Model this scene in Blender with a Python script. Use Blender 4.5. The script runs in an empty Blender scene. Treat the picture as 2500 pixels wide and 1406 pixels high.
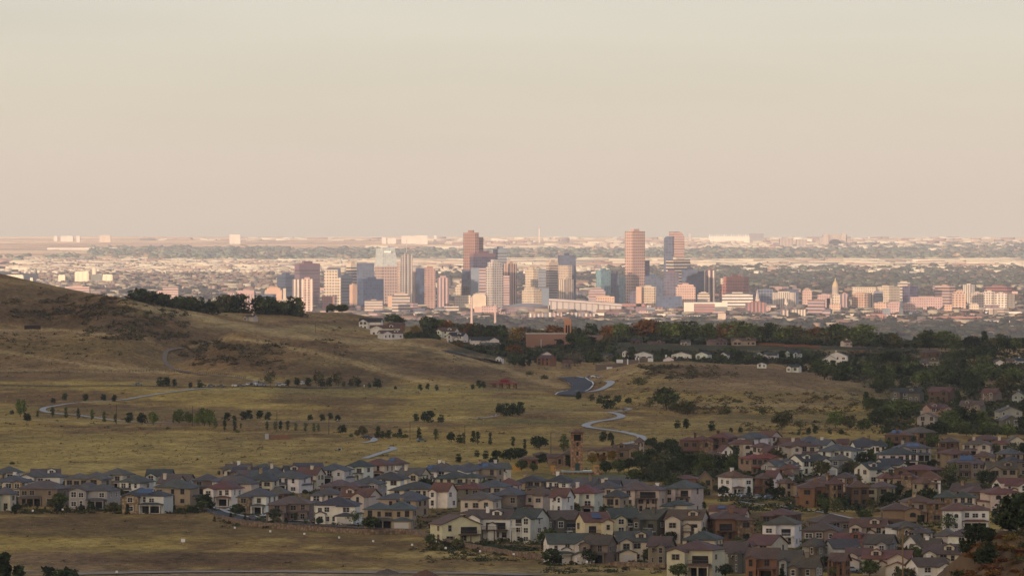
import bpy, math, random
import numpy as np
from mathutils import Vector, Matrix
C = bpy.context.scene.collection
SC = bpy.context.scene
# ------------------------------------------------------------------ camera
F = 22000.0            # focal length in photo pixels (photo is 2500 px wide)
EY = 500.0             # row of the photo at the height of the eye
cam_d = bpy.data.cameras.new("camera")
cam = bpy.data.objects.new("camera", cam_d)
C.objects.link(cam)
cam.location = (0, 0, 0)
cam.rotation_euler = (math.radians(90), 0, 0)
cam_d.sensor_width = 36.0
cam_d.lens = 36.0 * F / 2500.0
cam_d.shift_y = -(703.0 - EY) / 2500.0
cam_d.clip_start = 1.0
cam_d.clip_end = 200000.0
SC.camera = cam
# ------------------------------------------------------------------ sky and sun
SUN_EL = math.radians(2.6)
SUN_AZ = math.radians(15.0)          # the sun stands behind the camera, a little to its left
w = bpy.data.worlds.new("World")
SC.world = w
w.use_nodes = True
nt = w.node_tree
nt.nodes.clear()
out = nt.nodes.new("ShaderNodeOutputWorld")
bg = nt.nodes.new("ShaderNodeBackground")
sky = nt.nodes.new("ShaderNodeTexSky")
sky.sky_type = 'NISHITA'
sky.sun_disc = False
sky.sun_elevation = SUN_EL
# nishita: rotation 0 puts the sun at +Y, positive turns it towards +X
sky.sun_rotation = math.pi + SUN_AZ
sky.altitude = 1800
sky.air_density = 0.75
sky.dust_density = 0.6
sky.ozone_density = 2.2
tint = nt.nodes.new("ShaderNodeMix")
tint.data_type = 'RGBA'
tint.blend_type = 'MULTIPLY'
tint.inputs[0].default_value = 1.0
nt.links.new(sky.outputs[0], tint.inputs[6])
tint.inputs[7].default_value = (1.16, 0.96, 1.2, 1)
# a thin even veil of high haze over the whole sky
veil = nt.nodes.new("ShaderNodeMix")
veil.data_type = 'RGBA'
veil.inputs[0].default_value = 0.55
geo_w = nt.nodes.new("ShaderNodeNewGeometry"); sep_w = nt.nodes.new("ShaderNodeSeparateXYZ")
vr = nt.nodes.new("ShaderNodeValToRGB"); nt.links.new(geo_w.outputs["Incoming"], sep_w.inputs[0])
mz = nt.nodes.new("ShaderNodeMath"); mz.operation = 'MULTIPLY'; mz.inputs[1].default_value = -1.0
nt.links.new(sep_w.outputs[2], mz.inputs[0]); nt.links.new(mz.outputs[0], vr.inputs[0])
ve = vr.color_ramp.elements
ve[0].position = 0.0; ve[0].color = (4.6, 4.0, 2.95, 1)
ve[1].position = 0.03; ve[1].color = (4.8, 4.5, 3.8, 1)
for p_, c_ in ((0.065, (8.1, 7.5, 7.0, 1)), (0.3, (2.45, 2.65, 2.95, 1))):
    e_ = ve.new(p_); e_.color = c_
# the western half of the sky, behind the camera, still glows after the sun has left the valley
dt_ = nt.nodes.new("ShaderNodeVectorMath"); dt_.operation = 'DOT_PRODUCT'; nt.links.new(geo_w.outputs["Incoming"], dt_.inputs[0]); dt_.inputs[1].default_value = (0.62, 0.78, 0.05)
my_ = nt.nodes.new("ShaderNodeMapRange"); nt.links.new(dt_.outputs["Value"], my_.inputs[0])
my_.inputs[1].default_value = 0.1; my_.inputs[2].default_value = 1.0; my_.inputs[3].default_value = 0.0; my_.inputs[4].default_value = 1.0
gl = nt.nodes.new("ShaderNodeMix"); gl.data_type = 'RGBA'; gl.inputs[6].default_value = (1, 1, 1, 1); gl.inputs[7].default_value = (4.2, 3.2, 1.95, 1)
nt.links.new(my_.outputs[0], gl.inputs[0])
gm = nt.nodes.new("ShaderNodeMix"); gm.data_type = 'RGBA'; gm.blend_type = 'MULTIPLY'; gm.inputs[0].default_value = 1.0
nt.links.new(vr.outputs[0], gm.inputs[6]); nt.links.new(gl.outputs[2], gm.inputs[7])
mpw = nt.nodes.new("ShaderNodeMapping"); mpw.inputs["Scale"].default_value = (14, 14, 120); nt.links.new(geo_w.outputs["Incoming"], mpw.inputs[0])
nzw = nt.nodes.new("ShaderNodeTexNoise"); nzw.inputs["Scale"].default_value = 1.0; nzw.inputs["Detail"].default_value = 5; nt.links.new(mpw.outputs[0], nzw.inputs[0])
mrw = nt.nodes.new("ShaderNodeMapRange"); nt.links.new(nzw.outputs[0], mrw.inputs[0]); mrw.inputs[1].default_value = 0.3; mrw.inputs[2].default_value = 0.7; mrw.inputs[3].default_value = 0.94; mrw.inputs[4].default_value = 1.06
cw = nt.nodes.new("ShaderNodeVectorMath"); cw.operation = 'SCALE'; nt.links.new(gm.outputs[2], cw.inputs[0]); nt.links.new(mrw.outputs[0], cw.inputs["Scale"])
nt.links.new(cw.outputs[0], veil.inputs[7])
nt.links.new(tint.outputs[2], veil.inputs[6])
nt.links.new(veil.outputs[2], bg.inputs[0])
bg.inputs[1].default_value = 0.15
nt.links.new(bg.outputs[0], out.inputs[0])

sun_d = bpy.data.lights.new("sun", 'SUN')
sun_d.energy = 4.5
sun_d.angle = math.radians(0.5)
sun_d.color = (1.0, 0.715, 0.48)
sun = bpy.data.objects.new("sun", sun_d)
C.objects.link(sun)
_d = Vector((math.sin(SUN_AZ) * math.cos(SUN_EL), math.cos(SUN_AZ) * math.cos(SUN_EL), -math.sin(SUN_EL)))
sun.rotation_euler = _d.to_track_quat('-Z', 'Y').to_euler()
SC.view_settings.view_transform = 'Standard'
SC.view_settings.look = 'None'
SC.view_settings.gamma = 1.0
SC.view_settings.exposure = 0.36
SC.render.film_transparent = False
SC.cycles.volume_bounces = 0
SC.cycles.max_bounces = 4
SC.cycles.diffuse_bounces = 2
SC.cycles.glossy_bounces = 2
SC.cycles.transparent_max_bounces = 8
SC.cycles.use_adaptive_sampling = False

# ------------------------------------------------------------------ noise
def _h(ix, iy, seed):
    n = (ix.astype(np.int64) * 374761393 + iy.astype(np.int64) * 668265263 + seed * 1442695041) & 0xffffffff
    n = ((n ^ (n >> 13)) * 1274126177) & 0xffffffff
    n = n ^ (n >> 16)
    return (n & 0xffff) / 65535.0
def vnoise(x, y, seed=0):
    x0 = np.floor(x); y0 = np.floor(y)
    fx = x - x0; fy = y - y0
    fx = fx * fx * (3 - 2 * fx); fy = fy * fy * (3 - 2 * fy)
    a = _h(x0, y0, seed); b = _h(x0 + 1, y0, seed); c = _h(x0, y0 + 1, seed); d = _h(x0 + 1, y0 + 1, seed)
    return (a * (1 - fx) + b * fx) * (1 - fy) + (c * (1 - fx) + d * fx) * fy
def fbm(x, y, oct=4, seed=0):
    s = 0.0; a = 0.5; t = 0.0
    for i in range(oct):
        s = s + a * vnoise(x, y, seed + i * 17); t += a; a *= 0.5
        x = x * 2.03 + 5.1; y = y * 2.03 + 9.7
    return s / t
# ------------------------------------------------------------------ the lie of the land
BY = [-4000, -1600, -1000, -600, 0, 300, 1100, 2300, 2600, 5300, 7200, 9000, 12000, 14000, 90000]
BZ = [60, 180, 297, 150, -2.2, -26, -84, -105, -107, -107, -110, -170, -245, -257, -257]
def base(Y):
    return np.interp(Y, BY, BZ)
def P(px, py, Y):
    return (px, Y, -(py - EY) / F * Y)
CP = []
def col(px, *pts):
    for p in pts:
        if len(p) == 2:
            CP.append(P(px, p[0], p[1]))
        else:
            CP.append((px, p[1], p[0]))
col(0, (935, 5240), (905, 5450), (850, 5620), (806, 5800), (801, 5950), (740, 6080), (700, 6200), (672, 6350), (-60, 6700, 0), (-110, 7500, 0))
col(160, (935, 5240), (905, 5450), (860, 5600), (815, 5800), (804, 5980), (760, 6080), (722, 6200), (703, 6450), (-72, 6800, 0), (-120, 7600, 0))
col(320, (935, 5240), (905, 5480), (870, 5600), (820, 5750), (780, 5900), (745, 6050), (733, 6500), (-85, 6900, 0))
col(450, (935, 5240), (915, 5450), (880, 5650), (838, 5850), (800, 6100), (770, 6350), (748, 6600), (-95, 7000, 0))
col(560, (935, 5240), (910, 5380), (870, 5480), (824, 5600), (-101, 5740, 0), (815, 5950), (790, 6250), (768, 6600), (-100, 7000, 0))
col(650, (935, 5240), (905, 5380), (860, 5480), (834, 5580), (-99, 5750, 0), (815, 6000), (800, 6300), (792, 6500), (783, 6900), (-110, 7300, 0))
col(760, (937, 5240), (900, 5380), (857, 5520), (-99, 5700, 0), (837, 5900), (822, 6200), (800, 6500), (772, 6950), (-112, 7400, 0))
col(870, (937, 5240), (910, 5380), (881, 5480), (862, 5650), (833, 5950), (-100, 6200, 0), (822, 6500), (770, 6950), (-110, 7400, 0))
col(960, (940, 5240), (915, 5420), (880, 5600), (839, 5950), (-104, 6200, 0), (828, 6500), (790, 6900), (-113, 7300, 0))
col(1050, (942, 5240), (935, 5330), (900, 5500), (860, 5750), (838, 6000), (-110, 6300, 0), (838, 6700), (-115, 7300, 0))
col(1150, (943, 5260), (920, 5450), (892, 5650), (880, 5900), (-107, 6300, 0), (-106, 6800, 0), (-125, 7600, 0))
col(1250, (945, 5280), (930, 5450), (916, 5650), (885, 6000), (-107, 6700, 0), (-118, 7400, 0))
col(1350, (950, 5220), (945, 5400), (930, 5580), (-107, 6100, 0), (-105, 6700, 0), (-115, 7300, 0))
col(1450, (1000, 4680), (950, 5230), (940, 5320), (910, 5650), (-106, 6300, 0), (-104, 6800, 0), (-112, 7300, 0))
col(1560, (1000, 4680), (960, 5080), (930, 5250), (905, 5400), (892, 5550), (-106, 5800, 0), (-104, 6500, 0))
col(1680, (980, 4850), (930, 5200), (900, 5450), (890, 5600), (-108, 5900, 0), (-105, 6600, 0), (-112, 7300, 0))
col(1800, (985, 4830), (940, 5150), (905, 5450), (892, 5600), (-109, 5900, 0), (-106, 6600, 0))
col(1900, (1000, 4750), (940, 5150), (913, 5450), (-111, 5800, 0), (-106, 6600, 0), (-112, 7300, 0))
col(2000, (1010, 4700), (950, 5150), (932, 5400), (-112, 5800, 0))
col(2120, (1040, 4450), (990, 4800), (966, 5100), (-112, 5600, 0), (-107, 6500, 0), (-112, 7300, 0))
col(2250, (-108, 4500, 0), (-111, 5200, 0), (-109, 6300, 0), (-113, 7300, 0))
col(2400, (-108, 4500, 0), (-110, 5200, 0), (-109, 6300, 0), (-114, 7300, 0))
col(2600, (-108, 4500, 0), (-110, 5200, 0), (-110, 6300, 0), (-114, 7300, 0))
col(-200, (935, 5240), (850, 5600), (740, 6000), (650, 6350), (-110, 7500, 0))
for _x in range(-200, 2800, 270):
    for _y in (2400, 2900, 3400, 3900, 4350):
        CP.append((_x, _y, float(base(_y))))
    if _x < 1400:
        CP.append((_x, 4850, -106.8))
for _x in (-200, 200, 600, 1000, 1400, 1800, 2200, 2600):
    CP.append((_x, 8400, float(base(8400))))
_cp = np.array(CP, dtype=float)
_U = _cp[:, 0] / 170.0; _V = _cp[:, 1] / 210.0
_R = _cp[:, 2] - base(_cp[:, 1])
def _phi(r2):
    return np.sqrt(r2 + 0.5)
_A = _phi((_U[:, None] - _U[None]) ** 2 + (_V[:, None] - _V[None]) ** 2)
_W = np.linalg.solve(_A + np.eye(len(_U)) * 1e-3 * 0, _R)
SPURS = [([(560, 5600), (650, 5580), (760, 5520), (870, 5480), (960, 5420), (1050, 5330), (1130, 5270)], 3.0),
         ([(760, 5900), (870, 5950), (960, 5950), (1050, 6000), (1150, 5900), (1250, 5650), (1350, 5560)], 2.6), ([(230, 6080), (320, 6040), (400, 5980), (460, 5850)], 3.4), ([(1500, 5330), (1570, 5450), (1650, 5580)], 1.6)]
def spur(X, Y):
    z = np.zeros_like(X)
    for pts, h in SPURS:
        d = np.full(X.shape, 1e9)
        W_ = [((p[0] - 1250) / F * p[1] / 16.0, p[1] / 55.0) for p in pts]
        for (a, b), (c, e) in zip(W_, W_[1:]):
            dx, dy = c - a, e - b
            t = np.clip(((X / 16.0 - a) * dx + (Y / 55.0 - b) * dy) / (dx * dx + dy * dy), 0, 1)
            d = np.minimum(d, np.hypot(X / 16.0 - a - t * dx, Y / 55.0 - b - t * dy))
        z = np.maximum(z, h * np.exp(-d * d))
    return z
def ground(X, Y):
    """terrain height at world X, Y (arrays)"""
    X = np.asarray(X, dtype=float); Y = np.asarray(Y, dtype=float)
    sh = np.broadcast(X, Y).shape
    X = np.broadcast_to(X, sh).ravel(); Y = np.broadcast_to(Y, sh).ravel()
    z = base(Y).copy()
    m = (Y > 2200) & (Y < 8600)
    if m.any():
        xm = X[m]; ym = Y[m]
        px = np.clip(1250 + xm * F / ym, -300, 2800)
        u = px / 170.0; v = ym / 210.0
        r = np.zeros(len(u))
        for k in range(0, len(u), 20000):
            s = slice(k, k + 20000)
            r[s] = _phi((u[s, None] - _U[None]) ** 2 + (v[s, None] - _V[None]) ** 2) @ _W
        fade = np.clip((ym - 2200) / 250, 0, 1) * np.clip((8600 - ym) / 400, 0, 1)
        z[m] += r * fade
    # swells and hummocks
    a = np.interp(Y, [-1000, 0, 2500, 3300, 4100, 7500, 14000, 40000, 60000, 90000], [12, 0.3, 1.0, 0.5, 1.6, 1.8, 0.5, 0.6, 12, 8])
    L = np.interp(Y, [0, 9000, 20000, 60000], [70, 110, 800, 3000])
    z = z + a * (fbm(X / L + 31, Y / (L * 1.6) + 7, 3, 5) - 0.5) * 2
    near_hill = (Y > 5000) & (Y < 6500)
    if near_hill.any(): z[near_hill] += spur(X[near_hill], Y[near_hill])
    hill = np.clip((Y - 5350) / 200, 0, 1) * np.clip((7000 - Y) / 300, 0, 1)
    z = z + hill * 2.6 * (fbm(X / 28 + 3, Y / 60 + 1, 3, 9) - 0.5)
    # the mountain behind: its crest throws the evening shadow over the valley
    z = z + np.where(Y < -300, np.clip((-300 - Y) / 500, 0, 1) * 26 * (fbm(X / 260 + 2, Y / 300, 3, 3) - 0.5), 0)
    z = z + np.where(Y < -500, 24 * np.clip((-2100 - X) / 200, 0, 1) * np.clip((-500 - Y) / 300, 0, 1) * np.clip((Y + 1700) / 400, 0, 1), 0)
    return z.reshape(sh) if sh else z[0]
def gz(x, y):
    return float(ground(np.array([x]), np.array([y]))[0])
_YS = np.concatenate([np.arange(2450, 8500, 6.0)])
_memo = {}
def prof(px):
    k = round(px / 2)
    if k not in _memo:
        _memo[k] = ground((k * 2 - 1250) / F * _YS, _YS)
    return _memo[k]
def hit(px, py, H=0.0, ymin=2450, fast=False):
    """where the sight line through a photo pixel meets the land (or stands H above it)"""
    z = prof(px) + H
    ray = -(py - EY) / F * _YS
    ok = (z >= ray) & (_YS >= ymin)
    if not ok.any():
        Y = 257.0 * F / max(py - EY, 60)
        if Y < 9000: Y = 8000.0
        return ((px - 1250) / F * Y, Y, gz((px - 1250) / F * Y, Y))
    i = int(np.argmax(ok))
    Y = float(_YS[i])
    if i > 0 and _YS[i - 1] >= ymin:
        a = ray[i - 1] - z[i - 1]; b = z[i] - ray[i]
        Y = float(_YS[i - 1] + 6 * a / max(a + b, 1e-6))
    X = (px - 1250) / F * Y
    if fast: return (X, Y, -(py - EY) / F * Y - H)
    return (X, Y, gz(X, Y))
def plain(px, py):
    Y = 257.0 * F / (py - EY)
    return ((px - 1250) / F * Y, Y, -257.0)

# ------------------------------------------------------------------ materials
def lin(r, g, b):
    f = lambda c: (c / 255.0 / 12.92) if c <= 10 else ((c / 255.0 + 0.055) / 1.055) ** 2.4
    return (f(r), f(g), f(b), 1.0)
_mats = {}
def newmat(name, rough=0.85, spec=0.2):
    m = bpy.data.materials.new(name); m.use_nodes = True
    n = m.node_tree.nodes; b = n["Principled BSDF"]
    b.inputs["Roughness"].default_value = rough
    b.inputs["Specular IOR Level"].default_value = spec
    return m, n, m.node_tree.links, b
def mixn(n, l, a, b, fac, mode='MIX'):
    x = n.new("ShaderNodeMix"); x.data_type = 'RGBA'; x.blend_type = mode
    for s, v in ((6, a), (7, b)):
        if isinstance(v, (tuple, list)): x.inputs[s].default_value = v
        else: l.new(v, x.inputs[s])
    if isinstance(fac, (int, float)): x.inputs[0].default_value = fac
    else: l.new(fac, x.inputs[0])
    return x.outputs[2]
def noisen(n, l, scale, vec=None, detail=3, rough=0.55, sx=None):
    t = n.new("ShaderNodeTexNoise"); t.inputs["Scale"].default_value = scale
    t.inputs["Detail"].default_value = detail; t.inputs["Roughness"].default_value = rough
    if vec is not None:
        if sx:
            mp = n.new("ShaderNodeMapping"); mp.inputs["Scale"].default_value = sx
            l.new(vec, mp.inputs["Vector"]); vec = mp.outputs[0]
        l.new(vec, t.inputs["Vector"])
    return t.outputs[0]
def ramp(n, l, src, stops):
    r = n.new("ShaderNodeValToRGB"); l.new(src, r.inputs[0])
    e = r.color_ramp.elements
    while len(e) < len(stops): e.new(0.5)
    for i, (p, c) in enumerate(stops):
        e[i].position = p; e[i].color = c if isinstance(c, (tuple, list)) else (c, c, c, 1)
    return r.outputs[0]
def grey(v): return (v, v, v, 1)
def objcol_mat(name, var=0.25, scale=0.6, rough=0.85, spec=0.2, sx=None, jitter=0.0):
    """colour comes from the object's own colour; weathering by noise"""
    if name in _mats: return _mats[name]
    m, n, l, b = newmat(name, rough, spec)
    oi = n.new("ShaderNodeObjectInfo"); tc = n.new("ShaderNodeTexCoord")
    nz = noisen(n, l, scale, tc.outputs["Object"], 4, 0.6, sx)
    v = ramp(n, l, nz, [(0.3, 1 - var), (0.7, 1 + var * 0.6)])
    l.new(mixn(n, l, oi.outputs["Color"], v, 1.0, 'MULTIPLY'), b.inputs["Base Color"])
    _mats[name] = m
    return m
def flat_mat(name, c, var=0.2, scale=1.0, rough=0.85, spec=0.2, sx=None, metal=0.0):
    if name in _mats: return _mats[name]
    m, n, l, b = newmat(name, rough, spec)
    tc = n.new("ShaderNodeTexCoord")
    nz = noisen(n, l, scale, tc.outputs["Object"], 4, 0.6, sx)
    v = ramp(n, l, nz, [(0.3, 1 - var), (0.7, 1 + var * 0.6)])
    l.new(mixn(n, l, tuple(c), v, 1.0, 'MULTIPLY'), b.inputs["Base Color"])
    b.inputs["Metallic"].default_value = metal
    _mats[name] = m
    return m
# ------------------------------------------------------------------ object helpers
LABELS = []
def tag(o, label=None, cat=None, group=None, kind=None):
    if label: o["label"] = label; LABELS.append(o)
    if cat: o["category"] = cat
    if group: o["group"] = group
    if kind: o["kind"] = kind
    return o
def empty(name, loc, rz=0.0, s=1.0):
    o = bpy.data.objects.new(name, None)
    o.empty_display_size = 1.0
    C.objects.link(o)
    o.location = loc; o.rotation_euler = (0, 0, rz)
    o.scale = (s, s, s) if not isinstance(s, tuple) else s
    return o
class MB:
    def __init__(s): s.v = []; s.f = []; s.m = []; s.uv = []
    def face(s, pts, mat=0, uv=None):
        i = len(s.v); s.v.extend([tuple(p) for p in pts]); s.f.append(tuple(range(i, i + len(pts)))); s.m.append(mat)
        s.uv.append(uv if uv else [(0.0, 0.0)] * len(pts))
        return s
    def quadz(s, a, b, z0, z1, mat=0, u0=0.0):
        """upright face from plan point a to b"""
        L = math.hypot(b[0] - a[0], b[1] - a[1])
        s.face([(a[0], a[1], z0), (b[0], b[1], z0), (b[0], b[1], z1), (a[0], a[1], z1)], mat, [(u0, z0), (u0 + L, z0), (u0 + L, z1), (u0, z1)])
        return L
    def prism(s, pts, z0, z1, mat=0, top=None, bottom=False):
        """upright prism over a counter-clockwise plan"""
        n = len(pts)
        for i in range(n): s.quadz(pts[i], pts[(i + 1) % n], z0, z1, mat)
        s.face([(p[0], p[1], z1) for p in pts], mat if top is None else top)
        if bottom: s.face([(p[0], p[1], z0) for p in reversed(pts)], mat)
        return s
    def box(s, x0, x1, y0, y1, z0, z1, mat=0, top=None, bottom=True):
        return s.prism([(x0, y0), (x1, y0), (x1, y1), (x0, y1)], z0, z1, mat, top, bottom)
    def cyl(s, x, y, r0, r1, z0, z1, n=12, mat=0, cap=True):
        p = [(x + math.cos(2 * math.pi * i / n), y + math.sin(2 * math.pi * i / n)) for i in range(n)]
        for i in range(n):
            a = 2 * math.pi * i / n; b = 2 * math.pi * (i + 1) / n
            s.face([(x + r0 * math.cos(a), y + r0 * math.sin(a), z0), (x + r0 * math.cos(b), y + r0 * math.sin(b), z0),
                    (x + r1 * math.cos(b), y + r1 * math.sin(b), z1), (x + r1 * math.cos(a), y + r1 * math.sin(a), z1)], mat)
        if cap and r1 > 0.001: s.face([(x + r1 * math.cos(2 * math.pi * i / n), y + r1 * math.sin(2 * math.pi * i / n), z1) for i in range(n)], mat)
        return s
    def bar(s, a, b, t, mat=0, t2=None):
        """square bar from a to b"""
        a = Vector(a); b = Vector(b); d = (b - a).normalized()
        up = Vector((0, 0, 1)) if abs(d.z) < 0.9 else Vector((0, 1, 0))
        r = d.cross(up).normalized(); q = r.cross(d).normalized(); t2 = t if t2 is None else t2
        A = [a + (r * i + q * j) * t for i, j in ((-.5, -.5), (.5, -.5), (.5, .5), (-.5, .5))]
        B = [b + (r * i + q * j) * t2 for i, j in ((-.5, -.5), (.5, -.5), (.5, .5), (-.5, .5))]
        for i in range(4): s.face([A[i], A[(i + 1) % 4], B[(i + 1) % 4], B[i]], mat)
        s.face(A[::-1], mat); s.face(B, mat)
        return s
    def mesh(s, name, mats, smooth=False, uv=False):
        me = bpy.data.meshes.new(name)
        me.from_pydata(s.v, [], s.f)
        for m in (mats if isinstance(mats, (list, tuple)) else [mats]): me.materials.append(m)
        me.polygons.foreach_set("material_index", s.m)
        if smooth: me.polygons.foreach_set("use_smooth", [True] * len(s.f))
        if uv:
            l = me.uv_layers.new(name="UVMap")
            l.data.foreach_set("uv", [c for f in s.uv for p in f for c in p])
        me.update()
        return me
    def build(s, name, mats, parent=None, color=None, smooth=False, uv=False):
        return link(s.mesh(name, mats, smooth, uv), name, parent, color)
def link(me, name, parent=None, color=None, loc=None, scale=None, rz=None):
    o = bpy.data.objects.new(name, me)
    C.objects.link(o)
    if parent is not None: o.parent = parent
    if color is not None: o.color = color
    if loc is not None: o.location = loc
    if scale is not None: o.scale = scale
    if rz is not None: o.rotation_euler = (0, 0, rz)
    return o
def copy_tree(root, kids):
    """kids: list of (object, parent object or None=root); returns the copied root"""
    r = root.copy(); C.objects.link(r)
    mp = {root: r}
    for k in kids:
        c = k.copy(); C.objects.link(c); c.parent = mp[k.parent]; mp[k] = c
    return r, mp
def np_mesh(name, V, Fq, mats, colors=None, smooth=False):
    me = bpy.data.meshes.new(name)
    V = np.asarray(V, dtype=np.float32); Fq = np.asarray(Fq, dtype=np.int32)
    k = Fq.shape[1]
    me.vertices.add(len(V)); me.vertices.foreach_set("co", V.ravel())
    me.loops.add(Fq.size); me.loops.foreach_set("vertex_index", Fq.ravel())
    me.polygons.add(len(Fq)); me.polygons.foreach_set("loop_start", np.arange(0, Fq.size, k, dtype=np.int32))
    me.polygons.foreach_set("loop_total", np.full(len(Fq), k, dtype=np.int32))
    if smooth: me.polygons.foreach_set("use_smooth", np.ones(len(Fq), dtype=bool))
    for m in (mats if isinstance(mats, (list, tuple)) else [mats]): me.materials.append(m)
    if colors is not None:
        a = me.color_attributes.new("Col", 'FLOAT_COLOR', 'POINT')
        c = np.ones((len(V), 4), dtype=np.float32); c[:, :3] = colors[:, :3]
        a.data.foreach_set("color", c.ravel())
    me.update(calc_edges=True); me.validate()
    return me
# ================================================================== THE GROUND SHEET
def ground_color(X, Y, Z):
    px = 1250 + X * F / np.maximum(Y, 50); py = EY - Z * F / np.maximum(Y, 50)
    n = len(X); c = np.zeros((n, 3))
    tan = np.array([0.305, 0.228, 0.078]); brown = np.array([0.155, 0.100, 0.048]); green = np.array([0.16, 0.14, 0.052]); pale = np.array([0.44, 0.35, 0.14])
    n1 = fbm(X / 40, Y / 160, 5, 21); n2 = fbm(X / 15 + 9, Y / 45, 4, 33); n3 = fbm(X / 90 + 4, Y / 260 + 3, 4, 45)
    a = np.clip((n1 - 0.40) * 4, 0, 1)[:, None]; b = np.clip((n2 - 0.50) * 3.5, 0, 1)[:, None]; d = np.clip((n3 - 0.52) * 5, 0, 1)[:, None]
    c[:] = brown * (1 - a) + tan * a
    c = c * (1 - 0.5 * b) + pale * 0.5 * b
    c = c * (1 - 0.35 * d) + green * 0.35 * d
    hill = (np.clip((Y - 5300) / 150, 0, 1) * np.clip((9000 - Y) / 500, 0, 1))[:, None]
    hc = np.array([0.25, 0.172, 0.100]) * (0.72 + 0.6 * n2[:, None]) * (0.85 + 0.3 * n1[:, None])
    c = c * (1 - hill * 0.8) + hc * hill * 0.8
    sl = (ground(X, Y + 6) - ground(X, Y - 6)) / 12.0        # form shading and grass cover in the colour: camera-facing banks browner, crests and flats paler
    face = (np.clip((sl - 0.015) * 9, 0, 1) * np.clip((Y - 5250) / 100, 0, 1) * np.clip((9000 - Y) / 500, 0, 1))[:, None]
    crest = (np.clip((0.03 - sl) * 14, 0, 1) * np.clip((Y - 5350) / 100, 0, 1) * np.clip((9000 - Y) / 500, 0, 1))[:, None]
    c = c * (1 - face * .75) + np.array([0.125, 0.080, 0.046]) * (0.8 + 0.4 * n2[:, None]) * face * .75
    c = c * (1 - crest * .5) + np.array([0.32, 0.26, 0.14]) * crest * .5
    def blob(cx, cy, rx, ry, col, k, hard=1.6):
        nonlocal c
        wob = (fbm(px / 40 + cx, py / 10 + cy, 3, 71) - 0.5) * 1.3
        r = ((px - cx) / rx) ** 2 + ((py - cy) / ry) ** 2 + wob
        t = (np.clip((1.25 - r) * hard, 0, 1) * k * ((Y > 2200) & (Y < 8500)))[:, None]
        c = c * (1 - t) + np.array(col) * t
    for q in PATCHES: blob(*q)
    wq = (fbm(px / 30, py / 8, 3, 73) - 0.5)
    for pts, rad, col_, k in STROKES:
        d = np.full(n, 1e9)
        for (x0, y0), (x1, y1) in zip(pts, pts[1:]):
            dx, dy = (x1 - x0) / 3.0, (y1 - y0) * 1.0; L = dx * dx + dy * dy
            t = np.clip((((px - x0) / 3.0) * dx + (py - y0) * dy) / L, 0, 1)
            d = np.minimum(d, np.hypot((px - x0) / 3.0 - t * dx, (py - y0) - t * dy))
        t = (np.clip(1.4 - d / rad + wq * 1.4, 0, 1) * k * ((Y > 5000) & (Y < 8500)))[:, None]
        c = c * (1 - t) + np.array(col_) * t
    c *= np.array([1.16, 1.06, 0.74])
    # land far beyond
    far = np.clip((Y - 8200) / 600, 0, 1)[:, None]
    m1 = fbm(X / 500, Y / 900, 4, 55); m2 = fbm(X / 1500, Y / 900 + 3, 4, 57)
    fc = np.array([0.13, 0.12, 0.11]) * (0.6 + 0.8 * m1[:, None])
    fld = np.clip((Y - 42000) / 4000, 0, 1)[:, None]
    strip = np.clip((fbm(X / 5200 + 1, Y / 1500, 4, 59) - 0.46) * 6, 0, 1)[:, None]
    gold = np.array([0.70, 0.50, 0.33]) * (1 - strip) + np.array([0.86, 0.70, 0.48]) * strip
    fc = fc * (1 - fld) + gold * fld
    c = c * (1 - far) + fc * far
    return c
def n_mul(n, l, a, k):
    x = n.new("ShaderNodeMath"); x.operation = 'MULTIPLY'; l.new(a, x.inputs[0]); x.inputs[1].default_value = k
    return x.outputs[0]
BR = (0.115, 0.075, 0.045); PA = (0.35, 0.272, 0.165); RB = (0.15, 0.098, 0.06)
STROKES = [  # pale crests and brown slopes: hill form shading drawn into the ground colour
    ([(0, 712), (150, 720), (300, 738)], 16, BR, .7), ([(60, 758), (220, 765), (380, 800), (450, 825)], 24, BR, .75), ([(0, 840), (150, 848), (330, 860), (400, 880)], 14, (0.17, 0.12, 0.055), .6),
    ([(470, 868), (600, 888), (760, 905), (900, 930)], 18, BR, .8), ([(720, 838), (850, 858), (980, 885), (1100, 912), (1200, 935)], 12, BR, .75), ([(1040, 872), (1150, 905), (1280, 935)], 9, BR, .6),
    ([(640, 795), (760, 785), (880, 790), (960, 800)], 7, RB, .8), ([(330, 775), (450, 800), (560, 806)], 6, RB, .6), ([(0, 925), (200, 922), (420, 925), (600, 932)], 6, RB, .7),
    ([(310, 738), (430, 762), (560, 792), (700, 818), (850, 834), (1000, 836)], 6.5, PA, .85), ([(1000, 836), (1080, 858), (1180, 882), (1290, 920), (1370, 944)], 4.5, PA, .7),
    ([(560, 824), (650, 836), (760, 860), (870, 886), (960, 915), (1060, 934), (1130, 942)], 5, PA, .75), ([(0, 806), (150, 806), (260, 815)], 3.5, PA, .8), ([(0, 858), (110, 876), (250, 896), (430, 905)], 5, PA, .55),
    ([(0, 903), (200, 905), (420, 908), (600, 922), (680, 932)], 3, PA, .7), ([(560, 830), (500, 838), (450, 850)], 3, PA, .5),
    ([(1480, 928), (1540, 905), (1620, 894)], 6, PA, .7), ([(1640, 905), (1760, 905), (1900, 925), (1990, 945)], 14, (0.16, 0.108, 0.068), .8), ([(1650, 925), (1800, 938), (1980, 955), (2080, 965)], 6, (0.27, 0.20, 0.13), .7), ([(1500, 945), (1600, 952), (1750, 960)], 5, (0.15, 0.10, 0.062), .6),
]
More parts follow.
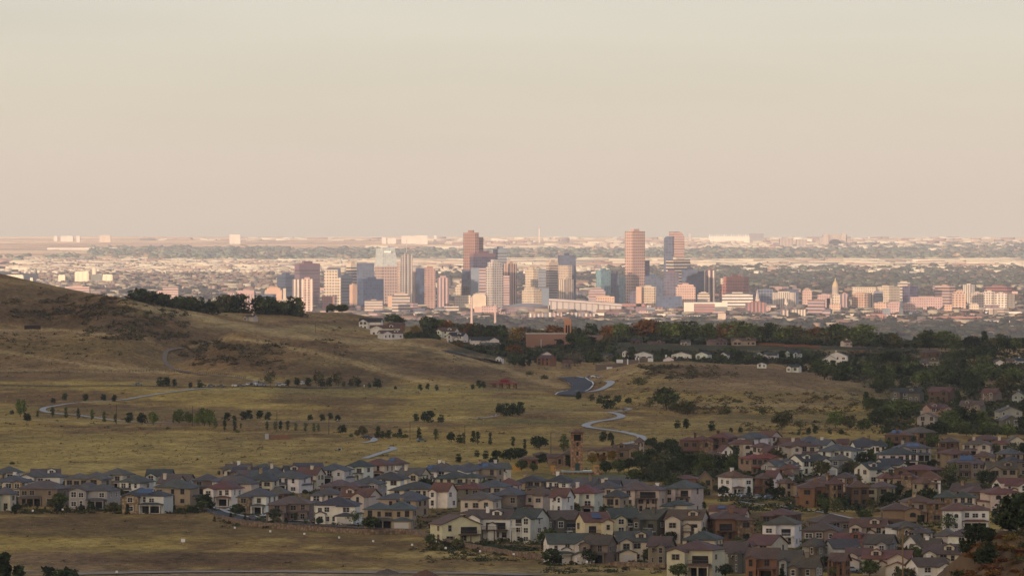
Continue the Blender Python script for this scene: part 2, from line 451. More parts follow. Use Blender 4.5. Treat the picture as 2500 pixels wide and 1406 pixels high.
PATCHES = [
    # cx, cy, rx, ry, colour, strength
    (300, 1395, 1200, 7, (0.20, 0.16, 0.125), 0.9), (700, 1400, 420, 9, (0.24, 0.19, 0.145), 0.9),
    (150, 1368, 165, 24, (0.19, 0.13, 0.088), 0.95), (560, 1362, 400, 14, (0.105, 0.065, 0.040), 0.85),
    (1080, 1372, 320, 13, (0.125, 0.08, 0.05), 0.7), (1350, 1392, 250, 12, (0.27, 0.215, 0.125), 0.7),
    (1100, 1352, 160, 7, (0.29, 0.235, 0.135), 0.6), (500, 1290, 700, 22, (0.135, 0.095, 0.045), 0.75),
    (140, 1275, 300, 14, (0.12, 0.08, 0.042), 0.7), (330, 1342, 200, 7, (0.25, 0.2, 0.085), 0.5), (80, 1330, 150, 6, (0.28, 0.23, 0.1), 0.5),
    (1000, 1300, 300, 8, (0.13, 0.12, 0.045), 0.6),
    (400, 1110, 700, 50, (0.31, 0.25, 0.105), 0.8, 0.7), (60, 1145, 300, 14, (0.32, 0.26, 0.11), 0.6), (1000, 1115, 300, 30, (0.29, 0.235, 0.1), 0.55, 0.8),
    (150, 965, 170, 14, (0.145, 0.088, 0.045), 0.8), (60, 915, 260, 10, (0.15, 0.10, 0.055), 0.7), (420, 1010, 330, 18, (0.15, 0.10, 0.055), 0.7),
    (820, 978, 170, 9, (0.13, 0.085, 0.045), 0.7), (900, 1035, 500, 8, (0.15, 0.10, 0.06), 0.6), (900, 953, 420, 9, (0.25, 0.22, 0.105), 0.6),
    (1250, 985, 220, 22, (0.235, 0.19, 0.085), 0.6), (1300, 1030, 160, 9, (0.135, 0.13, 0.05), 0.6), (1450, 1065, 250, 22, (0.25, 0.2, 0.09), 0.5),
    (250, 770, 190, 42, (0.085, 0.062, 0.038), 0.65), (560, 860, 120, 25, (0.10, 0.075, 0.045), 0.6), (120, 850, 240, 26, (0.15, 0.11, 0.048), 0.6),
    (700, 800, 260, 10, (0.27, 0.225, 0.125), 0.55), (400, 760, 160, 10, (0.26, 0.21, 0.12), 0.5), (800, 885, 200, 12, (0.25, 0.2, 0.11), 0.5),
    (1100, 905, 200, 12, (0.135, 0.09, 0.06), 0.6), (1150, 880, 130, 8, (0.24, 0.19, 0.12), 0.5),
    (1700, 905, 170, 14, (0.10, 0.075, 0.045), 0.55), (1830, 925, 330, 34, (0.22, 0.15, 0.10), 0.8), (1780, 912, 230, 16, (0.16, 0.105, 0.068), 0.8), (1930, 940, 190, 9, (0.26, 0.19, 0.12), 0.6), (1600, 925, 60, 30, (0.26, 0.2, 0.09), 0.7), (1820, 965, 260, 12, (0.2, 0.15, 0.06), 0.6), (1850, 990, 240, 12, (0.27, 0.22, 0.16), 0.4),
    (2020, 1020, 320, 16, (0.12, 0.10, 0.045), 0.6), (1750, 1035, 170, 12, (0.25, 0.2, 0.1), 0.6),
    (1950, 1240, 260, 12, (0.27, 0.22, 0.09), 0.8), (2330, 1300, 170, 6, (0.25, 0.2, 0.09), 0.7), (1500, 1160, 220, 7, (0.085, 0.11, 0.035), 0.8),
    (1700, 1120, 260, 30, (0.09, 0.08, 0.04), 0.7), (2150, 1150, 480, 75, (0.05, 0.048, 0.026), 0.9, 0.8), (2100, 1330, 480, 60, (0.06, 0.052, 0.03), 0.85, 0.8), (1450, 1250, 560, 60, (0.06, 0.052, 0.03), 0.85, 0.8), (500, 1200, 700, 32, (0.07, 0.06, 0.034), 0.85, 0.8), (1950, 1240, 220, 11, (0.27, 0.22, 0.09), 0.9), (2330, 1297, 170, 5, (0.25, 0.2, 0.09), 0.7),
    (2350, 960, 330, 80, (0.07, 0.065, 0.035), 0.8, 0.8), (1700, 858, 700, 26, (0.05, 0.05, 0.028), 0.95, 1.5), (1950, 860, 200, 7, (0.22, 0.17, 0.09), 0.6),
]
def make_ground():
    rows = np.concatenate([np.arange(-4000, 0, 120.0), np.arange(0, 2300, 60.0), np.arange(2300, 5200, 8.0), np.arange(5200, 7200, 6.0), np.arange(7200, 9000, 60.0),
                           np.geomspace(9000, 71500, 170)])
    inner = np.linspace(-1.22, 1.22, 521)
    outer = 1.22 + (np.linspace(0, 1, 40)[1:] ** 1.8) * 34
    cols = np.concatenate([-outer[::-1], inner, outer])
    half = 0.0568 * (np.maximum(rows, 0) + 60) + np.where(rows < 0, 0.12 * -rows, 0)
    X = cols[None, :] * half[:, None]
    Y = np.repeat(rows[:, None], len(cols), 1)
    Z = np.zeros_like(X)
    for i in range(0, len(rows), 20):
        Z[i:i + 20] = ground(X[i:i + 20], Y[i:i + 20])
    nr, nc = X.shape
    idx = np.arange(nr * nc).reshape(nr, nc)
    Fq = np.stack([idx[:-1, :-1], idx[:-1, 1:], idx[1:, 1:], idx[1:, :-1]], -1).reshape(-1, 4)
    V = np.stack([X, Y, Z], -1).reshape(-1, 3)
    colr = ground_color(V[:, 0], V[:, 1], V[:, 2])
    m, n, l, b = newmat("dry_grassland", 0.95, 0.05)
    at = n.new("ShaderNodeAttribute"); at.attribute_name = "Col"
    geo = n.new("ShaderNodeNewGeometry")
    a1 = noisen(n, l, 0.35, geo.outputs["Position"], 6, 0.7, (1, 0.35, 1))
    a2 = noisen(n, l, 0.045, geo.outputs["Position"], 5, 0.65, (1, 0.4, 1))
    v1 = ramp(n, l, a1, [(0.36, 0.6), (0.62, 1.35)])
    v2 = ramp(n, l, a2, [(0.36, 0.70), (0.64, 1.22)])
    k = mixn(n, l, at.outputs["Color"], v1, 1.0, 'MULTIPLY')
    k = mixn(n, l, k, v2, 1.0, 'MULTIPLY')
    l.new(k, b.inputs["Base Color"])
    bp = n.new("ShaderNodeBump"); bp.inputs["Strength"].default_value = 0.5; bp.inputs["Distance"].default_value = 0.8
    l.new(a1, bp.inputs["Height"])
    a3 = noisen(n, l, 0.012, geo.outputs["Position"], 3, 0.6)
    b2 = n.new("ShaderNodeBump"); b2.inputs["Distance"].default_value = 160.0
    sx = n.new("ShaderNodeSeparateXYZ"); l.new(geo.outputs["Position"], sx.inputs[0])
    fr = ramp(n, l, n_mul(n, l, sx.outputs[1], 1 / 60000.0), [(0.3, 0.0), (0.7, 1.0)])
    l.new(fr, b2.inputs["Strength"]); l.new(a3, b2.inputs["Height"]); l.new(bp.outputs[0], b2.inputs["Normal"])
    l.new(b2.outputs[0], b.inputs["Normal"])
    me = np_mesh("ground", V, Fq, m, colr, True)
    o = link(me, "ground")
    tag(o, kind="structure")
    return o
make_ground()
# ================================================================== HOUSES
WALLC = dict(white=(.72, .69, .62), cream=(.56, .49, .385), yellow=(.60, .52, .36), tan=(.34, .275, .195), taupe=(.20, .165, .13), brown=(.135, .088, .060), orange=(.23, .125, .072),
             grey=(.31, .305, .28), palegrey=(.56, .54, .49), olive=(.12, .115, .092), pink=(.50, .42, .36), stone=(.25, .185, .125), green=(.33, .34, .24))
WALLW = dict(white="white", cream="cream", yellow="pale yellow", tan="tan", taupe="taupe", brown="dark brown", orange="rust orange", grey="grey", palegrey="pale grey", olive="olive grey", pink="pinkish beige",
             stone="stone faced", green="pale green")
ROOFC = dict(blue=(.086, .089, .092), dblue=(.060, .063, .066), grey=(.105, .10, .095), bgrey=(.115, .092, .082), brown=(.12, .072, .055), red=(.14, .068, .052), bred=(.17, .058, .038),
             purple=(.092, .074, .060), dark=(.045, .044, .042), ggrey=(.068, .074, .066))
ROOFW = dict(blue="slate blue", dblue="dark slate", grey="grey", bgrey="brownish grey", brown="brown", red="red-brown", bred="bright terracotta", purple="purplish brown", dark="near-black", ggrey="greenish grey")
def m_wall():
    return objcol_mat("painted_stucco", 0.14, 0.5, 0.9, 0.1)
def m_stone():
    if "rubble_stone" in _mats: return _mats["rubble_stone"]
    m, n, l, b = newmat("rubble_stone", 0.9, 0.1)
    oi = n.new("ShaderNodeObjectInfo"); tc = n.new("ShaderNodeTexCoord")
    v = n.new("ShaderNodeTexVoronoi"); v.inputs["Scale"].default_value = 1.1
    l.new(tc.outputs["Object"], v.inputs["Vector"])
    k = ramp(n, l, v.outputs["Distance"], [(0.1, 1.25), (0.75, 0.55)])
    k2 = mixn(n, l, oi.outputs["Color"], k, 1.0, 'MULTIPLY')
    sep = n.new("ShaderNodeSeparateColor"); l.new(v.outputs["Color"], sep.inputs[0])
    k3 = ramp(n, l, sep.outputs[0], [(0.0, (0.75, 0.7, 0.65, 1)), (1.0, (1.3, 1.2, 1.05, 1))])
    l.new(mixn(n, l, k2, k3, 1.0, 'MULTIPLY'), b.inputs["Base Color"])
    _mats["rubble_stone"] = m
    return m
def m_roof():
    if "roof_tile" in _mats: return _mats["roof_tile"]
    m, n, l, b = newmat("roof_tile", 0.7, 0.18)
    oi = n.new("ShaderNodeObjectInfo"); tc = n.new("ShaderNodeTexCoord")
    nz = noisen(n, l, 1.6, tc.outputs["Object"], 4, 0.7)
    nz2 = noisen(n, l, 0.25, tc.outputs["Object"], 2, 0.6)
    wv = n.new("ShaderNodeTexWave"); wv.bands_direction = 'Z'; wv.inputs["Scale"].default_value = 1.6; wv.inputs["Distortion"].default_value = 0.6
    l.new(tc.outputs["Object"], wv.inputs["Vector"])
    a = ramp(n, l, nz, [(0.3, 0.68), (0.7, 1.28)])
    c = ramp(n, l, wv.outputs["Fac"], [(0.0, 0.78), (0.6, 1.1)])
    d = ramp(n, l, nz2, [(0.35, 0.85), (0.65, 1.15)])
    k = mixn(n, l, oi.outputs["Color"], a, 1.0, 'MULTIPLY'); k = mixn(n, l, k, c, 1.0, 'MULTIPLY'); k = mixn(n, l, k, d, 1.0, 'MULTIPLY')
    l.new(k, b.inputs["Base Color"])
    bp = n.new("ShaderNodeBump"); bp.inputs["Strength"].default_value = 0.4; bp.inputs["Distance"].default_value = 0.15
    l.new(wv.outputs["Fac"], bp.inputs["Height"]); l.new(bp.outputs[0], b.inputs["Normal"])
    _mats["roof_tile"] = m
    return m
def m_glass():
    return flat_mat("window_glass", (.022, .024, .028, 1), 0.3, 0.3, 0.12, 0.5)
def m_trim():
    return objcol_mat("trim_paint", 0.08, 1.0, 0.7, 0.2)
def m_void():
    return flat_mat("opening_darkness", (.02, .017, .015, 1), 0.2, 1, 0.9, 0.05)  # near-black colour standing in for the darkness inside hollows
_protos = {}
def proto(key, fn):
    if key not in _protos: _protos[key] = fn()
    return _protos[key]
def win_mesh(nx, nz_):
    """unit window 1 x 1, on the plane y=0, facing -Y; frame stands proud, pane behind it"""
    mb = MB(); t = 0.09
    mb.box(0, 1, -0.02, 0.05, 0, 1, 1, bottom=True)
    for x0, x1, z0, z1 in ((-t, 1 + t, -t, 0), (-t, 1 + t, 1, 1 + t), (-t, 0, 0, 1), (1, 1 + t, 0, 1)):
        mb.box(x0, x1, -0.09, 0.04, z0, z1, 0)
    for i in range(1, nx): mb.box(i / nx - 0.025, i / nx + 0.025, -0.07, -0.021, 0.001, 0.999, 0)
    for i in range(1, nz_): mb.box(0.001, 0.999, -0.065, -0.022, i / nz_ - 0.02, i / nz_ + 0.02, 0)
    return mb.mesh("window", [m_trim(), m_glass()])
def arch_mesh():
    mb = MB(); n = 8
    def ring(r, y):
        return [(0.5 + r * math.cos(math.pi * i / n), y, 0.62 + r * 0.76 * math.sin(math.pi * i / n)) for i in range(n + 1)]
    pts = [(0, -0.02, 0), (1, -0.02, 0)] + ring(0.5, -0.02)
    mb.face(pts, 1)
    a = [(1.1, -0.08, -0.0)] + ring(0.6, -0.08) + [(-0.1, -0.08, 0.0)]
    b = [(1.0, -0.08, -0.0)] + ring(0.5, -0.08) + [(0.0, -0.08, 0.0)]
    for i in range(len(a) - 1): mb.face([a[i], a[i + 1], b[i + 1], b[i]], 0)
    for i in range(len(a) - 1): mb.face([a[i], (a[i][0], 0.03, a[i][2]), (a[i + 1][0], 0.03, a[i + 1][2]), a[i + 1]], 0)
    return mb.mesh("arched_window", [m_trim(), m_glass()])
def garage_mesh():
    mb = MB(); mb.box(0, 1, -0.04, 0.05, 0, 1, 0)
    for i in range(4): mb.box(0.03, 0.97, -0.055, -0.041, 0.03 + i * .245, 0.25 + i * .235, 0)
    return mb.mesh("garage_door", [m_trim()])
def door_mesh():
    mb = MB(); mb.box(0, 1, -0.05, 0.05, 0, 1, 1)
    mb.box(-.12, 0, -.09, .04, 0, 1.06, 0); mb.box(1, 1.12, -.09, .04, 0, 1.06, 0); mb.box(0, 1, -.09, .04, 1, 1.06, 0)
    return mb.mesh("door", [m_trim(), flat_mat("door_wood", (.07, .04, .025, 1))])
def gable_roof(mb, x0, x1, y0, y1, z, pitch, ov, axis, wall=None, th=0.28):
    """ridge along axis; returns ridge height. wall: MB that receives the gable triangles"""
    ox = ov if axis == 'x' else ov; oy = ov
    X0, X1, Y0, Y1 = x0 - ov, x1 + ov, y0 - ov, y1 + ov
    if axis == 'x':
        half = (Y1 - Y0) / 2; ym = (Y0 + Y1) / 2; zr = z + half * pitch - ov * pitch; ze = z - ov * pitch
        A = [(X0, Y0, ze), (X1, Y0, ze), (X1, ym, zr), (X0, ym, zr)]; B = [(X1, Y1, ze), (X0, Y1, ze), (X0, ym, zr), (X1, ym, zr)]
        g = [[(x0, y0, z), (x0, y1, z), (x0, ym, z + (y1 - y0) / 2 * pitch)], [(x1, y1, z), (x1, y0, z), (x1, ym, z + (y1 - y0) / 2 * pitch)]]
        g[0] = g[0][::-1]; g[1] = g[1][::-1]
    else:
        half = (X1 - X0) / 2; xm = (X0 + X1) / 2; zr = z + half * pitch - ov * pitch; ze = z - ov * pitch
        A = [(X0, Y1, ze), (X0, Y0, ze), (xm, Y0, zr), (xm, Y1, zr)]; B = [(X1, Y0, ze), (X1, Y1, ze), (xm, Y1, zr), (xm, Y0, zr)]
        g = [[(x0, y0, z), (x1, y0, z), (xm, y0, z + (x1 - x0) / 2 * pitch)], [(x1, y1, z), (x0, y1, z), (xm, y1, z + (x1 - x0) / 2 * pitch)]]
    for S in (A, B):
        mb.face([(p[0], p[1], p[2] + th) for p in S], 0)
        for i in range(4):
            a, b_ = S[i], S[(i + 1) % 4]
            mb.face([a, b_, (b_[0], b_[1], b_[2] + th), (a[0], a[1], a[2] + th)], 1)
        mb.face(S[::-1], 1)
    if wall is not None:
        for t in g: wall.face(t, 0)
    return zr + th
def hip_roof(mb, x0, x1, y0, y1, z, pitch, ov, th=0.28):
    X0, X1, Y0, Y1 = x0 - ov, x1 + ov, y0 - ov, y1 + ov
    w, d = X1 - X0, Y1 - Y0; s = min(w, d) / 2; zr = z + th + s * pitch
    if w >= d: r0 = (X0 + s, (Y0 + Y1) / 2, zr); r1 = (X1 - s, (Y0 + Y1) / 2, zr)
    else: r0 = ((X0 + X1) / 2, Y0 + s, zr); r1 = ((X0 + X1) / 2, Y1 - s, zr)
    c = [(X0, Y0, z + th), (X1, Y0, z + th), (X1, Y1, z + th), (X0, Y1, z + th)]
    if w >= d:
        mb.face([c[0], c[1], r1, r0], 0); mb.face([c[1], c[2], r1], 0); mb.face([c[2], c[3], r0, r1], 0); mb.face([c[3], c[0], r0], 0)
    else:
        mb.face([c[0], c[1], r0], 0); mb.face([c[1], c[2], r1, r0], 0); mb.face([c[2], c[3], r1], 0); mb.face([c[3], c[0], r0, r1], 0)
    e = [(p[0], p[1], z) for p in c]
    for i in range(4): mb.face([e[i], e[(i + 1) % 4], c[(i + 1) % 4], c[i]], 1)
    mb.face(e[::-1], 1)
    return zr
def house(loc, W, H, wall, roof, style, rz, seed, opts="", name="house", label=None, group=None, small=False, D=None):
    """opts letters: g garage  p porch  a arched porch  c chimney  s solar  d deck  b balcony  t tower  f flat-on  w white trim"""
    R = random.Random(seed)
    root = empty(name, loc, rz)
    tag(root, label, "house", group)
    D = D or R.uniform(11, 14.5)
    wb, rb, sb = MB(), MB(), MB()
    wins = []                       # x, z, w, h, face, kind
    pitch = {"hip": 0.36, "gable": 0.46, "villa": 0.30, "shed": 0.25}[style]
    ov = 0.65
    short = min(W * 0.74, D)
    rise = short / 2 * pitch + 0.3 if style != "gable" else D / 2 * 0.40
    rise = H * ({'hip': 0.32, 'villa': 0.27, 'gable': 0.33, 'shed': .25}[style] if H > 5.5 else .3) * (.86 if H > 9.5 else 1)
    eave = H - rise
    n = max(1, round(eave / 3.05)); fh = eave / n
    trim = (.60, .58, .54) if ("w" in opts or wall in ("white", "olive", "grey", "palegrey")) and R.random() < .75 else (.30, .26, .21)
    if "w" not in opts and wall in ("brown", "tan", "stone", "orange"): trim = (.13, .10, .075)
    def windows_on(x0, x1, y, z0, k, face, kind=0, p=1.0):
        span = (x1 - x0); step = span / k
        for i in range(k):
            if R.random() > p: continue
            ww = min(R.choice([1.0, 1.3, 1.8, 2.1]), step * 0.66); hh = R.choice([1.3, 1.5, 1.5, 1.8])
            xc = x0 + step * (i + 0.5)
            wins.append((xc - ww / 2, y, z0 + fh * 0.32, ww, hh, face, kind))
    side = R.choice([-1, 1])
    if style in ("hip", "villa"):
        # main body and a slightly lower forward wing on one side
        ww = W * R.uniform(0.34, 0.46); dy = R.uniform(1.8, 3.4)
        mx0, mx1 = -W / 2, W / 2
        my0 = -D / 2
        sh = R.uniform(0.0, 0.22) * W if style == "villa" else R.uniform(0, .1) * W
        if side > 0: bx0, bx1 = mx0 + sh, mx1
        else: bx0, bx1 = mx0, mx1 - sh
        wb.prism([(bx0, my0), (bx1, my0), (bx1, D / 2), (bx0, D / 2)], -6, eave)
        pm = (H - eave - 0.3) / ((min(bx1 - bx0, D) + 2 * ov) / 2)
        if bx1 - bx0 > 12.5 and R.random() < .7:      # long bodies carry a lower flank and a taller core
            cut = bx0 + (bx1 - bx0) * R.uniform(.32, .45) if side < 0 else bx1 - (bx1 - bx0) * R.uniform(.32, .45)
            c0, c1 = (cut, bx1) if side < 0 else (bx0, cut)
            f0_, f1_ = (bx0, cut) if side < 0 else (cut, bx1)
            pm = (H - eave - 0.3) / ((min(c1 - c0, D) + 2 * ov) / 2)
            hip_roof(rb, c0, c1, my0, D / 2, eave, pm, ov)
            hip_roof(rb, f0_ - (0 if side < 0 else 2), f1_ + (2 if side < 0 else 0), my0 + .3, D / 2 - 1.5, eave - .03, pm * .8, ov * .9)
        else: hip_roof(rb, bx0, bx1, my0, D / 2, eave, pm, ov)
        if sh > 0.8:   # lower side body
            le = eave - (fh if n > 1 else 0.7)
            if side > 0: s0, s1 = mx0, bx0
            else: s0, s1 = bx1, mx1
            wb.prism([(s0, my0 + .5), (s1, my0 + .5), (s1, D / 2 - 1), (s0, D / 2 - 1)], -6, le)
            hip_roof(rb, s0 - (0 if side < 0 else 0), s1, my0 + .5, D / 2 - 1, le, .3, .45)
        # wing
        wx0, wx1 = (mx1 - ww, mx1) if side < 0 else (mx0 + sh * (side > 0), mx0 + sh * (side > 0) + ww)
        we = eave - (0.0 if R.random() < .5 else 0.35) - 0.02
        tgt = sb if R.random() < (0.4 if style == "villa" else 0.12) else wb
        tgt.prism([(wx0, my0 - dy), (wx1, my0 - dy), (wx1, my0 + 1), (wx0, my0 + 1)], -6, we)
        if style == "villa" and R.random() < .5 or style == "hip" and R.random() < .3:
            gable_roof(rb, wx0, wx1, my0 - dy, my0 + D * .3, we, .34, .45, 'y', tgt)
        else: hip_roof(rb, wx0, wx1, my0 - dy, my0 + D * .35, we, .33, .55)
        if W > 11 and "p" not in opts and "a" not in opts and "b" not in opts and "d" not in opts and R.random() < .75:
            qx0, qx1 = ((bx0 + .3, bx0 + W * .26) if side < 0 else (bx1 - W * .26, bx1 - .3)); qe = eave - R.choice([.3, fh * .9])
            wb.prism([(qx0, my0 - dy * .55), (qx1, my0 - dy * .55), (qx1, my0 + 1), (qx0, my0 + 1)], -6, qe)
            if R.random() < .5: gable_roof(rb, qx0, qx1, my0 - dy * .55, my0 + 1, qe, .42, .35, 'y', wb)
            else: hip_roof(rb, qx0, qx1, my0 - dy * .55, my0 + 2, qe, .34, .45)
            for f in range(n if qe > eave - 1 else n - 1): wins.append(((qx0 + qx1) / 2 - .7, my0 - dy * .55, f * fh + fh * .32, 1.4, 1.6, 'F', 0))
        for f in range(n):
            windows_on(wx0 + .4, wx1 - .4, my0 - dy, f * fh, max(1, int((wx1 - wx0) / 3)), 'F', 1 if (style == "villa" and R.random() < .4) else 0)
        ox0, ox1 = (bx0, wx0) if side < 0 else (wx1, bx1)
        for f in range(n):
            windows_on(ox0 + .4, ox1 - .4, my0, f * fh, max(1, int((ox1 - ox0) / 2.6)), 'F', 0, .9)
            windows_on(my0 + 1, D / 2 - 1, bx1, f * fh, 2 if D > 12 else 1, 'R', 0, .8)
            windows_on(my0 + 1, D / 2 - 1, mx0 if sh <= .8 or side < 0 else mx0, f * fh, 2, 'L', 0, .7 if not (sh > .8 and side > 0 and f == n - 1) else 0)
        free = (ox0 + .5, ox1 - .4, my0)
        if W > 9 and n >= 2 and R.random() < .55:      # skirt roof over the ground floor windows
            a0, a1 = ox0 + .2, ox1 - .2
            if a1 - a0 > 2 and not any(c in opts for c in "pabd"):
                rb.face([(a0, my0 - 1.1, fh - .25), (a1, my0 - 1.1, fh - .25), (a1, my0 - .01, fh + .15), (a0, my0 - .01, fh + .15)], 0)
                rb.face([(a1, my0 - 1.1, fh - .45), (a0, my0 - 1.1, fh - .45), (a0, my0 - .01, fh - .45), (a1, my0 - .01, fh - .45)], 1)
                rb.face([(a0, my0 - 1.1, fh - .45), (a1, my0 - 1.1, fh - .45), (a1, my0 - 1.1, fh - .25), (a0, my0 - 1.1, fh - .25)], 1)
    else:
        # side-gabled body with one or two cross gables
        gd = R.uniform(2.0, 3.6); ww = W * R.uniform(0.36, 0.46)
        my0 = -D / 2
        wb.prism([(-W / 2, my0), (W / 2, my0), (W / 2, D / 2), (-W / 2, D / 2)], -6, eave)
        pm = (H - eave - 0.28) / (D / 2 + 0.0)
        ax = 'x' if "f" not in opts else 'y'
        if ax == 'y': pm = (H - eave - .28) / (W / 2)
        gable_roof(rb, -W / 2, W / 2, my0, D / 2, eave, pm, ov * .8, ax, wb)
        wx0, wx1 = (W / 2 - ww, W / 2 - .3) if side > 0 else (-W / 2 + .3, -W / 2 + ww)
        if ax == 'x':
            wb.prism([(wx0, my0 - gd), (wx1, my0 - gd), (wx1, my0 + .5), (wx0, my0 + .5)], -6, eave - .05)
            gp = min(.55, (H - eave - .5) / (ww / 2))
            gable_roof(rb, wx0, wx1, my0 - gd, 0, eave - .05, gp, .45, 'y', wb)
            if R.random() < .6:
                e2 = eave - fh * .55; c0 = -W * .18 if side > 0 else W * .02
                wb.prism([(c0, my0 - gd * .5), (c0 + W * .2, my0 - gd * .5), (c0 + W * .2, my0 + .5), (c0, my0 + .5)], -6, e2)
                gable_roof(rb, c0, c0 + W * .2, my0 - gd * .5, my0 + .5, e2, .5, .35, 'y', wb)
        for f in range(n):
            windows_on(wx0 + .4, wx1 - .4, my0 - (gd if ax == 'x' else 0), f * fh, 1 if ww < 6 else 2, 'F', 0)
            o0, o1 = (-W / 2, wx0) if side > 0 else (wx1, W / 2)
            windows_on(o0 + .4, o1 - .4, my0, f * fh, max(1, int((o1 - o0) / 3)), 'F', 0, .85)
            windows_on(my0 + 1, D / 2 - 1, W / 2, f * fh, 2, 'R', 0, .8)
            windows_on(my0 + 1, D / 2 - 1, -W / 2, f * fh, 2, 'L', 0, .7)
        free = (o0 + .5, o1 - .5, my0)
        bx0, bx1 = -W / 2, W / 2
        if ax == 'x' and W > 10 and R.random() < .65:   # dormer on the front slope
            dx = (o0 + o1) / 2; dw = 1.5; y0 = my0 + D * .16; zb = eave + D * .16 * pm
            wb.prism([(dx - dw, y0), (dx + dw, y0), (dx + dw, y0 + 3), (dx - dw, y0 + 3)], eave, zb + 1.3)
            gable_roof(rb, dx - dw, dx + dw, y0, y0 + 3.4, zb + 1.3, .45, .3, 'y', wb)
            link(proto("win2", lambda: win_mesh(2, 2)), "window", root, (*trim, 1), (dx - .7, y0, zb + .25), (1.4, 1.4, 1.0))
    if "t" in opts:     # square stair tower
        tx = W * R.uniform(-.2, .2); tw = 1.9
        tb = MB(); tb.prism([(tx - tw, my0 - 2.2), (tx + tw, my0 - 2.2), (tx + tw, my0 + 1.5), (tx - tw, my0 + 1.5)], -6, H - .9)
        hip_roof(rb, tx - tw, tx + tw, my0 - 2.2, my0 + 1.5, H - .9, .35, .45)
        tb.build("stair_tower", m_stone() if R.random() < .5 else m_wall(), root, (*[c * .95 for c in WALLC[wall]], 1))
        wins.append((tx - .6, my0 - 2.2, H - 2.6, 1.2, 1.3, 'F', 1))
    # porch, deck or balcony in front of the free stretch
    f0, f1, fy = free
    if f1 - f0 > 2.6 and ("p" in opts or "a" in opts):
        pd = R.uniform(2.2, 3.2); pz = 2.75; pb, pr = MB(), MB()
        k = max(2, int((f1 - f0) / 2.6) + 1)
        for i in range(k):
            x = f0 + (f1 - f0 - .4) * i / (k - 1)
            pb.box(x, x + .4, fy - pd, fy - pd + .4, 0.0, pz)
        pb.box(f0, f1, fy - pd, fy - .01, -1, 0.15)
        pb.box(f0 - .02, f1 + .02, fy - pd - .02, fy - pd + .38, pz + .002, pz + .35)
        hip_roof(pr, f0, f1, fy - pd, fy + .3, pz + .36, .3, .4, .2)
        pb.build("porch", m_wall(), root, (*[c * .9 for c in WALLC[wall]], 1))
        pr.build("porch_roof", [m_roof(), m_trim()], root, (*ROOFC[roof], 1))
        wins[:] = [q for q in wins if not (q[5] == 'F' and q[2] < 2.9 and f0 - .3 < q[0] < f1)]
        vb = MB(); vb.box(f0 + .5, f1 - .5, fy - .06, fy - .012, .2, 2.5)
        vb.build("patio_door", m_glass(), root)
    if f1 - f0 > 2.6 and ("d" in opts or "b" in opts) and n >= 2:
        pd = 2.4; z = fh * (n - 1) + .05; db = MB()
        db.box(f0, f1, fy - pd, fy - .012, z - .3, z)
        for i in range(3): db.box(f0 + (f1 - f0 - .3) * i / 2, f0 + (f1 - f0 - .3) * i / 2 + .3, fy - pd + .02, fy - pd + .32, -4, z - .302)
        ra = MB(); ra.box(f0 + .02, f1 - .02, fy - pd, fy - pd + .08, z + .95, z + 1.05)
        m = int((f1 - f0) / .45)
        for i in range(m + 1): ra.box(f0 + .04 + (f1 - f0 - .16) * i / m, f0 + .10 + (f1 - f0 - .16) * i / m, fy - pd + .01, fy - pd + .07, z, z + .949)
        dc = (.55, .53, .49, 1) if trim[0] > .5 else (.10, .07, .05, 1)
        dk = db.build("deck", m_trim(), root, dc); ra.build("railing", m_trim(), dk, dc)
        if n >= 2:
            vb = MB(); vb.box(f0 + .8, f1 - .8, fy - .06, fy - .012, z + .05, z + 2.2); vb.build("patio_door", m_glass(), root)
            wins[:] = [q for q in wins if not (q[5] == 'F' and f0 - .3 < q[0] < f1 and z - 1 < q[2] < z + 2.4)]
    # garage
    if "g" in opts:
        gw = min(5.4, W * .42); gx = (wx0 + wx1) / 2 - gw / 2
        gy = my0 - (dy if style in ("hip", "villa") else gd) - 4.2
        wb.prism([(gx - .4, gy), (gx + gw + .4, gy), (gx + gw + .4, gy + 5), (gx - .4, gy + 5)], -3, 2.8)
        if style == "gable": gable_roof(rb, gx - .4, gx + gw + .4, gy, gy + 5, 2.8, .4, .35, 'y', wb)
        else: hip_roof(rb, gx - .4, gx + gw + .4, gy, gy + 5, 2.8, .33, .4)
        link(proto("garage", garage_mesh), "garage_door", root, (.50, .47, .42, 1), (gx + .3, gy, .05), (gw - .6, 1, 2.25))
        wins[:] = [q for q in wins if not (q[5] == 'F' and q[2] < 3.2 and gx - 1 < q[0] < gx + gw)]
    wo = wb.build("wall", [m_wall()], root, (*[c * R.uniform(.93, 1.05) for c in WALLC[wall]], 1))
    if sb.f: sb.build("stone_facade", m_stone(), root, (*[c * .9 for c in WALLC["stone" if wall not in ("white", "palegrey") else "tan"]], 1))
    ro = rb.build("roof", [m_roof(), m_trim()], root, (*[c * R.uniform(.9, 1.1) for c in ROOFC[roof]], 1))
    if "c" in opts or R.random() < .22:
        cb = MB(); cx = R.uniform(-.3, .3) * W; cy = R.uniform(-.25, .1) * D; ct = H + R.uniform(.3, .9)
        cb.box(cx - .55, cx + .55, cy - .4, cy + .4, eave - .5, ct); cb.box(cx - .68, cx + .68, cy - .53, cy + .53, ct + .002, ct + .2)
        cb.build("chimney", m_stone() if wall in ("stone", "tan", "brown") else m_wall(), ro, (*WALLC[wall], 1))
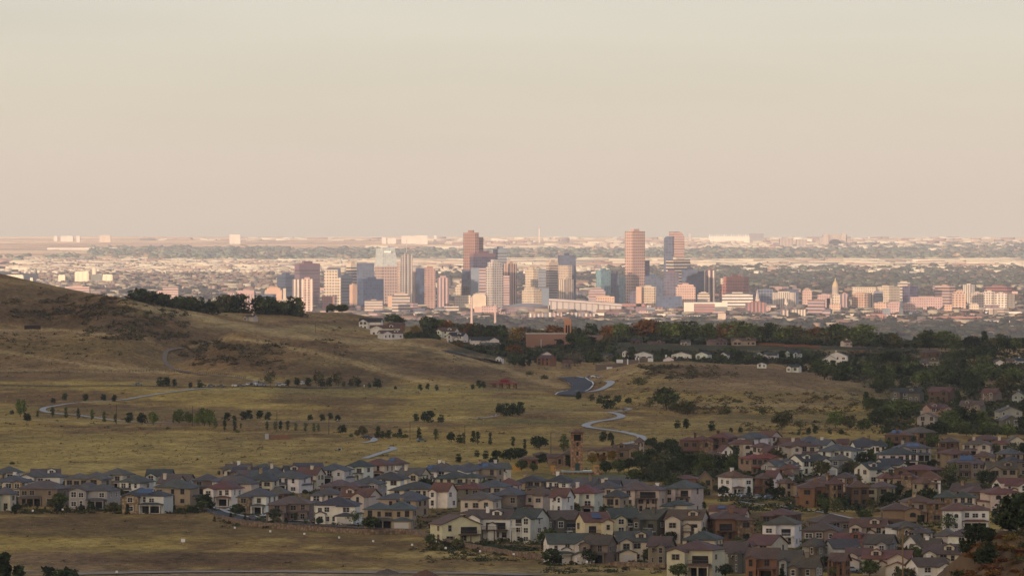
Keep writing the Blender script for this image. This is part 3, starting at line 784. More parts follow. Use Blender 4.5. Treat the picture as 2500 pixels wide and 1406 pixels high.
    if "s" in opts:
        pb = MB(); zz = eave + .28 + .3; pl = min(W * .35, 6)
        y0 = my0 + .6; y1 = my0 + D * .32
        g0 = eave + .36 + (ov + .6) * pm; g1 = eave + .36 + (ov + D * .32) * pm
        x0 = (bx0 + bx1) / 2 - pl / 2
        a, b_, c, d = (x0, y0, g0 + .06), (x0 + pl, y0, g0 + .06), (x0 + pl, y1, g1 + .06), (x0, y1, g1 + .06)
        pb.face([a, b_, c, d], 0); pb.face([(p[0], p[1], p[2] - .05) for p in (d, c, b_, a)], 0)
        for p, q in ((a, b_), (b_, c), (c, d), (d, a)): pb.face([(p[0], p[1], p[2] - .05), (q[0], q[1], q[2] - .05), q, p], 0)
        pb.build("solar_panel", flat_mat("solar_glass", (.03, .06, .13, 1), .2, .5, .1, .6), ro)
    if small: wins = [q for q in wins if q[5] == 'F'][:6]
    for x, y, z, ww, hh, face, kind in wins:
        if kind == 1: me, nm = proto("arch", arch_mesh), "arched_window"
        else:
            a = 2 if ww > 1.25 else 1
            me, nm = proto("win%d" % a, lambda a=a: win_mesh(a, 2)), "window"
        if face == 'F': o = link(me, nm, root, (*trim, 1), (x, y, z), (ww, 1.4, hh))
        elif face == 'R': o = link(me, nm, root, (*trim, 1), (y, x, z), (ww, 1.4, hh), math.pi / 2)
        else: o = link(me, nm, root, (*trim, 1), (y, x + ww, z), (ww, 1.4, hh), -math.pi / 2)
    return root
# photo column of the middle, photo row of the ridge, width in photo pixels, height in metres, wall, roof, style, options
FRONT_W = "beside the dry field"; 
H_ = [
 # west rows, by the dry field
 (20,1137,75,8.3,'white','blue','hip','',0),(106,1147,130,8.3,'palegrey','blue','hip','',0),(216,1151,120,8.5,'tan','grey','hip','',0),(35,1159,95,8.3,'white','blue','hip','',0),
 (335,1159,92,8.3,'white','blue','hip','',0),(110,1173,130,9.0,'taupe','grey','hip','p',1),(12,1187,60,8.6,'cream','grey','hip','p',1),(232,1177,128,9.2,'grey','blue','hip','p',1),
 (361,1190,128,8.8,'palegrey','dblue','hip','ps',1),(437,1169,122,9.2,'tan','blue','hip','p',1),(548,1173,95,9.0,'white','red','hip','a',1),(592,1163,85,8.3,'cream','blue','hip','',0),
 (647,1153,85,8.6,'yellow','dblue','hip','',0),(632,1190,98,9.2,'white','blue','hip','a',1),(712,1210,115,8.4,'taupe','bgrey','hip','g',1),
 (828,1211,122,9.2,'white','dblue','hip','g',1),(954,1221,136,9.3,'tan','blue','hip','gp',1),(713,1148,112,8.2,'white','blue','hip','',0),(820,1131,100,8.2,'palegrey','blue','hip','',0),
 (758,1140,75,8.2,'cream','red','gable','',0),(877,1122,75,8.4,'white','dblue','hip','',0),(923,1119,88,8.4,'cream','red','hip','',0),(965,1116,72,8.2,'white','brown','hip','s',0),
 (683,1186,64,8.2,'brown','bgrey','hip','',0),(845,1170,120,7.8,'taupe','bgrey','hip','',0),(954,1151,98,8.6,'white','dblue','hip','',0),(900,1163,95,8.2,'grey','blue','hip','',0),
 (800,1189,88,8.2,'white','blue','hip','',0),(880,1191,106,8.4,'cream','red','gable','',0),(987,1198,134,9.0,'tan','blue','hip','',0),(1014,1175,134,8.6,'cream','dblue','hip','',0),
 (1010,1141,86,8.4,'cream','bgrey','gable','',0),(1056,1134,74,8.2,'white','blue','hip','s',0),(1114,1134,104,8.2,'white','blue','hip','',0),(1184,1126,98,9,'tan','blue','hip','s',0),
 (1129,1149,123,8,'cream','dblue','hip','p',0),(1083,1177,70,9,'white','red','gable','',0),(1152,1175,90,8.2,'taupe','red','hip','',0),(1205,1170,95,8.2,'cream','blue','hip','',0),
 (1245,1166,70,8.2,'cream','red','hip','',0),(1177,1198,112,10.5,'cream','bgrey','hip','p',1),(1247,1189,98,10,'taupe','blue','hip','p',1),
 (1112,1256,132,9.0,'yellow','brown','gable','fd',2),(1200,1243,132,9.8,'white','purple','gable','dc',2),
 (1299,1159,88,7.6,'tan','dblue','hip','',0),(1371,1158,80,8,'white','dblue','hip','',0),(1318,1187,88,10,'cream','brown','hip','p',1),(1372,1190,66,10.8,'white','red','gable','p',1),
 (1428,1182,95,10.8,'palegrey','red','hip','a',1),(1482,1173,80,8.2,'cream','blue','hip','',0),(1508,1194,70,9.8,'tan','dblue','hip','',1),(1575,1175,112,11,'pink','bgrey','hip','b',1),
 (1670,1170,103,11.4,'pink','blue','hip','b',1),(1655,1218,80,6.5,'cream','ggrey','hip','',0),
 (1295,1240,98,11,'palegrey','ggrey','gable','dw',2),(1372,1245,94,10,'olive','purple','gable','dw',2),(1448,1249,92,10.3,'yellow','brown','gable','sb',2),(1517,1239,98,11,'yellow','ggrey','gable','dw',2),
 (1600,1243,100,10.5,'olive','purple','gable','bw',2),(1678,1243,114,10.5,'cream','brown','gable','b',2),(1775,1245,126,10,'orange','brown','hip','d',2),
 (1384,1301,122,9,'white','ggrey','gable','gp',3),(1462,1305,95,8.5,'taupe','purple','gable','p',3),(1545,1296,106,9,'yellow','ggrey','gable','g',3),(1615,1308,75,8.6,'taupe','purple','gable','b',3),
 (1714,1295,110,8.4,'cream','ggrey','hip','',2),(1700,1317,148,10.4,'cream','brown','hip','bp',3),(1808,1323,68,9,'olive','purple','gable','w',3),(1865,1336,96,9,'orange','brown','gable','p',3),
 (1908,1240,106,8,'brown','brown','villa','',2),(1908,1258,108,9.8,'white','purple','hip','b',2),(1765,1232,75,6,'cream','red','gable','s',2),(1807,1240,34,6,'cream','brown','gable','',2),
 (1872,1304,114,9,'cream','brown','gable','',3),(1933,1342,70,9,'grey','purple','gable','w',3),(1970,1355,88,9.5,'taupe','purple','gable','cw',3),(2010,1272,112,9,'taupe','purple','hip','pw',2),
 (2025,1253,118,8.5,'taupe','purple','hip','',2),(2123,1265,108,8,'cream','brown','gable','g',2),(2207,1271,114,8,'white','purple','villa','a',2),(2080,1301,114,7,'orange','red','gable','',3),
 (1988,1311,68,8.5,'grey','purple','hip','w',3),(2056,1315,98,8,'palegrey','ggrey','gable','w',3),(2150,1303,92,8.5,'grey','purple','gable','w',3),(2233,1304,62,8.5,'white','purple','gable','f',3),
 (2263,1313,88,7.5,'white','purple','gable','',3),(2358,1289,98,8.5,'white','purple','villa','g',3),(2305,1327,114,8.5,'cream','purple','gable','',3),(2103,1336,84,6.5,'cream','brown','gable','g',3),
 (2168,1342,136,7.2,'cream','red','gable','g',3),(2265,1360,112,7.2,'white','purple','gable','c',3),(2050,1348,36,7,'orange','brown','gable','',3),(2440,1299,88,7,'cream','purple','gable','f',3),
 (2244,1287,75,6.5,'cream','purple','villa','',3),(2198,1388,24,4.0,'white','brown','gable','f',3),
 # villas in the trees, east side
 (2357,1226,126,9.2,'white','red','villa','a',4),(2198,1226,100,9,'stone','brown','villa','ac',4),(2250,1208,110,9,'tan','brown','villa','c',4),(2332,1196,112,8,'cream','ggrey','hip','',4),
 (2435,1187,106,8.4,'cream','red','villa','c',4),(2465,1166,90,8,'white','red','gable','',4),(2475,1241,66,9,'tan','brown','gable','w',4),(1985,1171,92,9.5,'orange','brown','villa','c',4),
 (2088,1171,72,9.5,'brown','brown','villa','d',4),(2036,1164,52,10.8,'brown','brown','villa','c',4),(2150,1174,80,8.4,'tan','bgrey','villa','',4),(2163,1153,46,8,'yellow','red','villa','',4),
 (2212,1152,74,8.6,'tan','red','villa','t',4),(2272,1148,64,11,'white','red','hip','',4),(2253,1164,40,10,'tan','brown','villa','b',4),(2133,1128,100,8,'palegrey','dblue','gable','',4),
 (2245,1133,116,8,'brown','red','villa','',4),(2360,1111,98,9,'taupe','bgrey','hip','s',4),(2443,1125,84,9,'tan','purple','gable','c',4),(2470,1112,62,8,'taupe','dblue','hip','',4),
 (2465,1093,70,8,'tan','grey','hip','',5),(2325,1094,90,7.8,'stone','brown','villa','c',5),(2407,1101,70,8,'tan','brown','villa','',5),(2388,1070,84,7.8,'pink','bgrey','hip','c',5),
 (2445,1070,66,7.6,'cream','red','hip','c',5),(2480,1063,54,8.2,'cream','bgrey','gable','f',5),(2243,1040,88,9,'brown','bgrey','hip','',5),(2200,1049,88,8.6,'brown','red','villa','s',5),
 (2225,1079,100,8,'grey','blue','hip','s',5),(2150,1070,38,9.5,'white','dblue','hip','',5),(2108,1075,70,8,'white','dblue','gable','',5),(2190,1093,104,8.4,'white','dblue','hip','',5),
 (2055,1084,112,8.4,'palegrey','blue','hip','',5),(2010,1072,70,7.6,'palegrey','blue','gable','w',5),(1975,1063,65,7.6,'white','blue','hip','',5),(2058,1070,32,6.4,'tan','brown','gable','',5),
 (1945,1073,102,8.6,'cream','brown','hip','c',5),(1970,1108,100,8.4,'white','dblue','gable','',5),(2050,1107,62,8,'grey','grey','hip','',5),(2170,1118,84,8,'palegrey','dblue','gable','',5),
 (1838,1054,84,8.4,'white','blue','hip','',5),(1878,1051,66,8,'cream','red','gable','',5),(1815,1072,55,7.6,'cream','brown','gable','',5),(1862,1080,60,7.6,'cream','brown','villa','',5),
 (1877,1090,32,7,'brown','brown','gable','f',5),(1855,1105,110,8.4,'stone','bred','villa','c',5),(1905,1123,100,7,'grey','blue','gable','',5),(1925,1132,60,7,'tan','red','villa','',5),
 (1700,1062,84,9.6,'brown','red','villa','c',5),(1768,1055,80,10,'brown','red','villa','b',5),(1670,1158,82,6.2,'orange','red','villa','',4),(1722,1149,40,9.8,'stone','brown','gable','fb',4),
 (1792,1148,84,9.4,'white','brown','villa','c',4),(1798,1175,50,4.6,'white','red','hip','',4),(1861,1153,52,8.4,'orange','brown','villa','',4),(1888,1147,34,8.6,'white','brown','gable','',4),
 (1922,1147,46,8,'white','red','villa','',4),(1921,1167,50,7,'tan','brown','villa','',4),(1770,1086,42,7,'white','red','gable','f',5),(1808,1071,60,8,'cream','red','villa','',5),
 (1740,1100,60,6.5,'cream','brown','villa','',5),
]
ROW_ = ["in the packed rows behind the dry field", "facing the dry field and the curving road", "with its back deck in the middle rows", "in the lowest rows by the stone wall", "among the villas around the big trees", "in the topmost villa rows"]
WEST = ["in the packed blue-roofed rows", "facing the dry field", "in the middle rows", "in the lowest rows", "among the villas", "in the topmost rows"]
for i, (cx, ty, wp, H, wc, rc, st, op, row) in enumerate(H_):
    X, Y, Z = hit(cx, ty, H)
    R = random.Random(i * 7 + 1)
    if row in (0, 1): rz = -R.choice([0.25, 0.32, 0.4])
    elif row in (2, 3): rz = R.choice([-0.45, -0.3, 0.3, -0.2])
    else: rz = R.uniform(-.55, .55)
    if "g" in op: rz *= .4
    wproj = wp / F * Y
    D = R.uniform(10.5, 13.5)
    if wproj < 13: D = max(6.5, wproj * .8)
    W = (wproj - 1.0 - D * abs(math.sin(rz))) / math.cos(rz)
    W = max(W, wproj * .55, 4.5)
    if H < 4.5: W = wproj; D = 4; rz = -.2
    st_n = "single-storey" if H < 6.8 else ("three-storey" if H >= 10.2 else "two-storey")
    desc = "%s %s house, %s %s roof, %s" % (WALLW[wc], st_n, ROOFW[rc], {"hip": "hipped", "gable": "gabled", "villa": "tiled"}[st], WEST[row])
    Yc = Y + D * .25
    if row in (0, 1, 4, 5) and not any(c in op for c in "pabgd") and wp > 60: op += R.choice(["p", "a", "g", "", "p"])
    house(((cx - 1250) / F * Yc, Yc, gz((cx - 1250) / F * Yc, Yc)), W, H, wc, rc, st, rz, i * 13 + 5, op, "house", desc, "houses of the valley suburb", D=D)
# more roofs peeping between the rows
_occ = []
HG = []
for i, (cx, ty, wp, H, *_r) in enumerate(H_):
    X, Y, Z = hit(cx, ty, H); _occ.append((X, Y + 3, wp / F * Y)); HG.append((X, Y, wp / F * Y, _r[4] if len(_r) > 4 else 0))
fr = random.Random(14)
ZN = [(20, 520, 1140, 1180, 'B', 6), (560, 1240, 1128, 1215, 'B', 18), (1260, 1700, 1160, 1235, 'B', 8), (1700, 2330, 1255, 1375, 'L', 16), (1800, 2480, 1060, 1200, 'V', 10)]
for x0, x1, y0, y1, z_, cnt in ZN:
    k_ = 0; tr_ = 0
    while k_ < cnt and tr_ < 600:
        tr_ += 1
        cx, ty, wp, H = fr.uniform(x0, x1), fr.uniform(y0, y1), fr.uniform(52, 80), fr.uniform(7.4, 8.6)
        if z_ == 'V' and (cx < 1990 and ty > 1120): continue
        X, Y, Z = hit(cx, ty, H); W = wp / F * Y
        bt = 500 + 107 * F / Y
        if any(abs(cx - h[0]) < (wp + h[2]) * .4 and ty < 500 + (h[1] - 500) * 107 / (107 - h[3]) - 8 and bt > 500 + (h[1] - 500) * 107 / (107 - h[3]) for h in H_): continue
        if any(abs(X - q[0]) < (W + q[2]) * .42 and abs(Y + 3 - q[1]) < 12.5 for q in _occ): continue
        _occ.append((X, Y + 3, W)); k_ += 1
        wc = fr.choice(['cream', 'white', 'tan', 'palegrey', 'taupe', 'grey'] if z_ != 'V' else ['tan', 'cream', 'brown', 'stone', 'white'])
        rc = fr.choice({'B': ['blue', 'dblue', 'bgrey', 'grey'], 'L': ['purple', 'brown', 'ggrey', 'bgrey'], 'V': ['brown', 'red', 'bgrey', 'purple']}[z_]); st = fr.choice(['hip', 'gable']) if z_ != 'V' else fr.choice(['villa', 'gable', 'villa'])
        desc = "%s smaller house, %s roof, %s" % (WALLW[wc], ROOFW[rc], {'B': "tucked among the packed rows", 'L': "tucked into the lowest rows", 'V': "tucked among the villas"}[z_])
        house((X, Y + 3, gz(X, Y)), W * .9, H, wc, rc, st, fr.uniform(-.45, .35), int(cx * 7), fr.choice(['', 'c', 'p', '']), "house", desc, "houses of the valley suburb", D=9.5)
# houses on the far rise
FARH = [
 (906,776,58,8.5,'white','dark','gable','w'),(940,793,72,7.5,'white','brown','gable','w'),(953,806,62,6.5,'white','brown','gable','w'),(968,787,40,5,'orange','brown','gable',''),
 (1093,800,56,8,'white','brown','gable','w'),(1118,811,50,8,'white','dark','gable','w'),(1163,810,46,7,'white','dark','gable',''),(1182,822,72,7.5,'white','dark','gable','w'),(1188,836,38,7,'white','grey','gable',''),
 (1222,836,33,7,'white','dark','gable',''),(1093,838,24,6,'palegrey','grey','gable',''),(1220,868,20,5,'white','dark','gable','f'),(1283,843,30,6,'white','dark','gable',''),
 (1208,826,18,6,'white','grey','gable',''),(1221,836,34,6,'white','dark','gable','f'),(1345,828,32,7.5,'white','dark','gable','f'),(1278,844,22,5,'white','dark','gable','f'),(1380,842,32,6,'white','dark','gable','f'),
 (1417,842,34,6,'white','dark','gable','f'),(1334,857,24,6,'white','dark','gable','f'),(1336,866,44,7,'orange','brown','gable',''),(1384,878,22,6,'taupe','brown','gable',''),(1572,857,46,6.5,'white','dark','gable','f'),(1528,854,18,5,'white','dark','gable','f'),
 (1632,869,26,6,'white','dark','gable','f'),(1664,858,50,6.5,'white','dark','gable','f'),(1718,858,40,6,'white','dark','gable','f'),(1769,859,26,6,'white','dark','gable','f'),(1480,862,34,5,'taupe','dark','gable',''),
 (1852,858,22,6.5,'palegrey','dblue','gable','f'),(1883,859,38,6.5,'palegrey','dblue','gable','w'),(1937,854,42,7,'palegrey','dark','gable','w'),(1815,825,60,6,'tan','brown','gable',''),(1674,830,26,5,'pink','bgrey','gable',''),
 (1602,833,44,5,'taupe','brown','gable',''),(1750,828,50,5,'taupe','brown','gable',''),(2044,858,54,10,'white','grey','gable','f'),(2025,866,34,9,'white','grey','gable','f'),(1939,890,36,5,'white','dark','gable',''),(1860,884,24,4,'white','dark','gable','f'),
 (2100,845,34,6,'tan','brown','gable',''),(2148,846,26,6,'tan','brown','gable','f'),(2204,847,24,6,'cream','brown','gable','f'),(2270,852,48,6.5,'brown','brown','hip',''),(2272,874,44,6,'green','brown','gable','c'),(2256,880,20,6,'yellow','bgrey','gable',''),
 (2437,877,30,6,'white','bgrey','gable','f'),(2466,874,20,6,'tan','bgrey','gable',''),(2488,873,30,6,'palegrey','dblue','gable','cs'),(2216,946,80,8,'olive','dark','gable','w'),(2300,944,66,8,'brown','brown','gable',''),
 (2421,947,50,8,'taupe','brown','gable','w'),(2487,953,34,8,'grey','dark','gable','fw'),(2375,977,64,7.5,'taupe','bgrey','gable','w'),(2264,1006,52,7,'grey','bgrey','gable','fw'),(2285,985,64,7,'tan','brown','gable','w'),
 (2462,992,66,7.5,'grey','grey','gable','fw'),(2464,1013,50,7,'olive','grey','gable','fw'),(614,768,30,4.8,'cream','brown','gable','c'),(2065,830,26,5,'cream','brown','gable',''),(1555,826,30,5,'brown','dark','gable',''),
]
for i, (cx, ty, wp, H, wc, rc, st, op) in enumerate(FARH):
    ym = 6750 if ty < 850 and cx > 1000 else (6500 if ty < 812 and cx > 800 else (5700 if ty < 900 else 2450))
    X, Y, Z = hit(cx, ty, H, ym)
    if cx < 1000 and cx > 800: Y = min(Y, 6900)
    R = random.Random(i + 400)
    rz = R.uniform(-.5, .5)
    wproj = wp / F * Y; D = min(9, wproj * .8)
    W = max((wproj - D * abs(math.sin(rz))) / math.cos(rz), wproj * .6)
    zg = gz((cx - 1250) / F * Y, Y)
    ztop = -(ty - EY) / F * Y
    where = "on the ridge with the brown church" if cx < 1480 and ty < 900 else ("above the round dry hill" if cx < 2110 else "deep in the eastern trees")
    if cx < 1000: where = "on the grassy crest below the skyline"
    desc = "%s house with %s roof %s" % (("small " if wp < 36 else "") + WALLW[wc], ROOFW[rc], where)
    house(((cx - 1250) / F * Y, Y, ztop - H), W, H, wc, rc, st, rz, i * 17 + 3, op, "house", desc, "houses on the far rise", small=True, D=D)
# ================================================================== DOWNTOWN SKYLINE
TC = dict(brown=(.34, .205, .18), purple=(.19, .12, .15), cream=(.58, .49, .39), white=(.68, .62, .54), pink=(.53, .36, .31), peach=(.56, .38, .29), grey=(.34, .33, .34), navy=(.05, .07, .125),
          dblue=(.06, .10, .18), teal=(.16, .27, .31), slate=(.18, .22, .28), red=(.34, .15, .135), tan=(.50, .41, .34), rose=(.46, .31, .30), lgrey=(.50, .47, .45), olive=(.2, .19, .16))
def facade(key, pw, ph, fw, fh, win, rough=0.5):
    nm = "facade_" + key
    if nm in _mats: return _mats[nm]
    m, n, l, b = newmat(nm, rough, 0.25)
    oi = n.new("ShaderNodeObjectInfo"); uv = n.new("ShaderNodeUVMap"); uv.uv_map = "UVMap"
    sp = n.new("ShaderNodeSeparateXYZ"); l.new(uv.outputs[0], sp.inputs[0])
    def gate(src, period, frac):
        a = n.new("ShaderNodeMath"); a.operation = 'MULTIPLY'; l.new(src, a.inputs[0]); a.inputs[1].default_value = 1 / period
        f = n.new("ShaderNodeMath"); f.operation = 'FRACT'; l.new(a.outputs[0], f.inputs[0])
        c = n.new("ShaderNodeMath"); c.operation = 'LESS_THAN'; l.new(f.outputs[0], c.inputs[0]); c.inputs[1].default_value = frac
        return c.outputs[0]
    gx = gate(sp.outputs[0], pw, fw) if fw < 1 else None
    gy = gate(sp.outputs[1], ph, fh) if fh < 1 else None
    if gx and gy:
        x = n.new("ShaderNodeMath"); x.operation = 'MULTIPLY'; l.new(gx, x.inputs[0]); l.new(gy, x.inputs[1]); fac = x.outputs[0]
    else: fac = gx or gy
    # single panes differ in tone at random, as blinds do
    wn = n.new("ShaderNodeTexWhiteNoise"); wn.noise_dimensions = '2D'
    mp = n.new("ShaderNodeVectorMath"); mp.operation = 'MULTIPLY'; l.new(uv.outputs[0], mp.inputs[0]); mp.inputs[1].default_value = (1 / max(pw, 2.5), 1 / ph, 1)
    fl = n.new("ShaderNodeVectorMath"); fl.operation = 'FLOOR'; l.new(mp.outputs[0], fl.inputs[0]); l.new(fl.outputs[0], wn.inputs["Vector"])
    wv = ramp(n, l, wn.outputs["Value"], [(0.0, 0.8), (1.0, 1.15)] if 'glass' in key else [(0.0, 0.6), (1.0, 1.6)])
    wc = mixn(n, l, (*win, 1), wv, 1.0, 'MULTIPLY')
    tc = n.new("ShaderNodeTexCoord")
    st = ramp(n, l, noisen(n, l, 0.03, tc.outputs["Object"], 4, 0.6), [(0.3, 0.82), (0.7, 1.12)])
    wall = mixn(n, l, oi.outputs["Color"], st, 1.0, 'MULTIPLY')
    l.new(mixn(n, l, wall, wc, fac), b.inputs["Base Color"])
    _mats[nm] = m
    return m
def pat(k):
    D = {'G': ("punched", 7.0, 7.4, .52, .5, (.05, .04, .055)), 'g': ("small_punched", 5.6, 6.2, .5, .45, (.11, .09, .09)), 'H': ("banded", 99, 7.6, 1, .5, (.085, .09, .12)),
         'h': ("fine_banded", 99, 6.2, 1, .45, (.12, .11, .13)), 'V': ("ribbed", 8.5, 99, .5, 1, (.07, .06, .08)), 'v': ("fine_ribbed", 6.4, 99, .45, 1, (.12, .10, .11)),
         'D': ("curtain", 7.5, 7.0, .86, .84, (.035, .055, .11)), 'T': ("teal_curtain", 7.0, 4.2, .55, .8, (.11, .20, .25)), 'A': ("balconied", 8.0, 5.8, .6, .55, (.10, .08, .085)),
         'S': ("striped_dark", 99, 7.8, 1, .66, (.05, .06, .09)), 'P': ("big_punched", 8.5, 7.6, .55, .5, (.10, .05, .06)), 'W': ("pillared", 9.5, 99, .6, 1, (.05, .035, .045))}
    if k == 'N': return objcol_mat("plain_concrete", 0.15, 0.03, 0.8, 0.15)
    return facade(*D[k])
def m_flatroof():
    return objcol_mat("flat_roof", 0.2, 0.02, 0.9, 0.1)
def tower(x0, xs, x1, ty, pb, colr, pk, ex="", label=None, name="office_tower", cat="tower", group=None, depth=None):
    Y = 257.0 * F / (pb - EY); k = Y / F
    X0, X1 = (x0 - 1250) * k, (x1 - 1250) * k
    H = 257.0 - (ty - EY) * k
    H = max(H, 5)
    if xs is None:
        d = depth or max(18, min(40, (X1 - X0)))
        plan = [(X0, 0), (X1, 0), (X1, d), (X0, d)]; ox = 0
    else:
        XS = (xs - 1250) * k; a, b_ = XS - X0, X1 - XS
        plan = [(XS, 0), (X1, b_), (X1 - a, a + b_), (X0, a)]
    cx = sum(p[0] for p in plan) / 4; cy = sum(p[1] for p in plan) / 4
    plan = [(p[0] - cx, p[1] - cy) for p in plan]
    root = empty(name, (cx, Y + cy, -257.0))
    tag(root, label, cat, group)
    c = (*TC[colr], 1); roofc = (.20, .19, .19, 1)
    mb = MB(); Hb = H
    R = random.Random(int(x0 * 3 + ty))
    sc = lambda s: [(p[0] * s, p[1] * s) for p in plan]
    if "c" in ex: Hb = H - 9          # plain crown band
    if "k" in ex: Hb = H * .90
    mb.prism(plan, -4, Hb, 0, 1)
    mb.build("tower_body" if cat == "tower" else "body", [pat(pk), m_flatroof()], root, c, uv=True)
    if "c" in ex:
        cb = MB(); cb.prism(sc(1.012), Hb + .01, H, 0, 1); cb.build("crown_band", [pat('N'), m_flatroof()], root, c)
    if "k" in ex:
        cb = MB(); cb.prism(sc(.8), Hb + .01, H, 0, 1); cb.build("stepped_top", [pat(pk), m_flatroof()], root, c, uv=True)
    if H > 24 and "n" not in ex:
        pb_ = MB(); s = R.uniform(.3, .55); pb_.prism(sc(s), H + .01, H + min(6, H * .06), 0, 1); pb_.build("penthouse", [pat('N'), m_flatroof()], root, (*[q * .8 for q in TC[colr]], 1))
    if "m" in ex:
        ms = MB(); ms.cyl(0, 0, .9, .4, H, H + 38, 6); ms.build("mast", pat('N'), root, (.5, .45, .42, 1))
    if "p" in ex:                      # vertical pale piers on the front
        pr = MB()
        L = math.hypot(plan[1][0] - plan[0][0], plan[1][1] - plan[0][1]); ux, uy = (plan[1][0] - plan[0][0]) / L, (plan[1][1] - plan[0][1]) / L
        px_, py_ = plan[0]
        for t in (.12, .5, .88):
            a = (px_ + ux * (L * t - 1.6) + uy * .9, py_ + uy * (L * t - 1.6) - ux * .9); b2 = (px_ + ux * (L * t + 1.6) + uy * .9, py_ + uy * (L * t + 1.6) - ux * .9)
            pr.prism([a, b2, (b2[0] - uy * .88, b2[1] + ux * .88), (a[0] - uy * .88, a[1] + ux * .88)], 0, H + 1)
        pr.build("pier", pat('N'), root, (.66, .58, .50, 1))
    if "a" in ex:                      # rooftop plant and aerials
        am = MB()
        for i in range(7):
            x = R.uniform(-.3, .3) * (X1 - X0); y = R.uniform(-.2, .2) * (X1 - X0)
            am.cyl(x, y, .5, .4, H, H + R.uniform(5, 13), 5)
        am.build("aerial", pat('N'), root, (.55, .5, .48, 1))
    return root
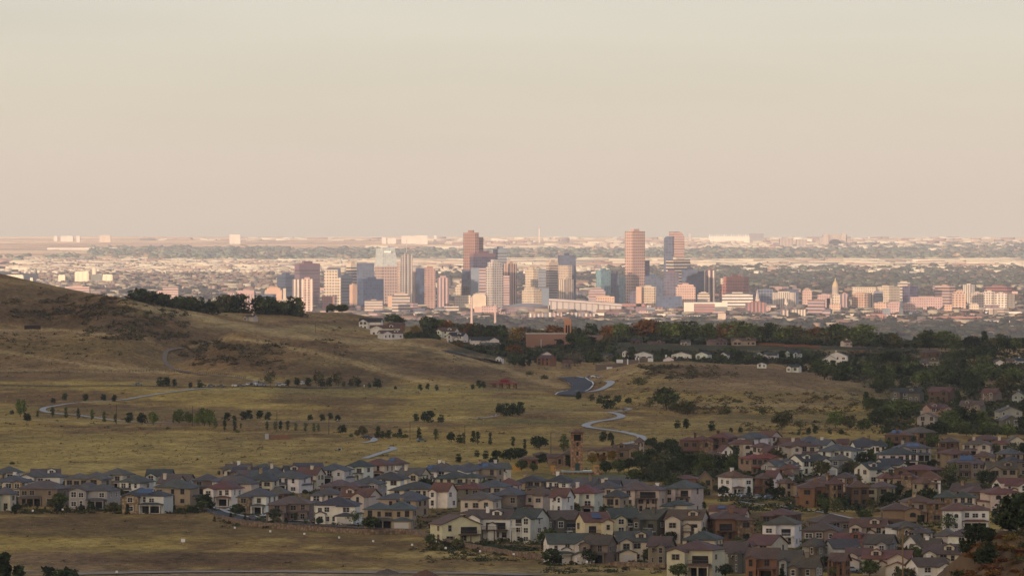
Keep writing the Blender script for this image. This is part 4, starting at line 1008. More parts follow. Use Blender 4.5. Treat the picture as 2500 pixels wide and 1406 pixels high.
SK = [
 (719,731,780,644,752,'purple','H','c',"broad purple-brown office slab with a plain band along its top"),
 (676,697,719,671,750,'dblue','S','',"dark blue stepped office block with pale stripes beside the purple slab"),
 (713,None,733,682,757,'cream','V','n',"narrow cream tower with vertical stripes in front of the purple slab"),
 (735,None,764,682,764,'pink','A','p',"pink apartment tower with a pale central spine"),
 (799,None,831,654,744,'navy','D','n',"dark navy slab rising behind the tower of square windows"),
 (791,None,824,659,752,'cream','G','n',"cream office tower with a grid of small square windows"),
 (824,None,832,678,752,'cream','G','n',"lower shoulder of cream square-windowed offices"),
 (832,None,860,672,750,'slate','H','c',"blue-grey round-topped office block with horizontal stripes"),
 (845,857,872,644,742,'cream','H','c',"cream tower striped dark standing left of the black glass slab"),
 (871,None,913,642,744,'dblue','D','n',"flat-topped dark blue glass slab beside the tallest pale tower"),
 (853,861,872,695,756,'peach','N','',"small peach windowless tower before the dark glass slab"),
 (873,887,936,681,756,'dblue','D','',"wide dark glass hotel block with a concrete edge"),
 (786,None,817,723,762,'red','g','n',"square brick-red block with small windows"),
 (580,None,620,709,768,'rose','v','c',"rose office block with dark glass below its heavy top"),
 (632,None,673,718,764,'dblue','D','n',"low dark glass block with pinkish posts"),
 (647,None,688,703,755,'peach','N','k',"peach stepped block behind the low dark glass"),
 (691,None,698,704,757,'cream','N','n',"thin cream blank tower between striped blocks"),
 (615,None,673,733,775,'rose','h','',"long low rose building above the ridge trees"),
 (680,None,731,731,768,'tan','g','',"low tan office building with a flat top"),
 (978,985,1007,622,750,'grey','A','mp',"striped residential tower with a white spine and thin mast"),
 (1006,None,1015,664,748,'peach','v','n',"slim peach tower squeezed beside the striped residential tower"),
 (1015,1036,1040,655,752,'navy','D','n',"dark blue tower with ragged top before the speckled brown one"),
 (1036,None,1063,656,754,'brown','A','',"brown apartment tower speckled with white balconies"),
 (890,None,934,733,768,'tan','h','',"low striped tan building with rooftop sheds"),
 (957,None,1001,717,764,'tan','H','k',"stepped tan office block with horizontal windows"),
 (947,None,957,723,760,'peach','N','n',"blank peach wall beside the stepped tan block"),
 (1067,None,1096,678,754,'rose','V','',"rose apartment slab with vertical ribs and pale roof hut"),
 (1111,None,1145,695,750,'cream','g','k',"cream stepped art deco tower with punched windows"),
 (1109,None,1149,721,752,'cream','g','n',"wide base of the cream stepped tower"),
 (1131,1160,1169,568,745,'brown','G','',"tallest brown-red tower with a flat plain band on top"),
 (1163,None,1180,579,744,'brown','h','n',"lower brown shoulder tower joined to the tallest brown tower"),
 (1127,None,1147,660,750,'navy','D','n',"dark blue block at the foot of the tall brown tower"),
 (1147,1156,1210,619,747,'purple','D','c',"huge dark slab framed in purple beside the brown tower"),
 (1204,None,1237,608,743,'slate','H','c',"grey-blue striped tower with a pale corner behind the dark slab"),
 (1150,None,1170,654,751,'slate','N','n',"blank blue-grey slab before the huge dark slab"),
 (1170,None,1186,655,751,'rose','H','n',"rose striped block before the pale residential tower"),
 (1186,1202,1228,640,758,'lgrey','A','k',"pale grey residential tower with many balconies"),
 (1228,1243,1262,644,748,'peach','V','',"peach tower with dark vertical stripes on one side"),
 (1229,None,1244,673,753,'rose','h','n',"low rose striped block between pale towers"),
 (1282,1303,1314,658,750,'cream','g','',"plain cream office slab standing behind the white hotel"),
 (1302,None,1333,657,747,'slate','H','n',"stepped blue striped office building"),
 (1333,1341,1363,640,746,'tan','h','c',"tan slab tower with a shaded brown flank"),
 (1362,None,1406,623,743,'navy','D','',"dark navy tower with a bright sign near its top"),
 (1362,1388,1397,648,748,'tan','g','n',"tan stepped tower before the dark navy tower"),
 (1363,1379,1400,682,754,'cream','v','',"cream tower with vertical light and dark strips"),
 (1274,1304,1323,704,757,'cream','g','k',"cream hotel block of three setbacks"),
 (1323,None,1340,703,757,'slate','N','n',"blank blue-grey hotel end wall"),
 (1152,None,1187,718,758,'cream','N','k',"cream theatre block with a sloping roof"),
 (1455,1468,1491,660,749,'teal','T','',"teal glass tower with pale rooftop boxes"),
 (1491,None,1511,668,748,'dblue','D','n',"dark blue tower right beside the teal glass one"),
 (1511,None,1527,676,747,'teal','T','n',"lower teal block next to the tall square-windowed tower"),
 (1437,None,1478,705,757,'rose','h','k',"rose stepped building with dark window bands"),
 (1455,None,1500,724,762,'peach','g','',"low peach building with punched windows beside the stadium"),
 (1526,1544,1575,565,746,'pink','G','a',"tallest pink tower with a flat top and full grid of windows"),
 (1575,None,1586,636,744,'purple','D','n',"narrow purple slab behind the tallest pink tower"),
 (1575,None,1610,674,749,'dblue','D','',"dark blue gridded glass block beside the tallest pink tower"),
 (1608,None,1621,682,749,'dblue','D','n',"lower dark blue gridded glass wing"),
 (1537,None,1553,710,755,'purple','D','n',"dark purple block by the cream slabs"),
 (1553,None,1566,700,756,'peach','N','n',"slim peach blank slab"),
 (1564,1597,1602,700,756,'cream','g','',"broad cream slab with a blue shaded end"),
 (1626,1645,1686,634,751,'cream','S','',"cream tower with bold dark horizontal stripes"),
 (1621,None,1657,665,756,'purple','D','',"dark purple tower before the striped cream one"),
 (1665,None,1704,658,753,'navy','D','',"dark brown-blue tower with a cluttered roof"),
 (1704,None,1718,662,752,'dblue','D','n',"dark narrow slab left of the white-pillared tower"),
 (1717,None,1745,661,752,'purple','W','p',"dark tower with bold white vertical pillars"),
 (1650,None,1698,695,757,'pink','g','k',"solid pink office block with punched windows"),
 (1602,None,1665,723,760,'dblue','D','n',"low wide dark glass building"),
 (1767,1817,1829,676,748,'red','P','c',"brick-red office block with large square windows"),
 (1757,None,1775,694,747,'red','P','n',"lower brick-red step of the square-windowed block"),
 (1757,None,1774,680,743,'cream','g','n',"cream block peeping out behind the brick-red one"),
 (1763,None,1838,716,757,'white','H','k',"white stepped office block with green window bands"),
 (1703,None,1733,715,757,'cream','h','k',"cream block with a plain central shaft"),
 (1670,None,1776,738,768,'white','N','n',"long white windowless hall"),
 (1695,None,1745,742,771,'red','h','n',"low brick building set before the long white hall"),
 (1821,None,1871,738,768,'red','V','',"brick-red apartment block below the pointed spire"),
 (1886,1938,1943,714,752,'white','v','',"wide white office slab with fine ribs"),
 (1850,None,1888,706,748,'slate','D','n',"dark slate block behind the pointed spire"),
 (1916,None,1950,706,746,'navy','D','n',"dark block behind the wide white slab"),
 (1959,None,1982,706,752,'pink','g','k',"pink block crowned by a small upper storey"),
 (1996,None,2027,719,757,'rose','g','',"rose apartment block below the domed capitol"),
 (2033,None,2051,719,760,'cream','g','',"pale block right under the domed capitol"),
 (2052,None,2072,717,758,'rose','V','',"dark ribbed rose tower beside the domed capitol"),
 (2081,2112,2121,716,758,'peach','A','',"broad peach apartment tower with notched top"),
 (2113,None,2135,714,757,'tan','v','n',"tan ribbed tower beside the notched peach one"),
 (2140,2171,2198,700,752,'cream','g','',"large cream block with a blank grey flank"),
 (2135,None,2156,711,756,'slate','h','n',"blue-grey banded block before the large cream one"),
 (2192,None,2222,690,746,'cream','H','',"cream striped block on the wooded rise"),
 (2204,2222,2243,698,753,'purple','D','',"dark purple cube-like office block"),
 (2081,None,2140,701,748,'cream','g','n',"long cream building behind the apartment towers"),
 (2284,2318,2333,698,750,'pink','H','',"pink banded office block at the forest edge"),
 (2325,None,2358,712,758,'peach','A','k',"tall peach apartment tower with stepped shoulders"),
 (2223,None,2301,725,756,'rose','g','',"long rose apartment range with pitched corners"),
 (2351,2371,2381,695,744,'white','v','',"white slab standing alone among the trees"),
 (2409,2458,2471,700,750,'red','H','',"wide dark red office block above the white pair"),
 (2403,2423,2429,712,759,'white','A','',"white balconied tower of the eastern pair"),
 (2429,None,2459,716,759,'white','A','',"white apartment slab with a green rooftop"),
 (2459,None,2478,718,760,'olive','A','',"dark olive unfinished-looking apartment tower"),
 (2369,None,2402,714,755,'tan','g','',"tan apartment block with square openings"),
 (1973,2012,2015,733,776,'rose','H','',"rose office slab with bright window rows"),
 (2008,None,2027,757,778,'rose','H','n',"lower rose wing with bright window rows"),
 (1906,None,1925,757,780,'tan','V','',"tan shaft block of the forest-edge pair"),
 (1931,None,1968,756,780,'cream','v','',"cream ribbed slab of the forest-edge pair"),
 (2025,None,2052,742,764,'peach','g','',"peach block before the domed capitol"),
 (2134,None,2167,739,768,'peach','g','',"peach low-rise apartment block"),
 (2166,None,2204,738,770,'rose','g','k',"rose apartment house by the dark steeple"),
 (2207,None,2234,740,768,'rose','g','',"rose flats right of the dark steeple"),
 (2305,None,2325,744,768,'peach','g','',"short peach apartment block beside the stepped tower"),
 (1338,None,1343,745,764,'tan','N','n',"small tan stair block beside the stadium"),
 (160,None,218,700,755,'pink','h','',"pink office block peeping over the grassy hill"),
 (383,None,398,711,745,'pink','g','',"small pink block among the far western trees"),
 (397,None,435,700,738,'pink','h','n',"long pink school-like building in the western trees"),
]
for i, (x0, xs, x1, ty, pb, cc, pk, ex, lb) in enumerate(SK):
    H = 257 - (ty - 500) * 257 / (pb - 500)
    tw = H > 45
    tower(x0, xs, x1, ty, pb, cc, pk, ex, lb.replace(" left of", " beside").replace(" right of", " beside"), "office_tower" if tw else "city_building", "tower" if tw else "building", "downtown skyline buildings")
# --- the glass tower with a tilted crown
def special():
    def at(pb): return 257.0 * F / (pb - EY)
    Y = at(750); k = Y / F
    def XX(px): return (px - 1250) * k
    def ZZ(py): return -(py - EY) * k + 257
    # pale glass tower with chamfered, slanting crown
    cx = XX(943)
    r = empty("office_tower", (cx, Y, -257)); tag(r, "tallest pale glass tower with a slanting faceted crown", "tower", "downtown skyline buildings")
    a = (XX(915) - cx, 14); b_ = (XX(934) - cx, -12); c = (XX(971) - cx, 6); d = (XX(955) - cx, 34)
    e = (XX(912) - cx, 18)
    mb = MB(); mb.prism([a, b_, c, d], -4, ZZ(650), 0, 1); mb.build("tower_body", [pat('G'), m_flatroof()], r, (.46, .36, .33, 1), uv=True)
    mb = MB(); z0, z1, z2 = ZZ(650), ZZ(607), ZZ(603)
    zs = [z1 - 0, z1 + 1, z2 - 2, z2]; top = []
    P4 = [a, b_, c, d]; sh = [(p[0] * s, p[1] * s) for p, s in zip(P4, (.9, .98, .72, .7))]
    mid = [(p[0], p[1], z0 + .02) for p in P4]; tp = [(q[0], q[1], z) for q, z in zip(sh, (z1, z1 + 1, z2, z2))]
    for i in range(4): mb.face([mid[i], mid[(i + 1) % 4], tp[(i + 1) % 4], tp[i]], 0, [(0, 0), (30, 0), (30, 40), (0, 40)])
    mb.face(tp, 1); mb.build("glass_crown", [facade("pale_glass", 5, 4, .9, .9, (.40, .45, .46), .35), m_flatroof()], r, (.55, .55, .53, 1), uv=True)
    sg = MB(); sg.box(XX(938) - cx, XX(955) - cx, -13.2, -12.6, ZZ(617), ZZ(613)); sg.build("sign", pat('N'), r, (.85, .83, .8, 1))
    mb = MB(); mb.box(XX(970) - cx, XX(977) - cx, 10, 32, 0, ZZ(640)); mb.build("side_wing", [pat('g'), m_flatroof()], r, (.5, .38, .32, 1), uv=True)
    # round-shouldered pair
    Y = at(747); k = Y / F; cx = XX(1646)
    r = empty("office_tower", (cx, Y, -257)); tag(r, "double tower with rounded shoulders like a cash register", "tower", "downtown skyline buildings")
    def arched(px0, px1, pyt, side, y0, y1, color, pk, nm):
        x0, x1 = XX(px0) - cx, XX(px1) - cx; zt = ZZ(pyt); rr = (x1 - x0) * .42; n = 8
        if side > 0: prof = [(x0, -4), (x1, -4)] + [(x1 - rr + rr * math.cos(math.pi / 2 * i / n), zt - rr + rr * math.sin(math.pi / 2 * i / n)) for i in range(n + 1)] + [(x0, zt)]
        else: prof = [(x0, -4), (x1, -4), (x1, zt)] + [(x0 + rr - rr * math.sin(math.pi / 2 * i / n), zt - rr + rr * math.cos(math.pi / 2 * i / n)) for i in range(n + 1)]
        mb = MB(); mb.face([(x, y0, z) for x, z in prof], 0, [(x, z) for x, z in prof]); mb.face([(x, y1, z) for x, z in reversed(prof)], 0, [(x, z) for x, z in reversed(prof)])
        m = len(prof)
        for i in range(m):
            p, q = prof[i], prof[(i + 1) % m]; mb.face([(p[0], y0, p[1]), (p[0], y1, p[1]), (q[0], y1, q[1]), (q[0], y0, q[1])], 0, [(0, p[1]), (30, p[1]), (30, q[1]), (0, q[1])])
        mb.build(nm, pat(pk), r, color, uv=True)
    arched(1621, 1643, 577, -1, -8, 26, (.10, .12, .18, 1), 'D', "glass_wing")
    arched(1634, 1671, 566, 1, 0, 34, (.40, .25, .22, 1), 'h', "tower_body")
    # signs on the two named towers: pale bands only
    for px0, px1, py, pb in ((1134, 1151, 573, 745), (1383, 1399, 626, 743)):
        pass
    # capitol dome
    Y = at(757); k = Y / F; cx = XX(2040)
    r = empty("capitol", (cx, Y, -257)); tag(r, "domed capitol with a slender lantern rising over the apartment blocks", "capitol")
    mb = MB(); mb.box(XX(2018) - cx, XX(2062) - cx, 0, 40, 0, ZZ(728)); mb.build("main_block", [pat('v'), m_flatroof()], r, (.45, .38, .34, 1), uv=True)
    mb = MB(); mb.cyl(0, 20, 9.5, 9.5, ZZ(728), ZZ(716), 16); mb.cyl(0, 20, 8, 8, ZZ(716), ZZ(700), 16); mb.build("drum", pat('N'), r, (.40, .34, .31, 1))
    mb = MB(); n = 7
    for i in range(n):
        t0, t1 = i / n * math.pi / 2, (i + 1) / n * math.pi / 2; h = ZZ(686) - ZZ(700)
        mb.cyl(0, 20, 7.2 * math.cos(t0), max(7.2 * math.cos(t1), .3), ZZ(700) + h * math.sin(t0), ZZ(700) + h * math.sin(t1), 16, cap=False)
    mb.build("dome", pat('N'), r, (.52, .42, .26, 1))
    mb = MB(); mb.cyl(0, 20, 1.9, 1.7, ZZ(687), ZZ(683), 8); mb.cyl(0, 20, 1.5, 0.05, ZZ(683), ZZ(677), 8); mb.build("lantern", pat('N'), r, (.55, .45, .3, 1))
    # pointed spires
    for px, p0, p1, w_, pb, colr, lb in ((1849, 705, 737, 5, 762, (.5, .44, .42, 1), "pale pointed spire above the brick-red apartments"), (2200, 727, 760, 5, 775, (.10, .13, .17, 1), "dark steeple with a broad pointed roof"),
                                         (1919, 722, 745, 4, 765, (.66, .58, .5, 1), "small white bell tower before the wide white slab")):
        Y = at(pb); k = Y / F; cx = XX(px); r = empty("spire", (cx, Y, -257)); tag(r, lb, "spire")
        z0 = ZZ(p1); zt = ZZ(p0); mb = MB(); mb.box(-w_ * k, w_ * k, -w_ * k, w_ * k, 0, z0 + (zt - z0) * .25); mb.build("shaft", pat('g'), r, colr, uv=True)
        mb = MB(); mb.cyl(0, 0, w_ * k * .95, .1, z0 + (zt - z0) * .25, zt, 4); mb.build("pointed_roof", pat('N'), r, colr)
    # stadium: long low stand with a dipping roof edge
    Y = at(764); k = Y / F; cx = XX(1430)
    r = empty("stadium", (cx, Y, -257)); tag(r, "long grey stadium with a roof sloping down towards the cream slabs", "stadium")
    mb = MB(); n = 16; x = [XX(1340 + (1518 - 1340) * i / n) - cx for i in range(n + 1)]
    zt = [ZZ(731 + 13 * (i / n) ** 1.2) for i in range(n + 1)]
    for i in range(n):
        mb.face([(x[i], 0, -3), (x[i + 1], 0, -3), (x[i + 1], 0, zt[i + 1] - 4), (x[i], 0, zt[i] - 4)], 0, [(x[i], 0), (x[i + 1], 0), (x[i + 1], 20), (x[i], 20)])
        mb.face([(x[i], 0, zt[i] - 4), (x[i + 1], 0, zt[i + 1] - 4), (x[i + 1], 110, zt[i + 1] + 2), (x[i], 110, zt[i] + 2)], 1)
        mb.face([(x[i + 1], 110, -3), (x[i], 110, -3), (x[i], 110, zt[i] + 2), (x[i + 1], 110, zt[i + 1] + 2)], 0)
    mb.face([(x[0], 110, -3), (x[0], 0, -3), (x[0], 0, zt[0] - 4), (x[0], 110, zt[0] + 2)], 0); mb.face([(x[n], 0, -3), (x[n], 110, -3), (x[n], 110, zt[n] + 2), (x[n], 0, zt[n] - 4)], 0)
    mb.build("stand", [facade("stadium_bays", 14, 99, .25, 1, (.16, .15, .17)), m_flatroof()], r, (.42, .38, .37, 1), uv=True)
    mb = MB()
    for i in range(n):
        mb.face([(x[i], -5, zt[i] - 3), (x[i + 1], -5, zt[i + 1] - 3), (x[i + 1], -5, zt[i + 1] + 1.5), (x[i], -5, zt[i] + 1.5)], 0); mb.face([(x[i], -5, zt[i] + 1.5), (x[i + 1], -5, zt[i + 1] + 1.5), (x[i + 1], 14, zt[i + 1] + 1.5), (x[i], 14, zt[i] + 1.5)], 0)
        mb.face([(x[i + 1], -5, zt[i + 1] - 3), (x[i], -5, zt[i] - 3), (x[i], 14, zt[i] - 3), (x[i + 1], 14, zt[i + 1] - 3)], 0)
    mb.build("roof_canopy", pat('N'), r, (.48, .42, .40, 1))
    # arena, low and round, west of the stadium
    r = empty("arena", (XX(1285), Y, -257)); tag(r, "low round-roofed arena between the hotel and the stadium", "arena")
    mb = MB(); mb.cyl(0, 60, 56, 56, -3, 15, 24); mb.build("drum", pat('v'), r, (.28, .27, .3, 1)); mb = MB(); mb.cyl(0, 60, 58, 20, 15.01, 22, 24); mb.build("roof", pat('N'), r, (.30, .30, .33, 1))
    # two tall chimneys
    for px, p0, pb, w_, lb in ((1151.5, 727, 800, 2.6, "taller pinkish factory chimney"), (1209, 746, 800, 2.3, "shorter pale factory chimney")):
        Y = at(pb); k = Y / F; r = empty("chimney_stack", (XX(px), Y, -257)); tag(r, lb + " rising above the ridge trees", "chimney")
        mb = MB(); mb.cyl(0, 0, w_ * k * 1.25, w_ * k * .85, -2, ZZ(p0), 14); mb.build("shaft", pat('N'), r, (.52, .38, .35, 1)); mb = MB(); mb.cyl(0, 0, w_ * k, w_ * k, ZZ(p0) + .01, ZZ(p0) + 2, 14); mb.build("rim", pat('N'), r, (.4, .3, .28, 1))
    # grain silos far left
    for j, (a0, a1, p0, pb, lb) in enumerate(((182, 217, 663, 692, "tall cream silo block of the western grain works"), (222, 250, 670, 691, "lower cream silo block beside the round stack"), (250, 275, 670, 693, "easternmost cream silo block of the grain works"),
                                 (142, 159, 671, 692, "small stepped cream silo block"), (73, 80, 678, 692, "tiny white silo at the foot of the hill crest"), (0, 58, 671, 688, "low cream warehouse behind the hill crest"))):
        Y = at(pb); k = Y / F; r = empty("grain_silo", (XX((a0 + a1) / 2), Y, -257)); tag(r, lb, "silo", "grain silos"); hw = (a1 - a0) / 2 * k
        mb = MB(); m_ = max(2, int(hw * 2 / 12))
        for q in range(m_): mb.cyl(-hw + (q + .5) * 2 * hw / m_, 8, hw / m_ * 1.02, hw / m_ * 1.02, -2, ZZ(p0) - 3, 10)
        mb.box(-hw * .96, hw * .96, 2, 20, -2, ZZ(p0) - 3.5); mb.build("silo_body", pat('N'), r, (.80, .72, .55, 1))
        mb = MB(); mb.box(-hw * .9, hw * .9, 4, 16, ZZ(p0) - 2.99, ZZ(p0)); mb.build("headhouse", pat('N'), r, (.80, .72, .55, 1))
    Y = at(690); k = Y / F; r = empty("silo_tower", (XX(230), Y, -257)); tag(r, "slim round stack standing over the cream silos", "silo"); mb = MB(); mb.cyl(0, 0, 7.5, 7.2, -2, ZZ(655), 14); mb.build("shaft", pat('N'), r, (.78, .7, .55, 1))
    mb = MB(); mb.cyl(0, 0, 5, 5, ZZ(655) + .01, ZZ(653), 14); mb.build("cap", pat('N'), r, (.7, .62, .5, 1))
    # airport on the horizon
    pb = 592; Y = at(pb); k = Y / F
    r = empty("control_tower", (XX(1317), Y, -257)); tag(r, "slim airport control tower standing on the horizon", "control tower")
    mb = MB(); mb.cyl(0, 0, 6.5, 5, -2, ZZ(558), 10); mb.build("shaft", pat('N'), r, (.7, .62, .52, 1)); mb = MB(); mb.cyl(0, 0, 5, 8.5, ZZ(558) + .01, ZZ(554.5), 10); mb.cyl(0, 0, 7.5, 5, ZZ(554.5), ZZ(553), 10); mb.build("cab", pat('N'), r, (.45, .42, .4, 1)); mb = MB(); mb.cyl(0, 0, 1.2, .6, ZZ(553) + .01, ZZ(549), 5); mb.build("antenna", pat('N'), r, (.6, .5, .45, 1))
    r = empty("terminal", (XX(1780), Y, -257)); tag(r, "white tent-roofed airport terminal on the horizon", "terminal")
    mb = MB(); hw = 50 * k; mb.box(-hw, hw, 0, 60, -2, ZZ(578)); mb.build("hall", pat('N'), r, (.80, .74, .64, 1)); mb = MB()
    for i in range(17):
        x0 = -hw + 2 * hw * (i + .5) / 17; rr = 2 * hw / 17 / 2 * 1.25; z0 = ZZ(577.5); z1 = ZZ(570.5 + (i % 3))
        mb.cyl(x0, 20, rr, rr * .3, z0, z0 + (z1 - z0) * .45, 8, cap=False); mb.cyl(x0, 20, rr * .3, .3, z0 + (z1 - z0) * .45, z1, 8)
    mb.build("tent_roof", pat('N'), r, (.86, .82, .74, 1))
    for j, (a0, a1, p0, p1, colr, pk, lb) in enumerate(((1830, 1865, 570, 582, 'grey', 'h', "grey airport hotel beside the tented terminal"), (1680, 1687, 571, 584, 'white', 'v', "small pale block on the horizon beside the tents"), (1903, 1936, 583, 594, 'cream', 'V', "ribbed cream building on the horizon"),
            (1944, 1969, 585, 594, 'cream', 'V', "second ribbed cream building near the horizon"), (2000, 2015, 580, 592, 'cream', 'v', "cream wing of the far arched hotel"), (2009, 2068, 573, 591, 'cream', 'k', "grand cream hotel with towers and an arched front"),
            (560, 587, 573, 586, 'white', 'N', "lone white box of a building on the horizon"), (980, 1014, 576, 586, 'white', 'N', "low white hangar on the horizon"), (1014, 1044, 575, 587, 'white', 'N', "taller white hangar on the horizon"), (1059, 1066, 575, 585, 'white', 'N', "tiny white box right of the hangars"),
            (932, 943, 580, 586, 'white', 'N', "small white shed west of the hangars"), (946, 967, 581, 586, 'white', 'N', "low white shed between the hangars"), (131, 140, 576, 580, 'white', 'N', "first white speck of a barn on the far hill"), (148, 178, 576, 581, 'white', 'N', "long white barn on the far hill"), (186, 195, 576, 582, 'white', 'N', "small white barn on the far hill"),
            (243, 270, 574, 582, 'cream', 'N', "cream warehouse on the far hill crest"), (115, 240, 605, 610, 'white', 'N', "very long white warehouse below the far hill"), (267, 304, 604, 610, 'white', 'N', "long white warehouse next to the very long one"), (312, 353, 604, 610, 'cream', 'N', "pale truck depot below the far hill"),
            (1354, 1375, 597, 606, 'cream', 'v', "pale flats before the horizon fields"), (1391, 1417, 598, 606, 'cream', 'g', "low pale flats before the horizon fields"), (1427, 1450, 598, 605, 'cream', 'g', "row of pale flats before the horizon fields"), (1463, 1483, 593, 606, 'cream', 'v', "taller pale hotel before the horizon fields"), (1490, 1505, 595, 606, 'cream', 'g', "small pale hotel before the horizon fields"))):
        pbb = p1 + 10 if p1 < 600 else p1 + 1
        pk2 = 'v' if pk == 'k' else pk
        rt = tower(a0, None, a1, p0, pbb, colr, pk2, 'n', lb.replace("right of", "beside"), "distant_building", "building", "pale buildings near the horizon", depth=80)
        if pk == 'k':
            mb = MB(); hw = (a1 - a0) / 2 * 257 * F / (pbb - EY) / F; hh = 257 - (p0 - 500) * 257 / (pbb - 500)
            for q in (-.72, .72): mb.box(hw * q - 14, hw * q + 14, -60, -41, -2, hh + 8)
            mb.build("corner_tower", pat('v'), rt, (.62, .52, .41, 1), uv=True)
            mb = MB(); n = 10; mb.face([(-36, -41.5, 0), (36, -41.5, 0)] + [(36 * math.cos(math.pi * i / n), -41.5, 20 + 24 * math.sin(math.pi * i / n)) for i in range(n + 1)], 0); mb.build("arched_window", m_glass(), rt)
special()
# a row of pale narrow apartment houses before the stadium
R = random.Random(5)
x = 1290
i = 0
while x < 1452:
    w_ = R.uniform(7, 11); c_ = ['white', 'rose', 'lgrey', 'pink', 'slate'][i % 5]
    tower(x, None, x + w_ - 1.2, R.uniform(762, 766), 781, c_, 'v', 'n', "narrow %s apartment house in the terrace below the stadium" % {'white': 'white', 'rose': 'rose', 'lgrey': 'pale grey', 'pink': 'pink', 'slate': 'slate'}[c_], "apartment_house", "house", "terrace of apartment houses below the stadium", depth=14)
    x += w_; i += 1
# named low buildings of the near city
LOW = [(2279,2397,773,786,'red','h',"long dark red warehouse by the railway"),(2393,2466,783,793,'lgrey','N',"long pale grey shed with a red patch"),(1604,1625,766,780,'white','g',"white industrial building on the near edge of the city"),(1628,1666,769,781,'slate','h',"blue-green glazed office at the near edge of the city"),
 (1667,1716,770,780,'white','g',"long white building at the near edge of the city"),(1753,1772,765,784,'tan','N',"tan stair block with a conveyor"),(1772,1810,771,783,'rose','N',"rose shed with a sloping conveyor roof"),(2413,2453,810,821,'white','h',"white banded office in the near trees"),
 (2453,2478,812,822,'red','g',"brick building beside the white banded office"),(2325,2370,829,838,'rose','g',"low rose building just behind the ridge trees"),(2371,2410,831,842,'peach','g',"low peach sheds just behind the ridge trees"),(2410,2462,828,842,'rose','h',"long rose sheds just behind the ridge trees"),
 (2195,2236,829,836,'teal','N',"teal roofed shed among the ridge trees"),(2160,2300,794,802,'rose','N',"long low rose railway shed"),(1510,1580,741,756,'red','g',"brick-red warehouse below the cream slabs"),(1583,1618,750,762,'red','V',"dark red stepped building"),
 (1180,1222,752,770,'rose','G',"rose building with framed openings by the chimneys"),(1158,1182,750,768,'pink','N',"pink gabled hall by the taller chimney"),(1162,1189,735,748,'peach','N',"peach domed exhibition hall"),(1452,1475,764,778,'white','N',"white shed by the stadium end"),
 (1480,1512,762,775,'purple','N',"dark shed by the stadium end"),(2465,2500,795,806,'white','h',"white block at the frame edge by the railway"),(1745,1880,742,750,'tan','h',"long tan block behind brick apartments"),(2030,2080,780,788,'white','N',"white canopy roof at the forest edge"),
 (2100,2125,768,780,'pink','g',"pink town houses by the forest edge"),(2126,2160,766,780,'red','g',"red town houses by the forest edge"),(2161,2190,768,781,'pink','v',"pink ribbed flats by the forest edge"),(2053,2085,766,780,'cream','g',"cream flats by the forest edge")]
for x0, x1, p0, p1, cc, pk, lb in LOW:
    tower(x0, None, x1, p0, p1, cc, pk, '', lb, "city_building", "building", "low buildings of the near city", depth=25)
# many more blocks between the towers
occ = []
R = random.Random(77)
words_c = {'cream': 'cream', 'rose': 'rose', 'pink': 'pink', 'peach': 'peach', 'red': 'brick-red', 'white': 'white', 'tan': 'tan', 'lgrey': 'pale grey', 'slate': 'blue-grey', 'purple': 'dark purple', 'dblue': 'dark blue', 'navy': 'navy blue'}
n = 0; tries = 0
while n < 195 and tries < 4000:
    tries += 1
    pb = R.choice([R.uniform(752, 800), R.uniform(756, 785), R.uniform(715, 750)])
    px = R.uniform(560, 2480) if pb < 790 else R.uniform(560, 1600)
    if pb < 750 and px < 1500 and R.random() < .5: continue
    w_ = R.uniform(9, 40) if pb > 752 else R.uniform(10, 34); h_ = R.uniform(5, 16) if R.random() < .8 else R.uniform(14, 26)
    if pb > 780: h_ = R.uniform(4, 9)
    if any(abs(px - q[0]) < (w_ + q[2]) / 2 + 1 and abs(pb - q[1]) < 2.2 for q in occ): continue
    if any(abs(px - (q[0] + q[2]) / 2) < (w_ + q[2] - q[0]) / 2 and abs(pb - q[4]) < 3.5 for q in SK): continue
    if 1290 < px < 1520 and pb > 756: continue
    occ.append((px, pb, w_))
    cc = R.choice(['cream', 'rose', 'pink', 'peach', 'rose', 'red', 'white', 'tan', 'lgrey', 'slate', 'rose', 'pink', 'dblue', 'slate', 'navy', 'rose', 'purple'])
    pk = R.choice(['g', 'h', 'N', 'v', 'g', 'G', 'H'])
    kind = {'g': 'with small windows', 'G': 'with square windows', 'h': 'with thin window bands', 'H': 'with bold window bands', 'N': 'with blank walls', 'v': 'with ribbed walls', 'V': 'with ribs'}[pk]
    zone = "west of the towers" if px < 1100 else ("below the downtown towers" if px < 1750 else "around the capitol dome")
    if pb < 750: zone = "half behind downtown" if px < 1750 else "by the eastern forest"
    tower(px - w_ / 2, None if R.random() < .6 else px - w_ / 2 + w_ * R.uniform(.3, .7), px + w_ / 2, pb - h_ - 1, pb, cc, pk, R.choice(['', 'n', 'k', 'n']), "%s %s block %s %s" % ("tall" if h_ > 16 else "low" if h_ < 8 else "medium", words_c[cc], kind, zone), "city_building", "building", "blocks of the near city")
    n += 1
